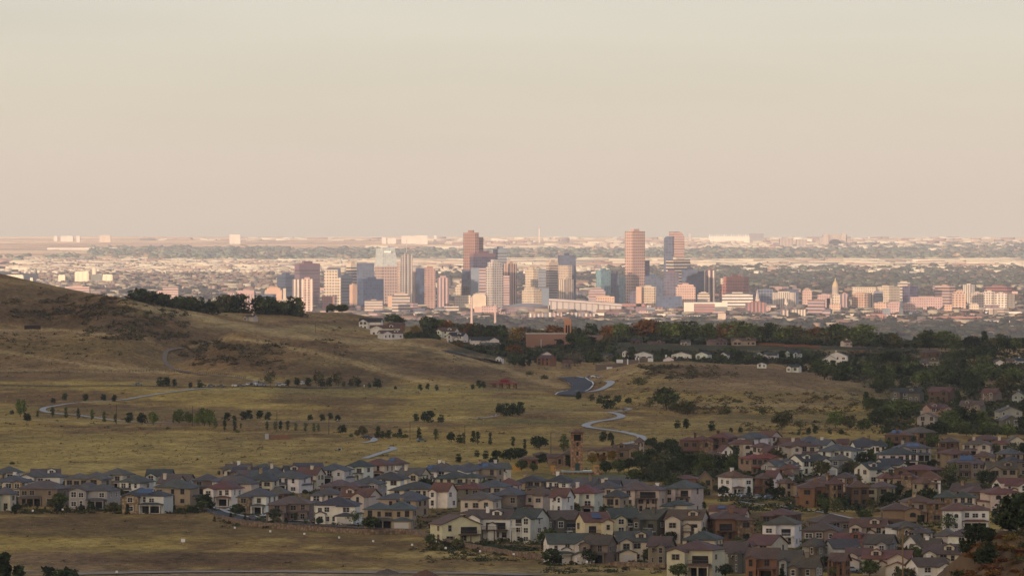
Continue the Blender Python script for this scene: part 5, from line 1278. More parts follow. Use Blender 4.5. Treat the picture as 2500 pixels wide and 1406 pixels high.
# ================================================================== SPRAWL AND WOODS OF THE PLAIN
def cmat(name, rough=0.9, spec=0.1, bump=False):
    if name in _mats: return _mats[name]
    m, n, l, b = newmat(name, rough, spec)
    at = n.new("ShaderNodeAttribute"); at.attribute_name = "Col"
    l.new(at.outputs["Color"], b.inputs["Base Color"])
    _mats[name] = m
    return m
def merge(name, tmplV, tmplF, pos, scl, rot, colr, mat, kind="stuff", jitter=None, rs=None):
    n = len(pos); k = len(tmplV)
    c, s = np.cos(rot), np.sin(rot)
    V = tmplV[None] * scl[:, None, :]
    if jitter is not None: V = V * (1 + jitter)
    x = V[..., 0] * c[:, None] - V[..., 1] * s[:, None]; y = V[..., 0] * s[:, None] + V[..., 1] * c[:, None]
    V = np.stack([x, y, V[..., 2]], -1) + pos[:, None]
    Fq = (tmplF[None] + (np.arange(n) * k)[:, None, None]).reshape(-1, tmplF.shape[1])
    col_ = np.repeat(colr[:, None], k, 1) if colr.ndim == 2 else colr
    me = np_mesh(name, V.reshape(-1, 3), Fq, mat, col_.reshape(-1, 3))
    o = link(me, name); tag(o, kind=kind)
    return o
def ico(sub=1):
    import bmesh
    bm = bmesh.new(); bmesh.ops.create_icosphere(bm, subdivisions=sub, radius=1)
    V = np.array([v.co[:] for v in bm.verts]); Fq = np.array([[v.index for v in f.verts] for f in bm.faces]); bm.free()
    return V, Fq
rs = np.random.RandomState(11)
def woods():
    V0, F0 = ico(2)
    V0 = V0.copy(); V0[:, 2] = V0[:, 2] * .5 + .42
    # photo regions: x0, x1, y0, y1, count, mean size m
    regs = [(540, 2520, 796, 880, 9500, 13), (560, 2520, 776, 800, 2600, 12), (200, 900, 700, 760, 1300, 12), (560, 1600, 730, 778, 700, 10), (1600, 2520, 730, 778, 900, 10), (1480, 2520, 655, 702, 3600, 17), (900, 1480, 660, 735, 900, 13),
            (150, 900, 648, 700, 1500, 11), (-30, 2520, 642, 656, 700, 12), (400, 2520, 612, 637, 4200, 24), (220, 700, 606, 625, 700, 22), (-20, 420, 624, 637, 160, 20), (2000, 2520, 596, 612, 500, 20), (1480, 2520, 702, 735, 1500, 13)]
    pos, scl, colr = [], [], []
    for x0, x1, y0, y1, n, s in regs:
        px = rs.uniform(x0, x1, n); py = rs.uniform(y0, y1, n)
        keep = fbm(px / 45 + y0, py / 3.0, 3, 91) > (0.44 if s < 17 else .40)
        px, py = px[keep], py[keep]
        Y = 257 * F / (py - EY); X = (px - 1250) / F * Y
        m = len(px); r = rs.uniform(.55, 1.35, m) * s / 2 * 1.5
        pos.append(np.stack([X, Y, np.full(m, -257.4)], -1)); scl.append(np.stack([r * rs.uniform(.8, 1.5, m), r, r * rs.uniform(.75, 1.25, m)], -1))
        base_ = np.array([[.036, .044, .032], [.046, .050, .034], [.060, .048, .036], [.032, .038, .032], [.075, .055, .036]])
        c = base_[rs.choice(5, m, p=[.35, .25, .14, .2, .06])] * rs.uniform(.7, 1.5, (m, 1))
        if s >= 16: c = c * (1.9 if s < 20 else 3.8)  # farther trees paler, haze put into the leaf colour
        colr.append(c)
    pos = np.concatenate(pos); scl = np.concatenate(scl); colr = np.concatenate(colr)
    n = len(pos)
    jit = rs.uniform(-.28, .28, (n, len(V0), 1))
    cv = colr[:, None] * (1 + rs.uniform(-.35, .45, (n, len(V0), 1)))
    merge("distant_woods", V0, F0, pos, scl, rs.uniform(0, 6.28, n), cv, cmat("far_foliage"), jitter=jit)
def sprawl():
    B = np.array([[-.5, -.5, 0], [.5, -.5, 0], [.5, .5, 0], [-.5, .5, 0], [-.5, -.5, 1], [.5, -.5, 1], [.5, .5, 1], [-.5, .5, 1]])
    Q = np.array([[0, 1, 5, 4], [1, 2, 6, 5], [2, 3, 7, 6], [3, 0, 4, 7], [4, 5, 6, 7]])
    regs = [(60, 1000, 633, 668, 5200, 13, 8), (100, 1000, 668, 705, 2200, 16, 8), (0, 2520, 650, 668, 900, 18, 9), (0, 2520, 634, 652, 520, 90, 10), (900, 2520, 636, 648, 200, 200, 11), (0, 2520, 650, 664, 380, 60, 11), (1400, 2520, 664, 730, 240, 22, 9), (540, 2520, 735, 792, 1400, 22, 8), (540, 2520, 792, 850, 170, 18, 7),
            (1100, 2520, 582, 600, 260, 70, 13), (350, 1100, 581, 588, 60, 90, 10), (1500, 2520, 596, 612, 420, 50, 12), (900, 1500, 604, 610, 40, 120, 10), (200, 700, 712, 750, 260, 20, 8), (540, 1600, 690, 740, 500, 26, 11)]
    pos, scl, colr = [], [], []
    for x0, x1, y0, y1, n, w_, h_ in regs:
        px = rs.uniform(x0, x1, n); py = rs.uniform(y0, y1, n)
        Y = 257 * F / (py - EY); X = (px - 1250) / F * Y
        pos.append(np.stack([X, Y, np.full(n, -257.3)], -1))
        scl.append(np.stack([rs.uniform(.5, 1.7, n) * w_, rs.uniform(.6, 1.2, n) * min(w_, 40), rs.uniform(.6, 1.4, n) * h_], -1))
        pal = np.array([[.82, .73, .56], [.72, .62, .47], [.52, .38, .30], [.42, .27, .23], [.30, .27, .27], [.88, .82, .66]])
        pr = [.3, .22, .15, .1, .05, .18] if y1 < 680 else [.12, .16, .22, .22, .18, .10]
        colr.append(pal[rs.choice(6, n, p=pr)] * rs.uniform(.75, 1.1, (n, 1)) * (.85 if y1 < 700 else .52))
    pos = np.concatenate(pos); scl = np.concatenate(scl); colr = np.concatenate(colr); n = len(pos)
    cv = np.repeat(colr[:, None], 8, 1)
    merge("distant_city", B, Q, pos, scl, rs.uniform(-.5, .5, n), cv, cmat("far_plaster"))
def fields():  # low straw strips added so upright faces catch the sun and brighten the fields
    B = np.array([[-.5, 0, 0], [.5, 0, 0], [.5, 1, 0], [-.5, 1, 0], [-.5, 0, 1], [.5, 0, 1], [.5, 1, 1], [-.5, 1, 1]], dtype=float)
    Q = np.array([[0, 1, 5, 4], [1, 2, 6, 5], [2, 3, 7, 6], [3, 0, 4, 7], [4, 5, 6, 7]])
    n = 5200; py = 500 + 257 * F / rs.uniform(50500, 71000, n); py[:900] = rs.uniform(607, 636, 900)
    px = rs.uniform(-60, 2560, n); px[:900] = rs.uniform(-60, 420, 900)
    Y = 257 * F / (py - EY); X = (px - 1250) / F * Y; Z = ground(X, Y)
    w_ = rs.uniform(120, 900, n)
    st = fbm(X / 6000 + 3, Y / 1500, 3, 31)
    pal = np.where((st > .5)[:, None], np.array([[.66, .52, .35]]), np.array([[.45, .33, .235]])) * rs.uniform(.85, 1.12, (n, 1))
    pos = np.stack([X, Y, Z - .3], -1); scl = np.stack([w_, rs.uniform(20, 120, n), rs.uniform(1.6, 3.4, n)], -1)
    merge("sun_catch_grass", B, Q, pos, scl, rs.uniform(-.25, .25, n), np.repeat(pal[:, None], 8, 1), cmat("sun_catch_straw"))
woods()
sprawl()
fields()
# ================================================================== TREES
def m_leaf():
    if "foliage" in _mats: return _mats["foliage"]
    m, n, l, b = newmat("foliage", 0.9, 0.05)
    oi = n.new("ShaderNodeObjectInfo"); at = n.new("ShaderNodeAttribute"); at.attribute_name = "Col"
    l.new(mixn(n, l, oi.outputs["Color"], at.outputs["Color"], 1.0, 'MULTIPLY'), b.inputs["Base Color"])
    _mats["foliage"] = m
    return m
def m_bark(): return flat_mat("bark", (.07, .055, .04, 1), .3, 2.0)
def leaves(cent, size, seed, flat=0.6):
    r = np.random.RandomState(seed); n = len(cent)
    a = r.normal(size=(n, 3)); a /= np.linalg.norm(a, axis=1)[:, None]
    b = np.cross(a, r.normal(size=(n, 3))); b /= np.linalg.norm(b, axis=1)[:, None]
    s = size * r.uniform(.5, 1.3, (n, 1))
    a, b = a * s, b * s * r.uniform(.5, 1, (n, 1))
    V = np.stack([cent - a, cent - b, cent + a, cent + b], 1).reshape(-1, 3)
    return V, np.arange(n * 4).reshape(n, 4)
def crown_mesh(kind, seed):
    """unit tree: height 1, foliage spread through the volume in clumps"""
    r = np.random.RandomState(seed)
    if kind == 'column': K, M, ls = 34, 16, .045
    elif kind == 'pine': K, M, ls = 34, 22, .062
    elif kind == 'spruce': K, M, ls = 40, 18, .055
    elif kind == 'broad': K, M, ls = 52, 22, .060
    elif kind == 'airy': K, M, ls = 34, 16, .045
    else: K, M, ls = 26, 18, .10
    C_, tone = [], []
    for i in range(K):
        if kind == 'column':
            t = r.uniform(.1, 1); rad = .15 * math.sin(math.pi * min(1, t * .9 + .08)) ** .6; c = np.array([r.normal() * rad * .55, r.normal() * rad * .55, t * .95]); sp = .055
        elif kind == 'pine':
            t = r.uniform(.12, .97); rad = .36 * (1 - (abs(t - .42) / .62) ** 2) ** .5 if abs(t - .42) < .62 else .05
            an = r.uniform(0, 6.28); q = rad * r.uniform(.3, 1); c = np.array([math.cos(an) * q, math.sin(an) * q, t]); sp = .085
        elif kind == 'spruce':
            t = r.uniform(.06, .98); rad = .27 * (1 - t) ** .8 + .02; an = r.uniform(0, 6.28); q = rad * r.uniform(.4, 1); c = np.array([math.cos(an) * q, math.sin(an) * q, t]); sp = .05
        elif kind in ('broad', 'airy'):
            v = r.normal(size=3); v /= np.linalg.norm(v); q = r.uniform(.45, 1) ** .6
            c = np.array([v[0] * .46 * q, v[1] * .46 * q, .58 + v[2] * .36 * q]); c[2] += .05 * math.sin(c[0] * 17 + seed); sp = .085
        else:
            v = r.normal(size=3); v /= np.linalg.norm(v); c = np.array([v[0] * .7, v[1] * .7, abs(v[2]) * .55 + .2]) * r.uniform(.5, 1); sp = .16
        tn = r.uniform(.6, 1.45)
        pts = c + r.normal(size=(M, 3)) * sp * np.array([1, 1, .75])
        pts[:, 2] = np.clip(pts[:, 2], .02, 1.0)
        C_.append(pts); tone.append(np.full(M, tn) * r.uniform(.85, 1.15, M))
    C_ = np.concatenate(C_); tone = np.concatenate(tone)
    V, Fq = leaves(C_, ls, seed + 5)
    col_ = np.repeat(tone, 4)[:, None] * np.array([1, 1, 1]); 
    return np_mesh("crown", V, Fq, m_leaf(), col_)
def trunk_mesh(kind, seed):
    mb = MB(); r = random.Random(seed)
    top = {'column': .8, 'pine': .8, 'spruce': .9, 'broad': .62, 'airy': .7, 'bush': .4}[kind]
    mb.cyl(0, 0, .028 if kind != 'bush' else .04, .008, -.12, top, 7)
    if kind in ('broad', 'airy', 'bush', 'pine'):
        for i in range(6):
            a = r.uniform(0, 6.28); z = r.uniform(.22, .5) if kind != 'bush' else .08; L = r.uniform(.22, .38)
            mb.bar((0, 0, z), (math.cos(a) * L, math.sin(a) * L, z + r.uniform(.12, .32)), .018, 0, .006)
    return mb.mesh("trunk", m_bark())
KIND = {}
for _k in ('column', 'pine', 'spruce', 'broad', 'airy', 'bush'):
    KIND[_k] = [(crown_mesh(_k, 100 + 7 * j + len(_k)), trunk_mesh(_k, j)) for j in range(4)]
LEAFC = dict(dark=(.040, .054, .024), green=(.080, .100, .036), light=(.12, .15, .045), olive=(.095, .092, .040), autumn=(.17, .085, .030), yellow=(.21, .145, .035), grey=(.13, .12, .075), rust=(.13, .06, .028))
LW = dict(dark="dark green", green="mid green", light="light green", olive="olive green", autumn="orange-brown", yellow="yellowing", grey="greyish bare", rust="rusty red")
KW = dict(column="columnar tree", pine="rounded pine", spruce="conical spruce", broad="broadleaf tree", airy="thin young tree", bush="bush")
NM = dict(column="columnar_tree", pine="pine_tree", spruce="spruce_tree", broad="broadleaf_tree", airy="young_tree", bush="bush")
TR = random.Random(3)
def tree_at(X, Y, Z, h, kind, colr, where, aspect=1.0, group="trees"):
    cm, tm = TR.choice(KIND[kind])
    w_ = h * aspect * TR.uniform(.88, 1.15)
    root = empty(NM[kind], (X, Y, Z), TR.uniform(0, 6.28), (w_, w_, h))
    tag(root, "%s %s %s" % (LW[colr], KW[kind], where), "bush" if kind == 'bush' else "tree", group)
    v = TR.uniform(.8, 1.2)
    link(cm, "crown", root, (*[c * v for c in LEAFC[colr]], 1))
    link(tm, "trunk", root)
    return root
def tree(px, py, hp, kind, colr, where, aspect=1.0, ymin=2450, group="trees", cap=None):
    X, Y, Z = hit(px, py, 0, ymin)
    if cap: Y = min(Y, cap); X = (px - 1250) / F * Y; Z = gz(X, Y)
    return tree_at(X, Y, Z, hp / F * Y, kind, colr, where, aspect, group)
P1 = "in the row along the car park"
for px, py, h in ((392,943,22),(407,943,22),(426,943,17),(465,947,13),(488,946,18),(702,942,15),(725,942,21),(752,942,20),(804,943,21),(787,943,18),(839,943,12),(857,943,17),(875,944,18),(921,948,25),(902,946,12),(965,951,9),(1026,953,15),(1044,950,14),(1066,953,14)):
    tree(px, py, h, 'pine', 'dark', P1)
for px, py, h in ((660,945,42),(778,942,38),(826,943,36),(867,944,28)): tree(px, py, h, 'airy', 'olive', P1, .8)
for px, py, h in ((1169,947,19),(1180,947,16),(1154,950,12)): tree(px, py, h, 'pine', 'dark', "beside the red-roofed picnic pavilion")
for px, py, h in ((130,985,14),(158,977,17),(209,978,16),(253,979,17),(279,980,16)): tree(px, py, h, 'pine', 'dark', "above the looping footpath")
P2 = "in the planted line across the meadow"
for px, py, h in ((92,1019,17),(128,1016,23),(161,1020,26),(191,1023,27),(225,1025,26),(254,1030,25),(282,1032,22),(424,1032,17),(526,1045,25),(548,1052,27),(573,1053,27),(588,1046,13),(652,1050,22),(672,1050,22),(685,1050,24),(702,1050,25),(722,1051,20),(746,1053,23),(766,1054,22),(777,1053,19),
                  (1023,1079,36),(1064,1075,29),(1132,1082,26),(1166,1083,30),(1197,1085,30),(1253,1089,24),(1281,1095,24),(1376,1102,43),(1386,1094,22)):
    tree(px, py, h, 'column', 'green' if h % 3 else 'dark', P2, .95)
for px, py, h in ((316,1032,25),(347,1036,28),(66,1029,21),(554,1026,19),(572,1028,14),(595,1025,20),(608,1023,22),(634,1022,20),(654,1025,19),(757,1027,15),(787,1027,16),(807,1024,16),(824,1028,16),(835,1059,22),(934,1069,17),(948,1069,19),(1102,1078,24),(1123,1081,20),(29,1012,11)):
    tree(px, py, h, 'pine', 'dark', P2, 1.05)
for px, py, h in ((924,1068,27),(976,1068,22),(1155,1079,28)): tree(px, py, h, 'spruce', 'dark', P2, 1.1)
for px, py, h in ((375,1038,33),(437,1035,36),(461,1035,30),(481,1038,30),(499,1040,43),(512,1041,38),(50,1017,42)): tree(px, py, h, 'broad', 'light', "in the fresh green clump of the meadow", .75)
for px, py, h in ((887,1065,25),(873,1065,16)): tree(px, py, h, 'broad', 'olive', P2, .9)
for px, py, h in ((857,1066,11),(965,1066,11),(989,1068,11),(410,1048,8),(580,1056,8)): tree(px, py, h, 'bush', 'green', P2, .8)
P3 = "in the small stand on the open grass"
for px, py, h in ((1016,1028,18),(1037,1030,25),(1049,1031,28),(1076,1031,19),(1222,1012,27),(1237,1015,30),(1251,1016,31),(1271,1010,29),(1266,1015,13)): tree(px, py, h, 'pine', 'dark', P3, .95)
P4 = "near the winding path"
for px, py, h, k, c in ((1413,975,19,'pine','dark'),(1445,980,18,'pine','olive'),(1464,985,20,'pine','dark'),(1483,998,32,'pine','dark'),(1509,985,20,'broad','dark'),(1534,986,15,'broad','dark'),(1497,992,16,'pine','dark'),(1627,1000,55,'broad','green'),(1678,1014,34,'broad','olive'),(1648,1008,24,'broad','olive'),
                        (1585,995,28,'airy','olive'),(1560,940,26,'bush','olive'),(1293,916,12,'bush','green'),(1330,925,12,'bush','olive'),(1653,1045,19,'pine','dark'),(1675,1046,24,'pine','dark'),(1737,1052,24,'pine','dark'),(1785,1055,11,'pine','dark'),(1808,1056,14,'pine','dark'),(1473,1078,25,'pine','dark'),(1490,1078,23,'pine','dark'),
                        (1496,1088,15,'spruce','dark'),(1317,1097,33,'broad','dark'),(1908,1045,40,'broad','olive'),(2040,1045,42,'broad','light'),(2075,1048,34,'broad','olive'),(1955,1050,26,'airy','olive'),(2140,1042,40,'broad','dark'),(2110,1052,30,'broad','green'),(1775,1012,20,'bush','olive'),(1860,1008,18,'bush','olive'),
                        (1950,1062,12,'pine','dark'),(1975,1060,17,'pine','dark'),(1990,1058,18,'pine','dark'),(2026,1060,12,'pine','dark'),(2055,1062,14,'pine','dark')):
    tree(px, py, h, k, c, P4, 1.15 if k == 'broad' else 1)
P5 = "around the stone tower and clubhouse"
for px, py, h, k, c in ((1213,1120,22,'broad','dark'),(1229,1122,18,'broad','green'),(1247,1125,32,'broad','dark'),(1270,1123,30,'broad','dark'),(1390,1140,28,'broad','dark'),(1328,1130,24,'broad','dark'),(1345,1132,24,'column','dark'),(1318,1133,24,'broad','dark'),(1273,1150,28,'broad','green'),(1302,1152,22,'broad','green'),(1447,1132,26,'broad','yellow'),
                        (1495,1125,26,'broad','yellow'),(1470,1130,22,'broad','autumn'),(1478,1155,30,'broad','dark'),(1510,1155,34,'broad','green'),(1535,1148,30,'broad','dark'),(1565,1145,34,'broad','dark'),(1593,1092,24,'broad','dark'),(1612,1108,30,'broad','dark'),(1637,1108,38,'broad','dark'),(1580,1089,16,'pine','dark'),(1672,1150,46,'broad','dark'),
                        (1700,1150,40,'broad','dark'),(1727,1152,42,'broad','green'),(1755,1150,40,'broad','dark'),(1785,1152,34,'broad','green'),(1645,1160,36,'broad','dark'),(1600,1165,34,'broad','dark'),(1575,1172,30,'broad','olive'),(1620,1176,34,'broad','dark'),(1560,1125,26,'broad','green'),(1590,1125,30,'broad','dark'),(1652,1120,32,'broad','dark'),
                        (1548,1168,24,'broad','green'),(1410,1150,12,'bush','dark'),(1432,1152,12,'bush','green'),(1120,1128,20,'pine','dark'),(1165,1115,16,'pine','dark'),(1185,1120,20,'pine','dark'),(1205,1135,20,'broad','dark'),(30,1133,9,'bush','dark'),(411,1153,9,'bush','dark'),(538,1158,12,'bush','dark'),(556,1160,10,'bush','dark'),(697,1148,12,'bush','rust')):
    tree(px, py, h, k, c, P5 if px > 1200 else "on the grass slope above the blue roofs", 1.1 if k == 'broad' else 1)
# gardens between the houses
gr = random.Random(21)
def scatter(n, x0, x1, y0, y1, h0, h1, kinds, where, ymin=2450, group="garden trees", cap=None, seg=1.1):
    for i in range(n):
        # even spread, jittered
        px = x0 + (x1 - x0) * ((i + gr.random()) / n); py = gr.uniform(y0, y1)
        k, c = gr.choice(kinds); h = gr.uniform(h0, h1)
        if ymin > 3900 and ymin < 6900 and any(abs(px - q[0]) < q[2] * .42 + h * .2 and py > q[1] + 10 and py - h < q[1] + q[2] * .2 for q in FARH): continue
        if k == 'broad' and c == 'dark' and gr.random() < .3: k = gr.choice(['pine', 'spruce'])
        nm = NM['broad']
        if group == "garden trees" and k == 'broad': NM['broad'] = 'garden_tree'
        tree(px, py, h, k, c, where, seg if k in ('broad', 'bush') else 1.0, ymin, group, cap)
        NM['broad'] = nm
GK = [('broad', 'dark'), ('broad', 'green'), ('spruce', 'dark'), ('broad', 'dark'), ('airy', 'green'), ('column', 'dark'), ('broad', 'olive')]
scatter(34, 10, 520, 1240, 1252, 12, 24, GK, "in a back garden facing the dry field")
scatter(22, 520, 1060, 1270, 1290, 12, 24, GK, "in a front garden by the curving road")
scatter(16, 1040, 1330, 1292, 1340, 14, 30, GK + [('bush', 'olive')], "below the wooden decks")
scatter(16, 1330, 1700, 1352, 1382, 12, 26, GK, "in a front garden of the lowest row")
scatter(26, 560, 1250, 1180, 1235, 12, 20, GK, "between the packed rows of roofs")
scatter(20, 1250, 1750, 1255, 1300, 14, 24, GK, "between the middle rows of houses")
scatter(30, 1700, 2500, 1150, 1225, 20, 38, GK, "between the eastern villas", seg=1.2)
scatter(20, 1830, 2500, 1105, 1145, 18, 30, GK, "between the topmost villas", seg=1.2)
scatter(14, 2000, 2480, 1225, 1285, 22, 40, GK, "at the edge of the grassy strip", seg=1.2)
scatter(40, 1700, 2350, 1300, 1400, 16, 30, GK, "among the lowest eastern roofs")
for X_, Y_, W_, row in HG:
    for s_ in (-1, 1):
        if gr.random() > (.30, .45, .45, .5, .62, .5)[row]: continue
        k, c = gr.choice(GK); xx = X_ + s_ * W_ * gr.uniform(.3, .52); yy = Y_ - gr.uniform(7.5, 10.5)
        nmb = NM['broad']; NM['broad'] = 'garden_tree'
        tree_at(xx, yy, gz(xx, yy), gr.uniform(3.2, 6.8 if row >= 4 else 5.2), k, c, ("in the packed blue-roofed rows", "before the field-side houses", "before the middle rows", "before the lowest rows", "before the villas", "before the topmost villas")[row], 1.15 if k == 'broad' else 1, "garden trees")
        NM['broad'] = nmb
# woods of the ridge and the eastern slope
RK = [('broad', 'dark'), ('broad', 'green'), ('broad', 'green'), ('pine', 'dark'), ('spruce', 'dark'), ('broad', 'olive'), ('pine', 'green'), ('broad', 'green')]
RKA = RK + [('broad', 'autumn'), ('broad', 'yellow'), ('broad', 'grey')]
scatter(22, 318, 540, 748, 770, 22, 36, RK, "on the crest left of the skyline".replace(" left of", " beside"), 6500, "ridge trees", 7000, 1.25)
scatter(15, 548, 735, 775, 792, 26, 46, RK, "on the crest below the purple slab", 6700, "ridge trees", 7100, 1.25)
scatter(4, 790, 850, 780, 786, 16, 22, RKA, "on the rounded grassy crest", 6900, "ridge trees", 7100, 1.3)
scatter(7, 930, 1060, 794, 800, 14, 24, RK, "on the rounded grassy crest", 6900, "ridge trees", 7200, 1.3)
scatter(14, 985, 1080, 815, 845, 20, 34, RKA, "around the white houses of the crest", 6400, "ridge trees", 7000, 1.2)
scatter(46, 1040, 1510, 835, 850, 18, 44, RKA, "on the ridge near the brown church", 6900, "ridge trees", 7600, 1.2)
for px, py, h in ((1347, 842, 24), (1302, 838, 16), (1402, 846, 34), (1425, 848, 30), (1368, 846, 18), (1438, 846, 26)):
    tree(px, py, h, 'broad', 'dark' if h < 30 else 'green', "directly before the brown church", 1.2, 6500, "ridge trees", 6880)
scatter(30, 1060, 1500, 852, 878, 22, 34, RKA, "on the slope below the brown church", 6300, "ridge trees", None, 1.2)
scatter(12, 1240, 1520, 882, 905, 20, 34, RKA, "around the flat brown school", 5700, "ridge trees", None, 1.2)
scatter(40, 1500, 2120, 838, 850, 22, 54, RK + [('broad', 'autumn'), ('broad', 'light')], "on the long ridge below the city", 6900, "ridge trees", 7600, 1.3)
scatter(40, 1540, 2020, 868, 888, 16, 26, RK, "behind the round dry hill", 5800, "ridge trees", None, 1.2)
scatter(22, 2100, 2500, 845, 868, 22, 50, RK + [('broad', 'autumn'), ('broad', 'light')], "on the eastern end of the ridge", 6700, "ridge trees", 7600, 1.3)
scatter(26, 1930, 2500, 880, 910, 28, 44, RK, "on the upper eastern slope", 5700, "slope trees", None, 1.3)
scatter(28, 1990, 2500, 915, 945, 30, 50, RK + [('broad', 'light')], "on the middle eastern slope", 4800, "slope trees", None, 1.3)
scatter(26, 2150, 2520, 950, 985, 32, 52, RK, "among the grey gabled houses", 4500, "slope trees", None, 1.3)
scatter(24, 2110, 2520, 990, 1030, 34, 54, RK + [('broad', 'light')], "on the lower eastern slope", 4300, "slope trees", None, 1.3)
scatter(20, 2250, 2520, 1035, 1068, 30, 48, RK + [('broad', 'light')], "just above the topmost villas", 4000, "slope trees", None, 1.3)
for px, ty, Y, c in ((6, 1352, 2350, 'dark'), (47, 1383, 2350, 'dark'), (140, 1386, 2300, 'dark'), (160, 1392, 2320, 'dark')):
    X = (px - 1250) / F * Y; Z = gz(X, Y); tree_at(X, Y, Z, -(ty - EY) / F * Y - Z, 'spruce' if px < 100 else 'pine', c, "rising from below the picture edge", 1.0)
# dark fill below the crowns on the ridge and slope, and the scrub of the hills
def scrub():
    V0, F0 = leaves(np.random.RandomState(1).normal(size=(26, 3)) * np.array([.5, .5, .28]) + np.array([0, 0, .3]), .34, 3)
    pos, scl, colr = [], [], []
    regs = [(30, 140, 755, 785, 110, 1.5), (100, 330, 722, 775, 330, 1.8), (210, 460, 745, 830, 620, 1.8), (0, 60, 730, 745, 20, 1.5), (280, 330, 805, 825, 50, 1.6), (0, 300, 805, 880, 140, 1.3), (440, 600, 832, 892, 420, 1.6), (570, 700, 840, 905, 130, 1.5),
            (640, 860, 830, 870, 60, 1.3), (1560, 1700, 893, 925, 230, 1.8), (1640, 1800, 893, 925, 90, 1.5), (1650, 2150, 960, 1012, 620, 1.3), (1500, 1720, 950, 1010, 90, 1.3), (0, 1200, 1060, 1140, 110, .8), (0, 500, 1010, 1060, 60, .9), (0, 2200, 955, 1060, 160, .8),
            (620, 660, 925, 940, 14, 1.2), (1040, 1340, 840, 930, 50, 1.0), (1800, 2100, 1030, 1062, 200, 1.2), (1000, 1330, 1330, 1375, 120, .9), (0, 1300, 1260, 1400, 90, .6), (1420, 1700, 905, 945, 60, 1.1), (780, 870, 785, 815, 16, 1.6), (60, 260, 700, 722, 16, 1.2)]
    r = np.random.RandomState(8)
    for x0, x1, y0, y1, n, s in regs:
        xs, ys = r.uniform(x0, x1, n), r.uniform(y0, y1, n)
        kp = fbm(xs / 26, ys / 9 + x0, 3, 13) > .47
        for px, py in zip(xs[kp], ys[kp]):
            X, Y, Z = hit(px, py, fast=True)
            pos.append((X, Y, Z - .1)); q = s * r.uniform(.5, 1.4); scl.append((q * r.uniform(1.0, 1.9), q * 1.3, q * .85))
            c = [(.085, .075, .038), (.095, .08, .04), (.07, .06, .032), (.125, .10, .045)][r.randint(4)]
            if y0 == 960: c = [(.12, .095, .03), (.085, .07, .03), (.13, .085, .035), (.06, .065, .028)][r.randint(4)]
            colr.append(np.array(c) * r.uniform(.8, 1.25))
    pos, scl, colr = np.array(pos), np.array(scl), np.array(colr)
    cv = colr[:, None] * (1 + r.uniform(-.3, .35, (len(pos), len(V0), 1)))
    merge("scrub", V0, F0, pos, scl, r.uniform(0, 6.28, len(pos)), cv, cmat("scrub_foliage"))
    # undergrowth closing the woods of ridge and slope
    pos, scl, colr = [], [], []
    V1, F1 = leaves(np.random.RandomState(2).normal(size=(60, 3)) * np.array([.5, .5, .3]) + np.array([0, 0, .35]), .22, 4)
    for x0, x1, y0, y1, n, s, ym in ((320, 540, 748, 768, 60, 3.0, 6500), (550, 735, 775, 792, 60, 3.2, 6700), (1000, 1500, 838, 885, 420, 2.6, 6100), (1500, 2660, 838, 852, 480, 3.6, 6800), (1540, 2010, 862, 890, 460, 2.6, 5800), (1930, 2660, 860, 935, 620, 2.6, 5300), (2130, 2660, 940, 1062, 700, 2.4, 4100), (1560, 1800, 1110, 1178, 130, 2.4, 2450), (1760, 2640, 1110, 1250, 900, 1.5, 2450), (1050, 1330, 1300, 1345, 160, 1.4, 2450), (1330, 2400, 1270, 1400, 700, 1.0, 2450), (20, 540, 1243, 1254, 160, .9, 2450), (540, 1250, 1175, 1290, 420, .9, 2450), (1250, 1720, 1180, 1300, 240, 1.0, 2450), (1100, 1330, 1328, 1370, 120, .8, 2450)):
        xs, ys = r.uniform(x0, x1, n), r.uniform(y0, y1, n)
        for px, py in zip(xs, ys):
            if px < 2150 and py > 895 and px - 1930 < (py - 895) * 3.4 and py < 1060: continue
            X, Y, Z = hit(px, py, 0, ym)
            if Y > 7900: continue
            pos.append((X, Y, Z - .3)); q = s * r.uniform(.6, 1.4); scl.append((q * 1.5, q * 1.5, q))
            colr.append(np.array([(.032, .042, .02), (.052, .062, .028), (.07, .068, .03), (.042, .042, .022)][r.randint(4)]) * r.uniform(.8, 1.3))
    pos, scl, colr = np.array(pos), np.array(scl), np.array(colr)
    cv = colr[:, None] * (1 + r.uniform(-.3, .35, (len(pos), len(V1), 1)))
    merge("undergrowth", V1, F1, pos, scl, r.uniform(0, 6.28, len(pos)), cv, cmat("scrub_foliage"))
scrub()
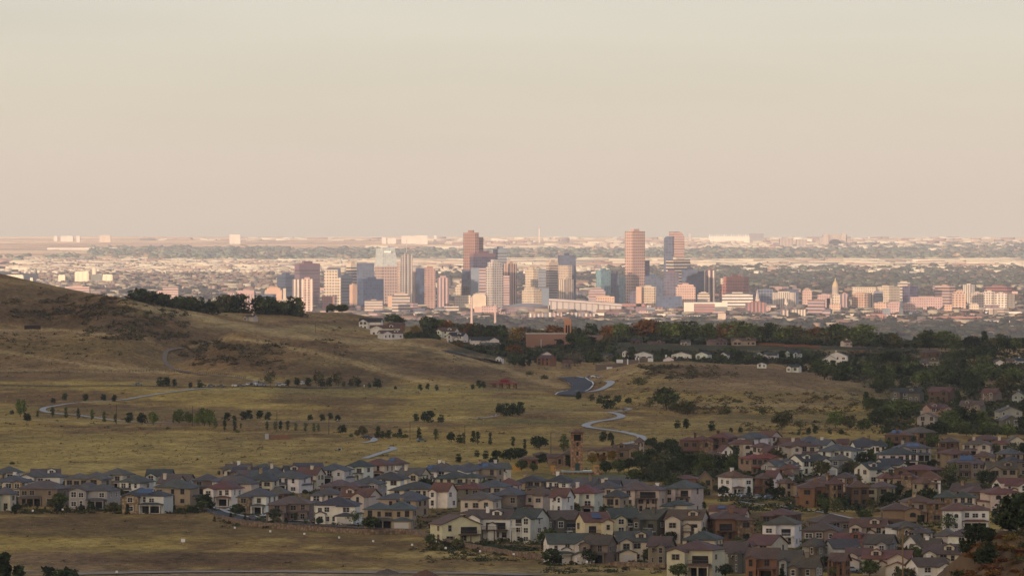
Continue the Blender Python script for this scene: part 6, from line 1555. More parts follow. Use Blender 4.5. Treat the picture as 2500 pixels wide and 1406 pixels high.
def tufts():
    r = np.random.RandomState(44)
    V0, F0 = leaves(r.normal(size=(5, 3)) * np.array([.45, .45, .2]) + np.array([0, 0, .22]), .42, 6)
    pos, colr, scl = [], [], []
    for x0, x1, y0, y1, n, s in ((-20, 2150, 950, 1135, 11000, .62), (-20, 1500, 1245, 1402, 7000, .36), (-20, 1450, 690, 950, 7500, .75), (1450, 2150, 890, 1000, 2600, .7), (1720, 2200, 1222, 1262, 500, .4)):
        xs, ys = r.uniform(x0, x1, n), r.uniform(y0, y1, n)
        for px, py in zip(xs, ys):
            if 950 < py < 1135 and px > 1180 and py > 1075: continue
            if py > 1245 and px > 1000 and py < 1245 + (px - 1000) * .28 + 45: continue
            if px > 500 and 950 < py < 1150 and py > 1180 - px * .055: continue
            if px > 1950 and py < 1060 and py < 895 + (px - 1930) / 3.2: continue
            X, Y, Z = hit(px, py, fast=True)
            if Y > 7300: continue
            pos.append((X, Y, Z - .08)); q = s * r.uniform(.35, 1.2); scl.append((q * 1.5, q * 1.5, q))
            m_ = vnoise(np.array([X / 30]), np.array([Y / 110]), 9)[0]
            c = ((.40, .31, .13) if Y < 5250 else (.34, .25, .14)) if r.rand() < .25 + .5 * m_ else [(.16, .115, .055), (.11, .09, .045), (.22, .17, .07)][r.randint(3)]
            colr.append(np.array(c) * r.uniform(.75, 1.2))
    pos, colr, scl = np.array(pos), np.array(colr), np.array(scl)
    merge("grass_tufts", V0, F0, pos, scl, r.uniform(0, 6.28, len(pos)), colr, cmat("tuft_straw"))
tufts()
# ================================================================== ROADS, PATHS
def spline(pts, step=6.0):
    out = []
    n = len(pts)
    for i in range(n - 1):
        p0, p1, p2, p3 = pts[max(i - 1, 0)], pts[i], pts[i + 1], pts[min(i + 2, n - 1)]
        L = math.hypot(p2[0] - p1[0], p2[1] - p1[1]); k = max(2, int(L / step))
        for j in range(k):
            t = j / k
            out.append(tuple(.5 * ((2 * p1[q]) + (-p0[q] + p2[q]) * t + (2 * p0[q] - 5 * p1[q] + 4 * p2[q] - p3[q]) * t * t + (-p0[q] + 3 * p1[q] - 3 * p2[q] + p3[q]) * t ** 3) for q in (0, 1)))
    out.append(pts[-1][:2])
    return out
def px_line(pts, ymin=2450, step=6.0):
    return spline([hit(p[0], p[1], 0, ymin)[:2] for p in pts], step)
def strip(name, line, w_, mat, lift=.3, off=0.0, m=5):
    P_ = np.array(line); T = np.gradient(P_, axis=0); T /= np.maximum(np.linalg.norm(T, axis=1), 1e-6)[:, None]; N = np.stack([T[:, 1], -T[:, 0]], -1)
    rows = []
    for j in range(m):
        s = off + w_ * (j / (m - 1) - .5); Q = P_ + N * s
        rows.append(np.concatenate([Q, (ground(Q[:, 0], Q[:, 1]))[:, None]], 1))
    A = np.stack(rows, 1)
    A[:, :, 2] = A[:, :, 2].max(axis=1, keepdims=True) * .5 + A[:, :, 2] * .5 + lift
    n = len(P_); idx = np.arange(n * m).reshape(n, m)
    Fq = np.stack([idx[:-1, :-1], idx[:-1, 1:], idx[1:, 1:], idx[1:, :-1]], -1).reshape(-1, 4)
    me = np_mesh(name, A.reshape(-1, 3), Fq, mat)
    # make faces look up
    if len(me.polygons) and sum(p.normal.z for p in me.polygons) < 0: me.flip_normals()
    o = link(me, name); tag(o, kind="structure"); return o
m_conc = flat_mat("pale_concrete_path", (.36, .37, .37, 1), .12, .2)
m_asph = flat_mat("asphalt", (.05, .052, .058, 1), .15, .3, .85, .15)
m_dirt = flat_mat("dirt_track", (.18, .135, .09, 1), .2, .3)
m_paint = flat_mat("road_paint", (.62, .62, .6, 1), .15, .5)
m_yel = flat_mat("yellow_paint", (.45, .33, .10, 1), .15, .5)
strip("footpath", px_line([(540,947),(505,948),(440,955),(370,965),(310,975),(240,981),(160,987),(118,994),(104,1000),(112,1006),(150,1011),(210,1017),(260,1024),(330,1030),(420,1033)]), 3.2, m_conc)
strip("footpath", px_line([(640,1029),(760,1031),(850,1031),(1000,1028),(1130,1023),(1190,1019),(1215,1015)]), 2.6, m_conc)
strip("footpath", px_line([(1270,1009),(1340,1008),(1420,1007),(1500,1006),(1535,1000),(1537,998),(1525,996)]), 2.4, m_conc)
strip("footpath", px_line([(1487,1007),(1510,1012),(1517,1018),(1500,1023),(1455,1030),(1432,1037),(1436,1043),(1470,1048),(1520,1055),(1555,1063),(1567,1070),(1560,1077),(1520,1085)]), 4.2, m_conc)
strip("footpath", px_line([(885,1082),(905,1079),(914,1074),(906,1069)]), 3.2, m_conc)
strip("footpath", px_line([(890,1120),(920,1110),(945,1102),(962,1096),(950,1091)]), 3.2, m_conc)
strip("footpath", px_line([(1425,958),(1455,955),(1478,947),(1492,936),(1482,932)]), 4.5, m_conc, .4)
strip("footpath", px_line([(0,1024),(60,1026),(150,1030),(250,1034),(380,1037),(440,1038)]), 2.0, m_conc)
strip("road", px_line([(-20,941),(80,942),(240,942),(420,944),(560,944),(700,945),(870,946)]), 10, m_asph)
strip("road", px_line([(1380,966),(1400,957),(1420,949),(1424,941),(1412,933),(1402,928),(1385,923)]), 13, m_asph, .3)
_rl = px_line([(1380,966),(1400,957),(1420,949),(1424,941),(1412,933),(1402,928),(1385,923)])
strip("road_marking", _rl, .8, m_paint, .42, 5.7, 2); strip("road_marking", _rl, .8, m_paint, .42, -5.7, 2); strip("road_marking", _rl, .5, m_yel, .42, .5, 2); strip("road_marking", _rl, .5, m_yel, .42, -.5, 2)
strip("road", px_line([(1085,857),(1130,868),(1170,877),(1215,884)], 5000), 9, m_asph, .5)
strip("dirt_track", px_line([(445,850),(415,856),(403,868),(404,885),(420,900),(460,910),(520,917),(590,925),(650,935)]), 2.8, m_dirt, .25)
strip("road", px_line([(470,1243),(505,1243),(528,1248),(545,1256),(600,1268),(700,1277),(800,1283),(900,1290),(1010,1294)]), 6.5, m_asph, .3)
strip("pavement", px_line([(500,1236),(540,1245),(560,1253),(620,1265),(720,1273),(900,1284),(1010,1289)]), 1.8, m_conc, .45)
for pts, w_ in (([(650,1262),(668,1252),(690,1245)],5),([(735,1274),(752,1266),(775,1262)],5),([(860,1282),(878,1274),(900,1266)],6),([(560,1247),(580,1240),(600,1238)],4)):
    strip("driveway", px_line(pts), w_, m_conc, .5)
strip("road", px_line([(1478,1372),(1520,1372),(1580,1373),(1622,1376)]), 6, m_asph, .3)
strip("driveway", px_line([(1545,1370),(1580,1362),(1600,1358)]), 7, m_conc, .5); strip("driveway", px_line([(1430,1372),(1450,1364),(1440,1358)]), 6, m_conc, .45)
strip("road", px_line([(1800,1222),(1850,1220),(1930,1221),(2000,1226)]), 6, m_asph, .3)
strip("footpath", px_line([(1800,1223),(1830,1229),(1900,1236),(1960,1244),(2040,1257),(2090,1268)]), 1.6, m_conc, .3)
strip("road", px_line([(2010,1392),(2060,1388),(2120,1398),(2200,1404)]), 8, m_asph, .3); strip("driveway", px_line([(2075,1392),(2095,1385),(2110,1380)]), 6, m_conc, .5)
strip("dirt_track", px_line([(150,1403),(400,1397),(650,1396),(900,1398),(1150,1400),(1300,1404)], 2300), 11, flat_mat("graded_dirt", (.26, .205, .155, 1), .25, .15), .25, m=7)
# lawn pieces
def patch(name, pts, mat, lift=.25):
    mb = MB(); P_ = [hit(*p) for p in pts]
    mb.face([(p[0], p[1], p[2] + lift) for p in P_]); o = mb.build(name, mat); tag(o, kind="structure")
m_lawn = flat_mat("lawn", (.075, .10, .03, 1), .25, .4)
strip("lawn", px_line([(1395,1170),(1450,1172),(1520,1174),(1560,1176)]), 30, m_lawn, .2)
for pts in ([(568,1258),(600,1255),(640,1258)], [(690,1268),(720,1264)], [(790,1272),(830,1270)]): strip("lawn", px_line(pts), 6, m_lawn, .45)
# ================================================================== VEHICLES
def car_proto(kind):
    W = .9
    root = empty(kind, (0, 0, 0))
    if kind == "parked_car": pr = [(-2.2, .35), (-2.25, .75), (-1.95, .98), (-1.1, 1.0), (1.0, .98), (2.0, .88), (2.25, .65), (2.22, .35)]; cab = [(-1.9, .98), (-1.45, 1.45), (.35, 1.47), (1.05, .98)]
    elif kind == "pickup_truck": pr = [(-2.7, .45), (-2.72, 1.05), (-.8, 1.08), (.3, 1.08), (1.3, 1.08), (2.5, 1.0), (2.65, .7), (2.62, .45)]; cab = [(-.75, 1.08), (-.6, 1.72), (.6, 1.74), (1.3, 1.08)]
    else: pr = [(-2.6, .4), (-2.65, 1.1), (-2.6, 1.2), (1.0, 1.2), (1.7, 1.05), (2.45, .95), (2.6, .65), (2.55, .4)]; cab = [(-2.55, 1.2), (-2.5, 2.05), (.7, 2.08), (1.45, 1.2)]
    def loft(mb, prof, w0, w1, mat=0):
        n = len(prof); zm = max(z for _, z in prof); z0 = min(z for _, z in prof)
        wd = lambda z: w0 + (w1 - w0) * (z - z0) / max(zm - z0, .01)
        L = [(x, -wd(z), z) for x, z in prof]; Rr = [(x, wd(z), z) for x, z in prof]
        mb.face(L[::-1] if False else L, mat); mb.face(Rr[::-1], mat)
        for i in range(n):
            j = (i + 1) % n; mb.face([L[j], L[i], Rr[i], Rr[j]], mat)
    paint = objcol_mat("car_paint", .05, .5, .25, .6)
    mb = MB(); loft(mb, pr, W, W * .97); mb.build("body", [paint], root)
    mb = MB(); loft(mb, cab, W * .92, W * .74); mb.build("cabin_glass", [m_glass()], root)
    tp = sorted(cab, key=lambda p: -p[1])[:2]; xs = sorted(p[0] for p in tp); zt = max(p[1] for p in tp)
    mb = MB(); mb.box(xs[0] - .1, xs[1] + .1, -W * .74, W * .74, zt - .02, zt + .06); mb.build("roof", [paint], root)
    for sx in (-1, 1):
        for sy in (-1, 1):
            wm = MB(); n = 12; x, y, r_ = sx * 1.4, sy * .86, .34
            a = [(x + r_ * math.cos(2 * math.pi * i / n), y - .11, .34 + r_ * math.sin(2 * math.pi * i / n)) for i in range(n)]; b_ = [(p[0], y + .11, p[2]) for p in a]
            wm.face(a); wm.face(b_[::-1])
            for i in range(n): wm.face([a[i], b_[i], b_[(i + 1) % n], a[(i + 1) % n]])
            wm.build("wheel", [flat_mat("tyre", (.02, .02, .02, 1))], root)
    for s in (-1, 1):
        hm = MB(); hm.box(pr[-2][0] - .06, pr[-2][0] + .02, s * .62 - .17, s * .62 + .17, .6, .74); hm.build("headlight", [flat_mat("lamp_glass", (.5, .5, .48, 1), .1, 1, .1, .5)], root)
    return root, list(root.children)
CARC = dict(black=(.02, .02, .022), navy=(.03, .045, .08), white=(.62, .62, .60), silver=(.35, .37, .39), green=(.05, .10, .07), red=(.30, .03, .02), blue=(.08, .14, .22))
CARS = [(339,942,'green','parked_car',0,"standing alone at the start of the car park"),(495,944,'black','parked_car',.2,"behind the single pine of the car park"),(516,945,'navy','parked_car',.1,"in the middle of the lower car park row"),(540,946,'black','pickup_truck',0,"at the end of the lower car park row"),(575,945,'white','parked_car',.1,"in the open part of the car park"),
 (588,945,'navy','parked_car',0,"next to the white car in the open part"),(607,941,'white','parked_car',1.2,"in the crowded end of the car park"),(616,942,'black','parked_car',1.3,"squeezed between white ones in the crowded end"),(624,941,'white','van',1.2,"in the crowded end of the car park"),(633,943,'silver','parked_car',.4,"at the edge of the crowded end"),(642,943,'silver','parked_car',1.0,"at the last bay of the crowded end"),
 (682,943,'silver','parked_car',.3,"beside the bare tree by the car park"),(692,942,'white','parked_car',1.1,"beside the bare tree by the car park"),(738,941,'white','van',1.2,"between two dark pines of the car park"),(1405,929,'red','parked_car',1.57,"driving away up the curving road"),(1441,924,'blue','parked_car',.2,"beside the white truck at the school"),(1453,923,'white','pickup_truck',.1,"parked below the flat brown school"),
 (1461,924,'silver','parked_car',.2,"parked below the flat brown school"),(897,1072,'black','parked_car',.6,"on the short path end in the meadow"),(1030,1080,'green','parked_car',.2,"half hidden behind the tallest columnar tree"),(620,1270,'navy','parked_car',-.15,"parked on the curving road by the fence"),(1808,1214,'white','parked_car',.8,"at the head of the small street of villas"),(1822,1219,'black','parked_car',.2,"in the small street of villas"),
 (1850,1219,'silver','parked_car',1.1,"in the small street of villas"),(1879,1220,'blue','parked_car',.25,"at the end of the small street of villas"),(2093,1389,'white','pickup_truck',.2,"on the driveway in the lowest eastern street"),(2078,1397,'silver','parked_car',.5,"in the lowest eastern street"),(976,1279,'white','parked_car',.2,"before the brick garage on the curving road"),(1475,1368,'silver','parked_car',.1,"by the low brown house of the lowest row")]
_cp_ = {}
for px, py, cc, kd, rz, lb in CARS:
    X, Y, Z = hit(px, py)
    if kd not in _cp_: r_, ks = _cp_[kd] = car_proto(kd)
    else: r_, _m = copy_tree(*_cp_[kd])
    kk = list(r_.children)
    r_.location = (X, Y, Z + .32); r_.rotation_euler = (0, 0, rz)
    for c in kk: c.color = (*CARC[cc], 1)
    tag(r_, "%s %s %s" % (cc if cc != 'navy' else 'dark blue', {'parked_car': 'car', 'pickup_truck': 'pickup truck', 'van': 'van'}[kd], lb), {'parked_car': 'car', 'pickup_truck': 'truck', 'van': 'van'}[kd], "vehicles")
# ================================================================== POLES, MARKERS, FENCES
def pole_proto():
    r = empty("lamp_post", (0, 0, 0)); mb = MB(); mb.cyl(0, 0, .16, .10, -1, 9.4, 8); mb.build("post", flat_mat("weathered_wood", (.06, .045, .032, 1)), r)
    mb = MB(); mb.bar((0, 0, 9.0), (1.5, 0, 9.5), .09); mb.build("arm", flat_mat("weathered_wood", (.06, .045, .032, 1)), r); mb = MB(); mb.box(1.3, 2.0, -.15, .15, 9.36, 9.5); mb.build("lamp_head", flat_mat("lamp_metal", (.12, .12, .12, 1)), r)
    return r, list(r.children)
pp = pole_proto()
for i, (px, py, hp, lb) in enumerate(((59,1020,48,"beside the light green tree at the meadow's end"),(284,1035,48,"by the round pine of the planted line"),(470,1040,50,"inside the fresh green clump"),(676,1054,50,"between columnar trees above the brick culvert"),(803,1060,45,"near the young pines of the meadow"),(1001,1075,48,"before the dense columnar trees"),(1135,1084,48,"next to three bushy trees of the planted line"),
                                  (1345,1106,52,"before the stone tower"),(1540,1092,22,"by the lowest bend of the winding path"),(770,812,26,"on the grassy crest below the skyline"),(586,1045,20,"short, beside the footpath end"))):
    r_ = pp[0] if i == 0 else copy_tree(*pp)[0]
    X, Y, Z = hit(px, py); r_.location = (X, Y, Z); s = hp / F * Y / 9.5; r_.scale = (s, s, s)
    tag(r_, "thin dark lamp post " + lb, "lamp post", "lamp posts of the meadow")
Yp = 2420; Xp = (2204 - 1250) / F * Yp; Zp = gz(Xp, Yp)
r_ = empty("utility_pole", (Xp, Yp, Zp)); tag(r_, "tall bare wooden pole standing among the lowest eastern roofs", "pole")
mb = MB(); mb.cyl(0, 0, .24, .20, -1, -(1287 - EY) / F * Yp - Zp, 10); mb.build("post", flat_mat("yellow_wood", (.21, .14, .07, 1), .3, 1.5), r_); mb = MB(); mb.box(-.9, .9, -.3, -.2, 19.6, 19.75); mb.build("crossarm", flat_mat("yellow_wood", (.21, .14, .07, 1)), r_)
# white survey boards
mk = [(80,1250),(153,1247),(573,1292),(660,1301),(743,1307),(828,1316),(911,1325),(1006,1334),(1088,1342),(1172,1350),(1254,1357),(1341,1366),(1433,1376),(285,1401)]
m_board = flat_mat("white_board", (.72, .73, .73, 1), .05)
mr = empty("marker_board", (0, 0, 0)); mb = MB(); mb.box(-.32, .32, -.02, .02, .9, 1.5); mb.build("board", m_board, mr); mb = MB(); mb.box(-.05, .05, .021, .1, -.3, 1.4); mb.build("post", flat_mat("weathered_wood", (.06, .045, .032, 1)), mr)
mks = (mr, list(mr.children))
for i, (px, py) in enumerate(mk):
    r_ = mr if i == 0 else copy_tree(*mks)[0]
    X, Y, Z = hit(px, py + 4, 0, 2300); r_.location = (X, Y, Z)
    tag(r_, "small square white marker board in the dry field", "marker", "white marker boards in the dry field")
X, Y, Z = hit(447, 1328); r_ = empty("sign_board", (X, Y, Z)); tag(r_, "largest white board, made of two panels, alone in the dry field", "sign")
for s in (-1, 1):
    mb = MB(); mb.box(s * .33 - .31, s * .33 + .31, -.03, .03, .7, 1.75); mb.build("panel", m_board, r_)
    mb = MB(); mb.box(s * .55 - .05, s * .55 + .05, .031, .12, -.3, 1.6); mb.build("post", flat_mat("weathered_wood", (.06, .045, .032, 1)), r_)
def fence(name, pts, label, h, gap, mat, boards=False, ymin=2450, mx=95):
    line = px_line(pts, ymin, 2.0); L = [0]
    for a, b_ in zip(line, line[1:]): L.append(L[-1] + math.hypot(b_[0] - a[0], b_[1] - a[1]))
    n = min(mx, int(L[-1] / gap)); A = np.array(line)
    S = np.linspace(0, L[-1], n + 1); xs, ys = np.interp(S, L, A[:, 0]), np.interp(S, L, A[:, 1]); zs = ground(xs, ys)
    r = empty(name, (xs[0], ys[0], zs[0])); tag(r, label, "fence"); o = np.array([xs[0], ys[0], zs[0]])
    me = MB().box(-.08, .08, -.08, .08, -.5, h).mesh("post", mat)
    for x, y, z in zip(xs, ys, zs): link(me, "post", r, None, (x - o[0], y - o[1], z - o[2]))
    rb = MB()
    for i in range(n):
        a = np.array([xs[i], ys[i], zs[i]]) - o; b_ = np.array([xs[i + 1], ys[i + 1], zs[i + 1]]) - o
        if boards:
            rb.face([a + [0, -.1, 0], b_ + [0, -.1, 0], b_ + [0, -.1, h * .95], a + [0, -.1, h * .95]]); rb.face([b_ + [0, -.13, 0], a + [0, -.13, 0], a + [0, -.13, h * .95], b_ + [0, -.13, h * .95]])
        else:
            for q in (.45, .9): rb.bar(a + [0, -.1, h * q], b_ + [0, -.1, h * q], .12)
    rb.build("board_panel" if boards else "rail", mat, r)
    return r
m_rail = flat_mat("grey_timber", (.16, .14, .115, 1), .2, 1)
fence("rail_fence", [(520,1258),(545,1266),(600,1277),(700,1285),(800,1291),(900,1296),(1020,1299)], "grey post and rail fence along the curving road above the rubble wall", 1.3, 3.0, m_rail)
fence("board_fence", [(60,804),(80,803),(99,804)], "small dark board pen on the level shelf of the western hill", 2.6, 3, flat_mat("weathered_wood", (.06, .045, .032, 1)), True)
fence("wire_fence", [(0,912),(150,910),(300,909),(400,907),(520,914),(600,925)], "thin wire fence on dark posts under the brown hills", 1.4, 5.5, flat_mat("weathered_wood", (.06, .045, .032, 1)))
m_cedar = flat_mat("cedar_boards", (.20, .09, .045, 1), .25, .6, .9, .1)
fence("board_fence", [(1762,840),(1830,842),(1930,847),(2000,852)], "orange-brown board fence along the ridge gardens", 1.9, 5, m_cedar, True, 6500)
fence("board_fence", [(2075,862),(2130,866),(2200,872),(2230,876)], "orange-brown board fence above the eastern trees", 1.9, 4, m_cedar, True, 5600)
fence("rail_fence", [(1180,953),(1240,953),(1300,952),(1340,955)], "low rail fence beside the picnic pavilion", 1.1, 3.5, m_rail)
# rubble retaining wall under the rail fence
def rubble(name, pts, h, label, w_=1.6, ymin=2450):
    line = np.array(px_line(pts, ymin, 2.5)); z = ground(line[:, 0], line[:, 1]); T = np.gradient(line, axis=0); T /= np.linalg.norm(T, axis=1)[:, None]; N = np.stack([T[:, 1], -T[:, 0]], -1)
    r = np.random.RandomState(4); n = len(line); prof_ = [(-w_ / 2, -.6), (-w_ / 2 + .15, h * .5), (-w_ / 2 + .35, h), (w_ / 2, h + .05), (w_ / 2 + .1, -.5)]
    V = []
    for i in range(n):
        for s, q in prof_: V.append((line[i, 0] + N[i, 0] * s, line[i, 1] + N[i, 1] * s + r.uniform(-.12, .12), z[i] + q + r.uniform(-.12, .12)))
    m = len(prof_); idx = np.arange(n * m).reshape(n, m)
    Fq = np.stack([idx[:-1, :-1], idx[1:, :-1], idx[1:, 1:], idx[:-1, 1:]], -1).reshape(-1, 4)
    V = np.array(V); me = np_mesh(name, V, Fq, m_stone()); o = link(me, name, color=(.19, .14, .10, 1)); tag(o, label, "wall")
rubble("retaining_wall", [(545,1270),(600,1282),(700,1291),(800,1298),(900,1304),(1000,1304),(1060,1318),(1120,1334),(1180,1345),(1260,1358),(1335,1367)], 1.7, "long rubble stone retaining wall curving below the road fence")
rubble("retaining_wall", [(1490,1381),(1560,1383),(1630,1387)], 1.4, "short rubble wall below the lowest driveways")
rubble("retaining_wall", [(1230,1335),(1280,1338),(1325,1340)], 1.2, "short terrace wall in the planted bank")
# heaps beside the dirt track
def heap(px, py, w_, h, colr, label, name):
    X, Y, Z = hit(px, py, 0, 2300); n = 30; xs = np.linspace(-1, 1, n); V = []; r = np.random.RandomState(int(px))
    for a in xs:
        for b_ in xs:
            d = math.hypot(a, b_); z = max(0, 1 - d) ** .8 * h * (.8 + .4 * r.rand()) - .2; V.append((a * w_ / 2, b_ * w_ / 2.4, z))
    idx = np.arange(n * n).reshape(n, n); Fq = np.stack([idx[:-1, :-1], idx[1:, :-1], idx[1:, 1:], idx[:-1, 1:]], -1).reshape(-1, 4)
    o = link(np_mesh(name, np.array(V), Fq, flat_mat(name + "_soil", colr, .45, 2.5)), name, None, None, (X, Y, Z)); tag(o, label, "heap")
heap(945, 1401, 9.5, 1.7, (.12, .10, .085, 1), "grey gravel heap beside the graded dirt track", "gravel_heap")
heap(1038, 1405, 8.5, 1.9, (.15, .08, .05, 1), "reddish soil heap beside the graded dirt track", "soil_heap")
# culvert of brick in the meadow
X, Y, Z = hit(683, 1072); r_ = empty("culvert", (X, Y, Z)); tag(r_, "low brick culvert wall with a pale headwall in the meadow", "culvert")
mb = MB(); mb.box(-5, 5, 0, 1.2, -1, 2.0); mb.build("brick_wall", flat_mat("brick_brown", (.20, .11, .07, 1), .3, 1.5), r_); mb = MB(); mb.box(-6.8, -5.02, -.8, 1.4, -1, 2.6); mb.build("headwall", flat_mat("pale_concrete_path", (.36, .37, .37, 1)), r_)
X, Y, Z = hit(829, 1098); r_ = empty("culvert", (X, Y, Z)); tag(r_, "small round culvert mouth in the grass slope", "culvert"); mb = MB(); mb.cyl(0, 0, 1.3, .9, -.5, .9, 12); mb.build("concrete_ring", flat_mat("pale_concrete_path", (.36, .37, .37, 1)), r_); mb = MB(); mb.box(-.5, .5, -1.25, -1.0, 0, .7); mb.build("mouth_darkness", m_void(), r_)
# ================================================================== PAVILION, TOWER AND CLUBHOUSE, CHURCH, SCHOOL
X, Y, Z = hit(1232, 948); r_ = empty("picnic_pavilion", (X, Y, Z), -.2); tag(r_, "red-roofed open picnic pavilion on tan piers", "pavilion")
mb = MB(); hip_roof(mb, -7, 7, -4, 4, 2.9, .22, .9); mb.build("lower_roof", [m_roof(), m_trim()], r_, (.22, .045, .035, 1)); mb = MB(); mb.box(-2.2, 2.2, -1.3, 1.3, 3.9, 4.7); hip_roof(mb, -2.4, 2.4, -1.5, 1.5, 4.7, .4, .6); mb.build("upper_roof", [m_roof(), m_trim()], r_, (.22, .045, .035, 1))
for sx in (-6.2, -2.2, 2.2, 6.2):
    for sy in (-3.4, 3.0):
        mb = MB(); mb.box(sx - .45, sx + .45, sy, sy + .9, -.5, 2.9); mb.build("pier", m_stone(), r_, (.25, .17, .11, 1))
Yt = 3640.0
X, Y, Z = hit(1408, 1150); r_ = empty("stone_tower", (X, Y, Z), .12); tag(r_, "tall square stone tower with a low red-brown roof by the pool", "tower")
k = Y / F; Ht = 94 * k; hw = 13.4 * k
mb = MB(); mb.box(-hw, hw, -hw, hw, -1, Ht - 3.2); mb.build("shaft", m_stone(), r_, (.30, .20, .135, 1))
mb = MB()
for sx in (-1, 1):
    for sy in (-1, 1): mb.box(sx * hw * .98 - .35 * (sx > 0) * 2, sx * hw * .98 + .35 * (sx < 0) * 2, sy * hw * .98 - .7 * (sy > 0), sy * hw * .98 + .7 * (sy < 0), Ht - 3.19, Ht - .5)
mb.box(-hw, hw, -hw, hw, Ht - .49, Ht - .1); mb.build("belfry", m_stone(), r_, (.28, .19, .13, 1)); mb = MB(); hip_roof(mb, -hw, hw, -hw, hw, Ht - .09, .35, .6); mb.build("roof", [m_roof(), m_trim()], r_, (.13, .06, .045, 1))
mb = MB(); mb.box(-hw * .8, hw * .8, -hw * .8, hw * .8, Ht - 3.18, Ht - .7); mb.build("dark_louvre", m_void(), r_)
for zz in (Ht * .42, Ht * .66): link(proto("win1", lambda: win_mesh(1, 2)), "window", r_, (.1, .08, .06, 1), (-.4, -hw - .01, zz), (.8, 1.4, 1.5))
mb = MB(); mb.box(-.9, .9, -hw - .08, -hw - .01, -.2, 3.4); mb.build("tall_doorway", flat_mat("green_tiles", (.03, .07, .06, 1)), r_)
tz = Z
def club(px, py, wp, h, wc, label, flat=False, D=7, style="villa", op=""):
    X, Y, Z = hit(px, py); return house((X, Y + D / 2, Z), wp / F * Y, h, wc, 'brown', style, .05, int(px), op, "clubhouse", label, "clubhouse wings", D=D)
club(1355, 1138, 36, 5.2, 'stone', "stone clubhouse wing with a white gabled window front", style="gable"); club(1388, 1140, 26, 7.0, 'stone', "small stone block leaning on the tall tower"); club(1322, 1128, 38, 4.5, 'stone', "low stone gatehouse among dark trees")
club(1290, 1140, 44, 4.6, 'orange', "open stone loggia with arches by the pool", op="a"); club(1472, 1122, 78, 5.4, 'tan', "long tan clubhouse range with a red tile roof"); club(1528, 1122, 58, 6.4, 'stone', "stone end block of the long clubhouse range", style="gable"); club(1560, 1110, 22, 7.6, 'pink', "little square lookout turret at the end of the clubhouse")
X, Y, Z = hit(1408, 1158); r_ = empty("pool_terrace", (X, Y, Z)); tag(r_, "raised pool terrace with a pale curved rim below the stone tower", "pool")
mb = MB(); mb.box(-10, 10, 0, 6, -1.5, .9); mb.build("terrace_wall", m_stone(), r_, (.30, .20, .13, 1)); mb = MB(); mb.box(-6.2, 6.2, -.6, 5, .91, 1.6); mb.build("pool_rim", flat_mat("pale_tiles", (.30, .36, .38, 1)), r_); mb = MB(); mb.box(-5.9, 5.9, -.3, 4.7, 1.5, 1.62); mb.build("water", flat_mat("pool_water", (.06, .11, .12, 1), .1, 1, .05, .6), r_)
for sx in (-8, 8):
    mb = MB(); mb.box(sx - 1, sx + 1, -1, 1, -1, 3.2); mb.build("pier", m_stone(), r_, (.32, .22, .15, 1))
for px, wp, h in ((1262, 22, 2.6), (1350, 12, 2.4), (1458, 20, 2.6)):
    X, Y, Z = hit(px, 1150); w2 = wp / F * Y / 2; o = MB().box(-w2, w2, 0, .6, -1, h).build("garden_wall", [objcol_mat("ochre_render", .15, .6)], None, (.42, .25, .07, 1)); o.location = (X, Y, Z); tag(o, "ochre rendered garden wall %s" % {1262: "by the loggia", 1350: "just beside the pool terrace", 1458: "at the far side of the pool"}[px], "wall")
# church
X, Y, Z = hit(1335, 850, 0, 6700); Y = min(Y, 6950); X = (1335 - 1250) / F * Y; k = Y / F; Zc = -(848 - EY) * k
r_ = empty("church", (X, Y, Zc)); tag(r_, "flat brown brick church hall with a pale roof edge on the ridge", "church")
mb = MB(); mb.box((1284 - 1335) * k, (1388 - 1335) * k, 0, 14, -4, (848 - 815) * k); mb.build("main_hall", pat('N'), r_, (.28, .16, .115, 1)); mb = MB(); mb.box((1283 - 1335) * k, (1389 - 1335) * k, -.3, 14.3, 33.02 * k, 34.6 * k); mb.build("roof_edge", pat('N'), r_, (.55, .5, .45, 1))
mb = MB(); mb.box((1320 - 1335) * k, (1322 - 1335) * k, -.4, -.01, -1, 20 * k); mb.build("corner_pier", pat('N'), r_, (.45, .45, .45, 1)); mb = MB(); mb.box((1353 - 1335) * k, (1372 - 1335) * k, -.12, -.01, 17 * k, 20 * k); mb.build("window", m_glass(), r_)
X2 = (1450 - 1250) * k; o = empty("church_annex", (X2, Y + 2, Zc)); tag(o, "low brown annex with a flat roof beyond the church trees", "building"); mb = MB(); mb.box(-22 * k, 22 * k, 0, 10, -4, 26 * k); mb.build("wall", pat('N'), o, (.27, .17, .13, 1)); mb = MB(); mb.box(-22.5 * k, 22.5 * k, -.3, 10.3, 26.02 * k, 29 * k); mb.build("roof", pat('N'), o, (.22, .16, .13, 1))
Xt = (1386 - 1250) * k; o = empty("bell_tower", (Xt, Y + 4, Zc)); tag(o, "brown church bell tower with tall arched openings", "tower"); hw = 8.6 * k; ht = 74 * k
mb = MB()
for sx in (-1, 1):
    for sy in (-1, 1): mb.box(sx * hw - (sx > 0) * 1.1, sx * hw + (sx < 0) * 1.1, sy * hw - (sy > 0) * 1.1, sy * hw + (sy < 0) * 1.1, -3, ht - 6)
mb.box(-.35, .35, -hw, -hw + .6, -3, ht - 6); mb.box(-hw, hw, -hw, hw, ht - 5.98, ht - 1.6); mb.box(-hw, hw, -hw, hw, -3, 9.5); mb.build("frame", pat('N'), o, (.40, .21, .14, 1))
mb = MB(); mb.box(-hw * .55, hw * .55, -hw * .55, hw * .55, 9.52, ht - 6.1); mb.build("bell_chamber", m_void(), o); mb = MB(); gable_roof(mb, -hw, hw, -hw, hw, ht - 1.58, .5, .15, 'y'); mb.build("roof", pat('N'), o, (.33, .16, .09, 1))
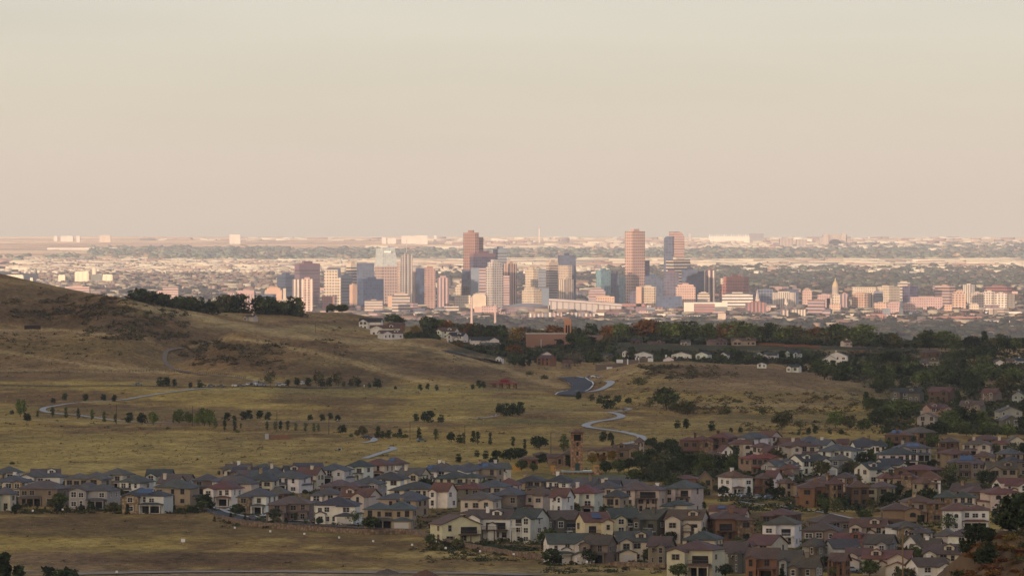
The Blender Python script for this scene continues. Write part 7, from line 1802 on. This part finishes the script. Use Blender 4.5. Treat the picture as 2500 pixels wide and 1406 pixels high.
# school
X, Y, Z = hit(1525, 915, 0, 5600); k = Y / F; Z = -(915 - EY) * k; r_ = empty("school", (X, Y, Z)); tag(r_, "flat-roofed brown brick school with white wall panels", "school")
for a, b_, t, dy in ((1454, 1512, 890, 0), (1508, 1560, 879, 3), (1552, 1596, 874, 6)):
    mb = MB(); mb.box((a - 1525) * k, (b_ - 1525) * k, dy, dy + 12, -4, (915 - t) * k); mb.build("wall", pat('N'), r_, (.155, .12, .095, 1))
for a, b_, t, u, dy in ((1473, 1480, 903, 917, 0), (1481, 1495, 896, 903, 0), (1505, 1521, 878, 886, 2.9), (1531, 1534, 877, 890, 2.9), (1551, 1554, 874, 886, 5.9), (1558, 1561, 874, 886, 5.9), (1582, 1595, 875, 885, 5.9)):
    mb = MB(); mb.box((a - 1525) * k, (b_ - 1525) * k, dy - .25, dy - .02, (915 - u) * k, (915 - t) * k + .1); mb.build("white_panel", pat('N'), r_, (.70, .70, .68, 1))
# playground roof on the ridge
# ================================================================== ROCKY KNOB at the lower corner
def knob():
    n, m = 120, 90; V = []
    Y0, Y1 = 1560, 1900
    for i in range(n):
        for j in range(m):
            px = 2230 + 520 * i / (n - 1); Y = Y0 + (Y1 - Y0) * j / (m - 1)
            V.append(((px - 1250) / F * 1700, Y, 0))
    V = np.array(V, dtype=float); g_ = ground(V[:, 0], V[:, 1])
    px = 1250 + V[:, 0] * F / 1700
    topy = np.interp(px, [2230, 2290, 2340, 2390, 2440, 2500, 2760], [1600, 1425, 1385, 1330, 1312, 1300, 1260])
    zt = -(topy - EY) / F * 1700
    t = np.clip(1 - np.abs(V[:, 1] - 1715) / 150, 0, 1) ** .55
    z = (g_ - 3) * (1 - t) + zt * t
    st = fbm(V[:, 0] / 3.0, V[:, 1] / 12, 4, 66)
    z += (st - .5) * 3.0 * t + np.round(fbm(V[:, 0] / 7, V[:, 1] / 20, 3, 68) * 9) / 9 * 2.2 * t - 1.1 * t
    V[:, 2] = z
    idx = np.arange(n * m).reshape(n, m); Fq = np.stack([idx[:-1, :-1], idx[1:, :-1], idx[1:, 1:], idx[:-1, 1:]], -1).reshape(-1, 4)
    c = np.array([.12, .075, .036]) * (.5 + 1.0 * fbm(V[:, 0] / 1.5, V[:, 2] / .8 + V[:, 1] / 20, 4, 70))[:, None]
    o = link(np_mesh("rocky_hill", V, Fq, cmat("layered_rock"), c, True), "rocky_hill"); tag(o, kind="structure")
    return V
KV = knob()
def kz(px):
    s = KV[np.abs(1250 + KV[:, 0] * F / 1700 - px) < 5]; return float(s[np.argmax(s[:, 2]), 2])
kr = random.Random(9)
for i in range(110):
    px = kr.uniform(2285, 2520); Y = kr.uniform(1620, 1715); X = (px - 1250) / F * 1700
    q = KV[np.argmin((KV[:, 0] - X) ** 2 + (KV[:, 1] - Y) ** 2)]
    big = i % 7 == 0
    c = kr.choice(['autumn', 'rust', 'olive', 'yellow', 'autumn']) if not big else 'dark'
    tree_at(X, float(q[1]), float(q[2]) - .15, kr.uniform(2.6, 4.2) if big else kr.uniform(.9, 1.7), 'pine' if big else 'bush', c, "on the rocky knob at the lower corner", 1.1 if big else 1.6)
for px, h in ((2390, 4.2), (2365, 3.0), (2492, 7.5), (2478, 4.0), (2420, 2.8)):
    X = (px - 1250) / F * 1700; q = KV[np.argmin((KV[:, 0] - X) ** 2 + (KV[:, 1] - 1712) ** 2)]; tree_at(X, float(q[1]), float(q[2]) - .3, h, 'broad', 'dark', "rising from the top of the rocky knob", 1.0)
# ================================================================== PEOPLE
def person(px, py, shirt, pants, label, rz=0.0, stride=.22):
    X, Y, Z = hit(px, py)
    me = bpy.data.meshes.new("person")
    J = [((0, 0, .95), .13), ((0, 0, 1.2), .14), ((0, 0, 1.42), .15), ((0, 0, 1.53), .055), ((0, .02, 1.62), .095), ((0, .02, 1.73), .085),
         ((.1, 0, .9), .095), ((.11, stride * .5, .5), .065), ((.11, stride * .3, .1), .042), ((.11, stride * .3 + .16, .04), .04),
         ((-.1, 0, .9), .095), ((-.11, -stride * .3, .5), .065), ((-.11, -stride, .12), .042), ((-.11, -stride + .15, .04), .04),
         ((.19, 0, 1.4), .06), ((.25, -.06, 1.13), .045), ((.25, .08, .9), .034), ((.25, .12, .80), .03), ((-.19, 0, 1.4), .06), ((-.25, .06, 1.13), .045), ((-.25, .16, .92), .034), ((-.25, .2, .83), .03)]
    E = [(0, 1), (1, 2), (2, 3), (3, 4), (4, 5), (0, 6), (6, 7), (7, 8), (8, 9), (0, 10), (10, 11), (11, 12), (12, 13), (2, 14), (14, 15), (15, 16), (16, 17), (2, 18), (18, 19), (19, 20), (20, 21)]
    me.from_pydata([j[0] for j in J], E, [])
    o = link(me, "person", None, None, (X, Y, Z + .3), None, rz)
    sk = o.modifiers.new("skin", 'SKIN'); o.modifiers.new("sub", 'SUBSURF').levels = 1
    for v, j in zip(me.skin_vertices[0].data, J): v.radius = (j[1], j[1])
    me.skin_vertices[0].data[0].use_root = True
    m, n, l, b = newmat("clothing_" + label[:12].replace(" ", "_"), .9, .1)
    tc = n.new("ShaderNodeTexCoord"); sp = n.new("ShaderNodeSeparateXYZ"); l.new(tc.outputs["Object"], sp.inputs[0])
    rp = n.new("ShaderNodeValToRGB"); rp.color_ramp.interpolation = 'CONSTANT'; dv = n_mul(n, l, sp.outputs[2], .5); l.new(dv, rp.inputs[0])
    e = rp.color_ramp.elements; e[0].position = 0; e[0].color = (.02, .02, .02, 1); e[1].position = .045; e[1].color = (*pants, 1)
    for p_, c_ in ((.475, (*shirt, 1)), (.755, (.32, .19, .13, 1)), (.84, (.03, .02, .015, 1))):
        q = e.new(p_); q.color = c_
    l.new(rp.outputs[0], b.inputs["Base Color"]); me.materials.append(m)
    tag(o, label, "person")
person(1931, 1238, (.7, .7, .7), (.03, .03, .04), "person in a white top walking on the footpath of the grassy strip", 1.3)
person(1211, 1018, (.65, .65, .65), (.5, .5, .5), "person in pale clothes walking on the footpath by the pine stand", 1.5)
person(1206, 1019, (.35, .10, .08), (.05, .05, .07), "person in a red top walking on the footpath by the pine stand", -1.5)
person(824, 1032, (.45, .5, .55), (.12, .14, .18), "person in light blue on the footpath under a young pine", .6)
person(889, 947, (.7, .7, .7), (.6, .6, .6), "person in white standing beside the car park pines", .2, .1)
person(120, 893, (.04, .04, .05), (.03, .03, .03), "darkly dressed hiker on the faint trail of the western slope", 1.4)
person(126, 893, (.10, .05, .04), (.03, .03, .04), "second hiker, in brown, on the faint trail of the western slope", 1.4)
person(1670, 1131, (.05, .05, .08), (.04, .04, .04), "person in dark clothes by the garden path near the villas", .4)

# ================================================================== LABELS: tell look-alikes apart
ORD = ["first", "second", "third", "fourth", "fifth", "sixth", "seventh", "eighth", "ninth", "tenth", "eleventh", "twelfth", "thirteenth", "fourteenth", "fifteenth", "sixteenth", "seventeenth", "eighteenth", "nineteenth", "twentieth"]
TENS = {2: "twenty", 3: "thirty", 4: "forty", 5: "fifty", 6: "sixty", 7: "seventy", 8: "eighty", 9: "ninety"}
def ordw(i):
    if i < 20: return ORD[i]
    t, u = divmod(i + 1, 10)
    return TENS[t][:-1] + "ieth" if u == 0 else TENS[t] + "-" + ORD[u - 1]
by = {}
for o in LABELS: by.setdefault(o["label"], []).append(o)
for lb, os_ in by.items():
    if len(os_) < 2: continue
    os_.sort(key=lambda o: o.location.x / max(o.location.y, 1))
    for i, o in enumerate(os_):
        o["label"] = "%s %s" % ("%s" % ordw(i) if True else "", lb)
        w_ = o["label"].split()
        o["label"] = "%s, %s" % (lb, ("last" if i == len(os_) - 1 and len(os_) > 2 else ordw(i)) + " from left") if i < len(os_) - 1 or len(os_) <= 2 else lb + ", rightmost one"
# ================================================================== THE AIR
def make_haze():
    mb = MB()
    mb.box(-9000, 9000, -3900, 72000, -330, 345, 0)
    m = bpy.data.materials.new("haze"); m.use_nodes = True
    n = m.node_tree.nodes; n.clear()
    o = n.new("ShaderNodeOutputMaterial"); v = n.new("ShaderNodeVolumePrincipled")
    v.inputs["Color"].default_value = HAZE_COL
    v.inputs["Anisotropy"].default_value = -0.12
    v.inputs["Density"].default_value = HAZE_D
    m.node_tree.links.new(v.outputs[0], o.inputs["Volume"])
    h = mb.build("haze", m)
    tag(h, kind="stuff")
HAZE_D = 1.3e-5
HAZE_COL = (0.74, 0.79, 0.93, 1)
make_haze()
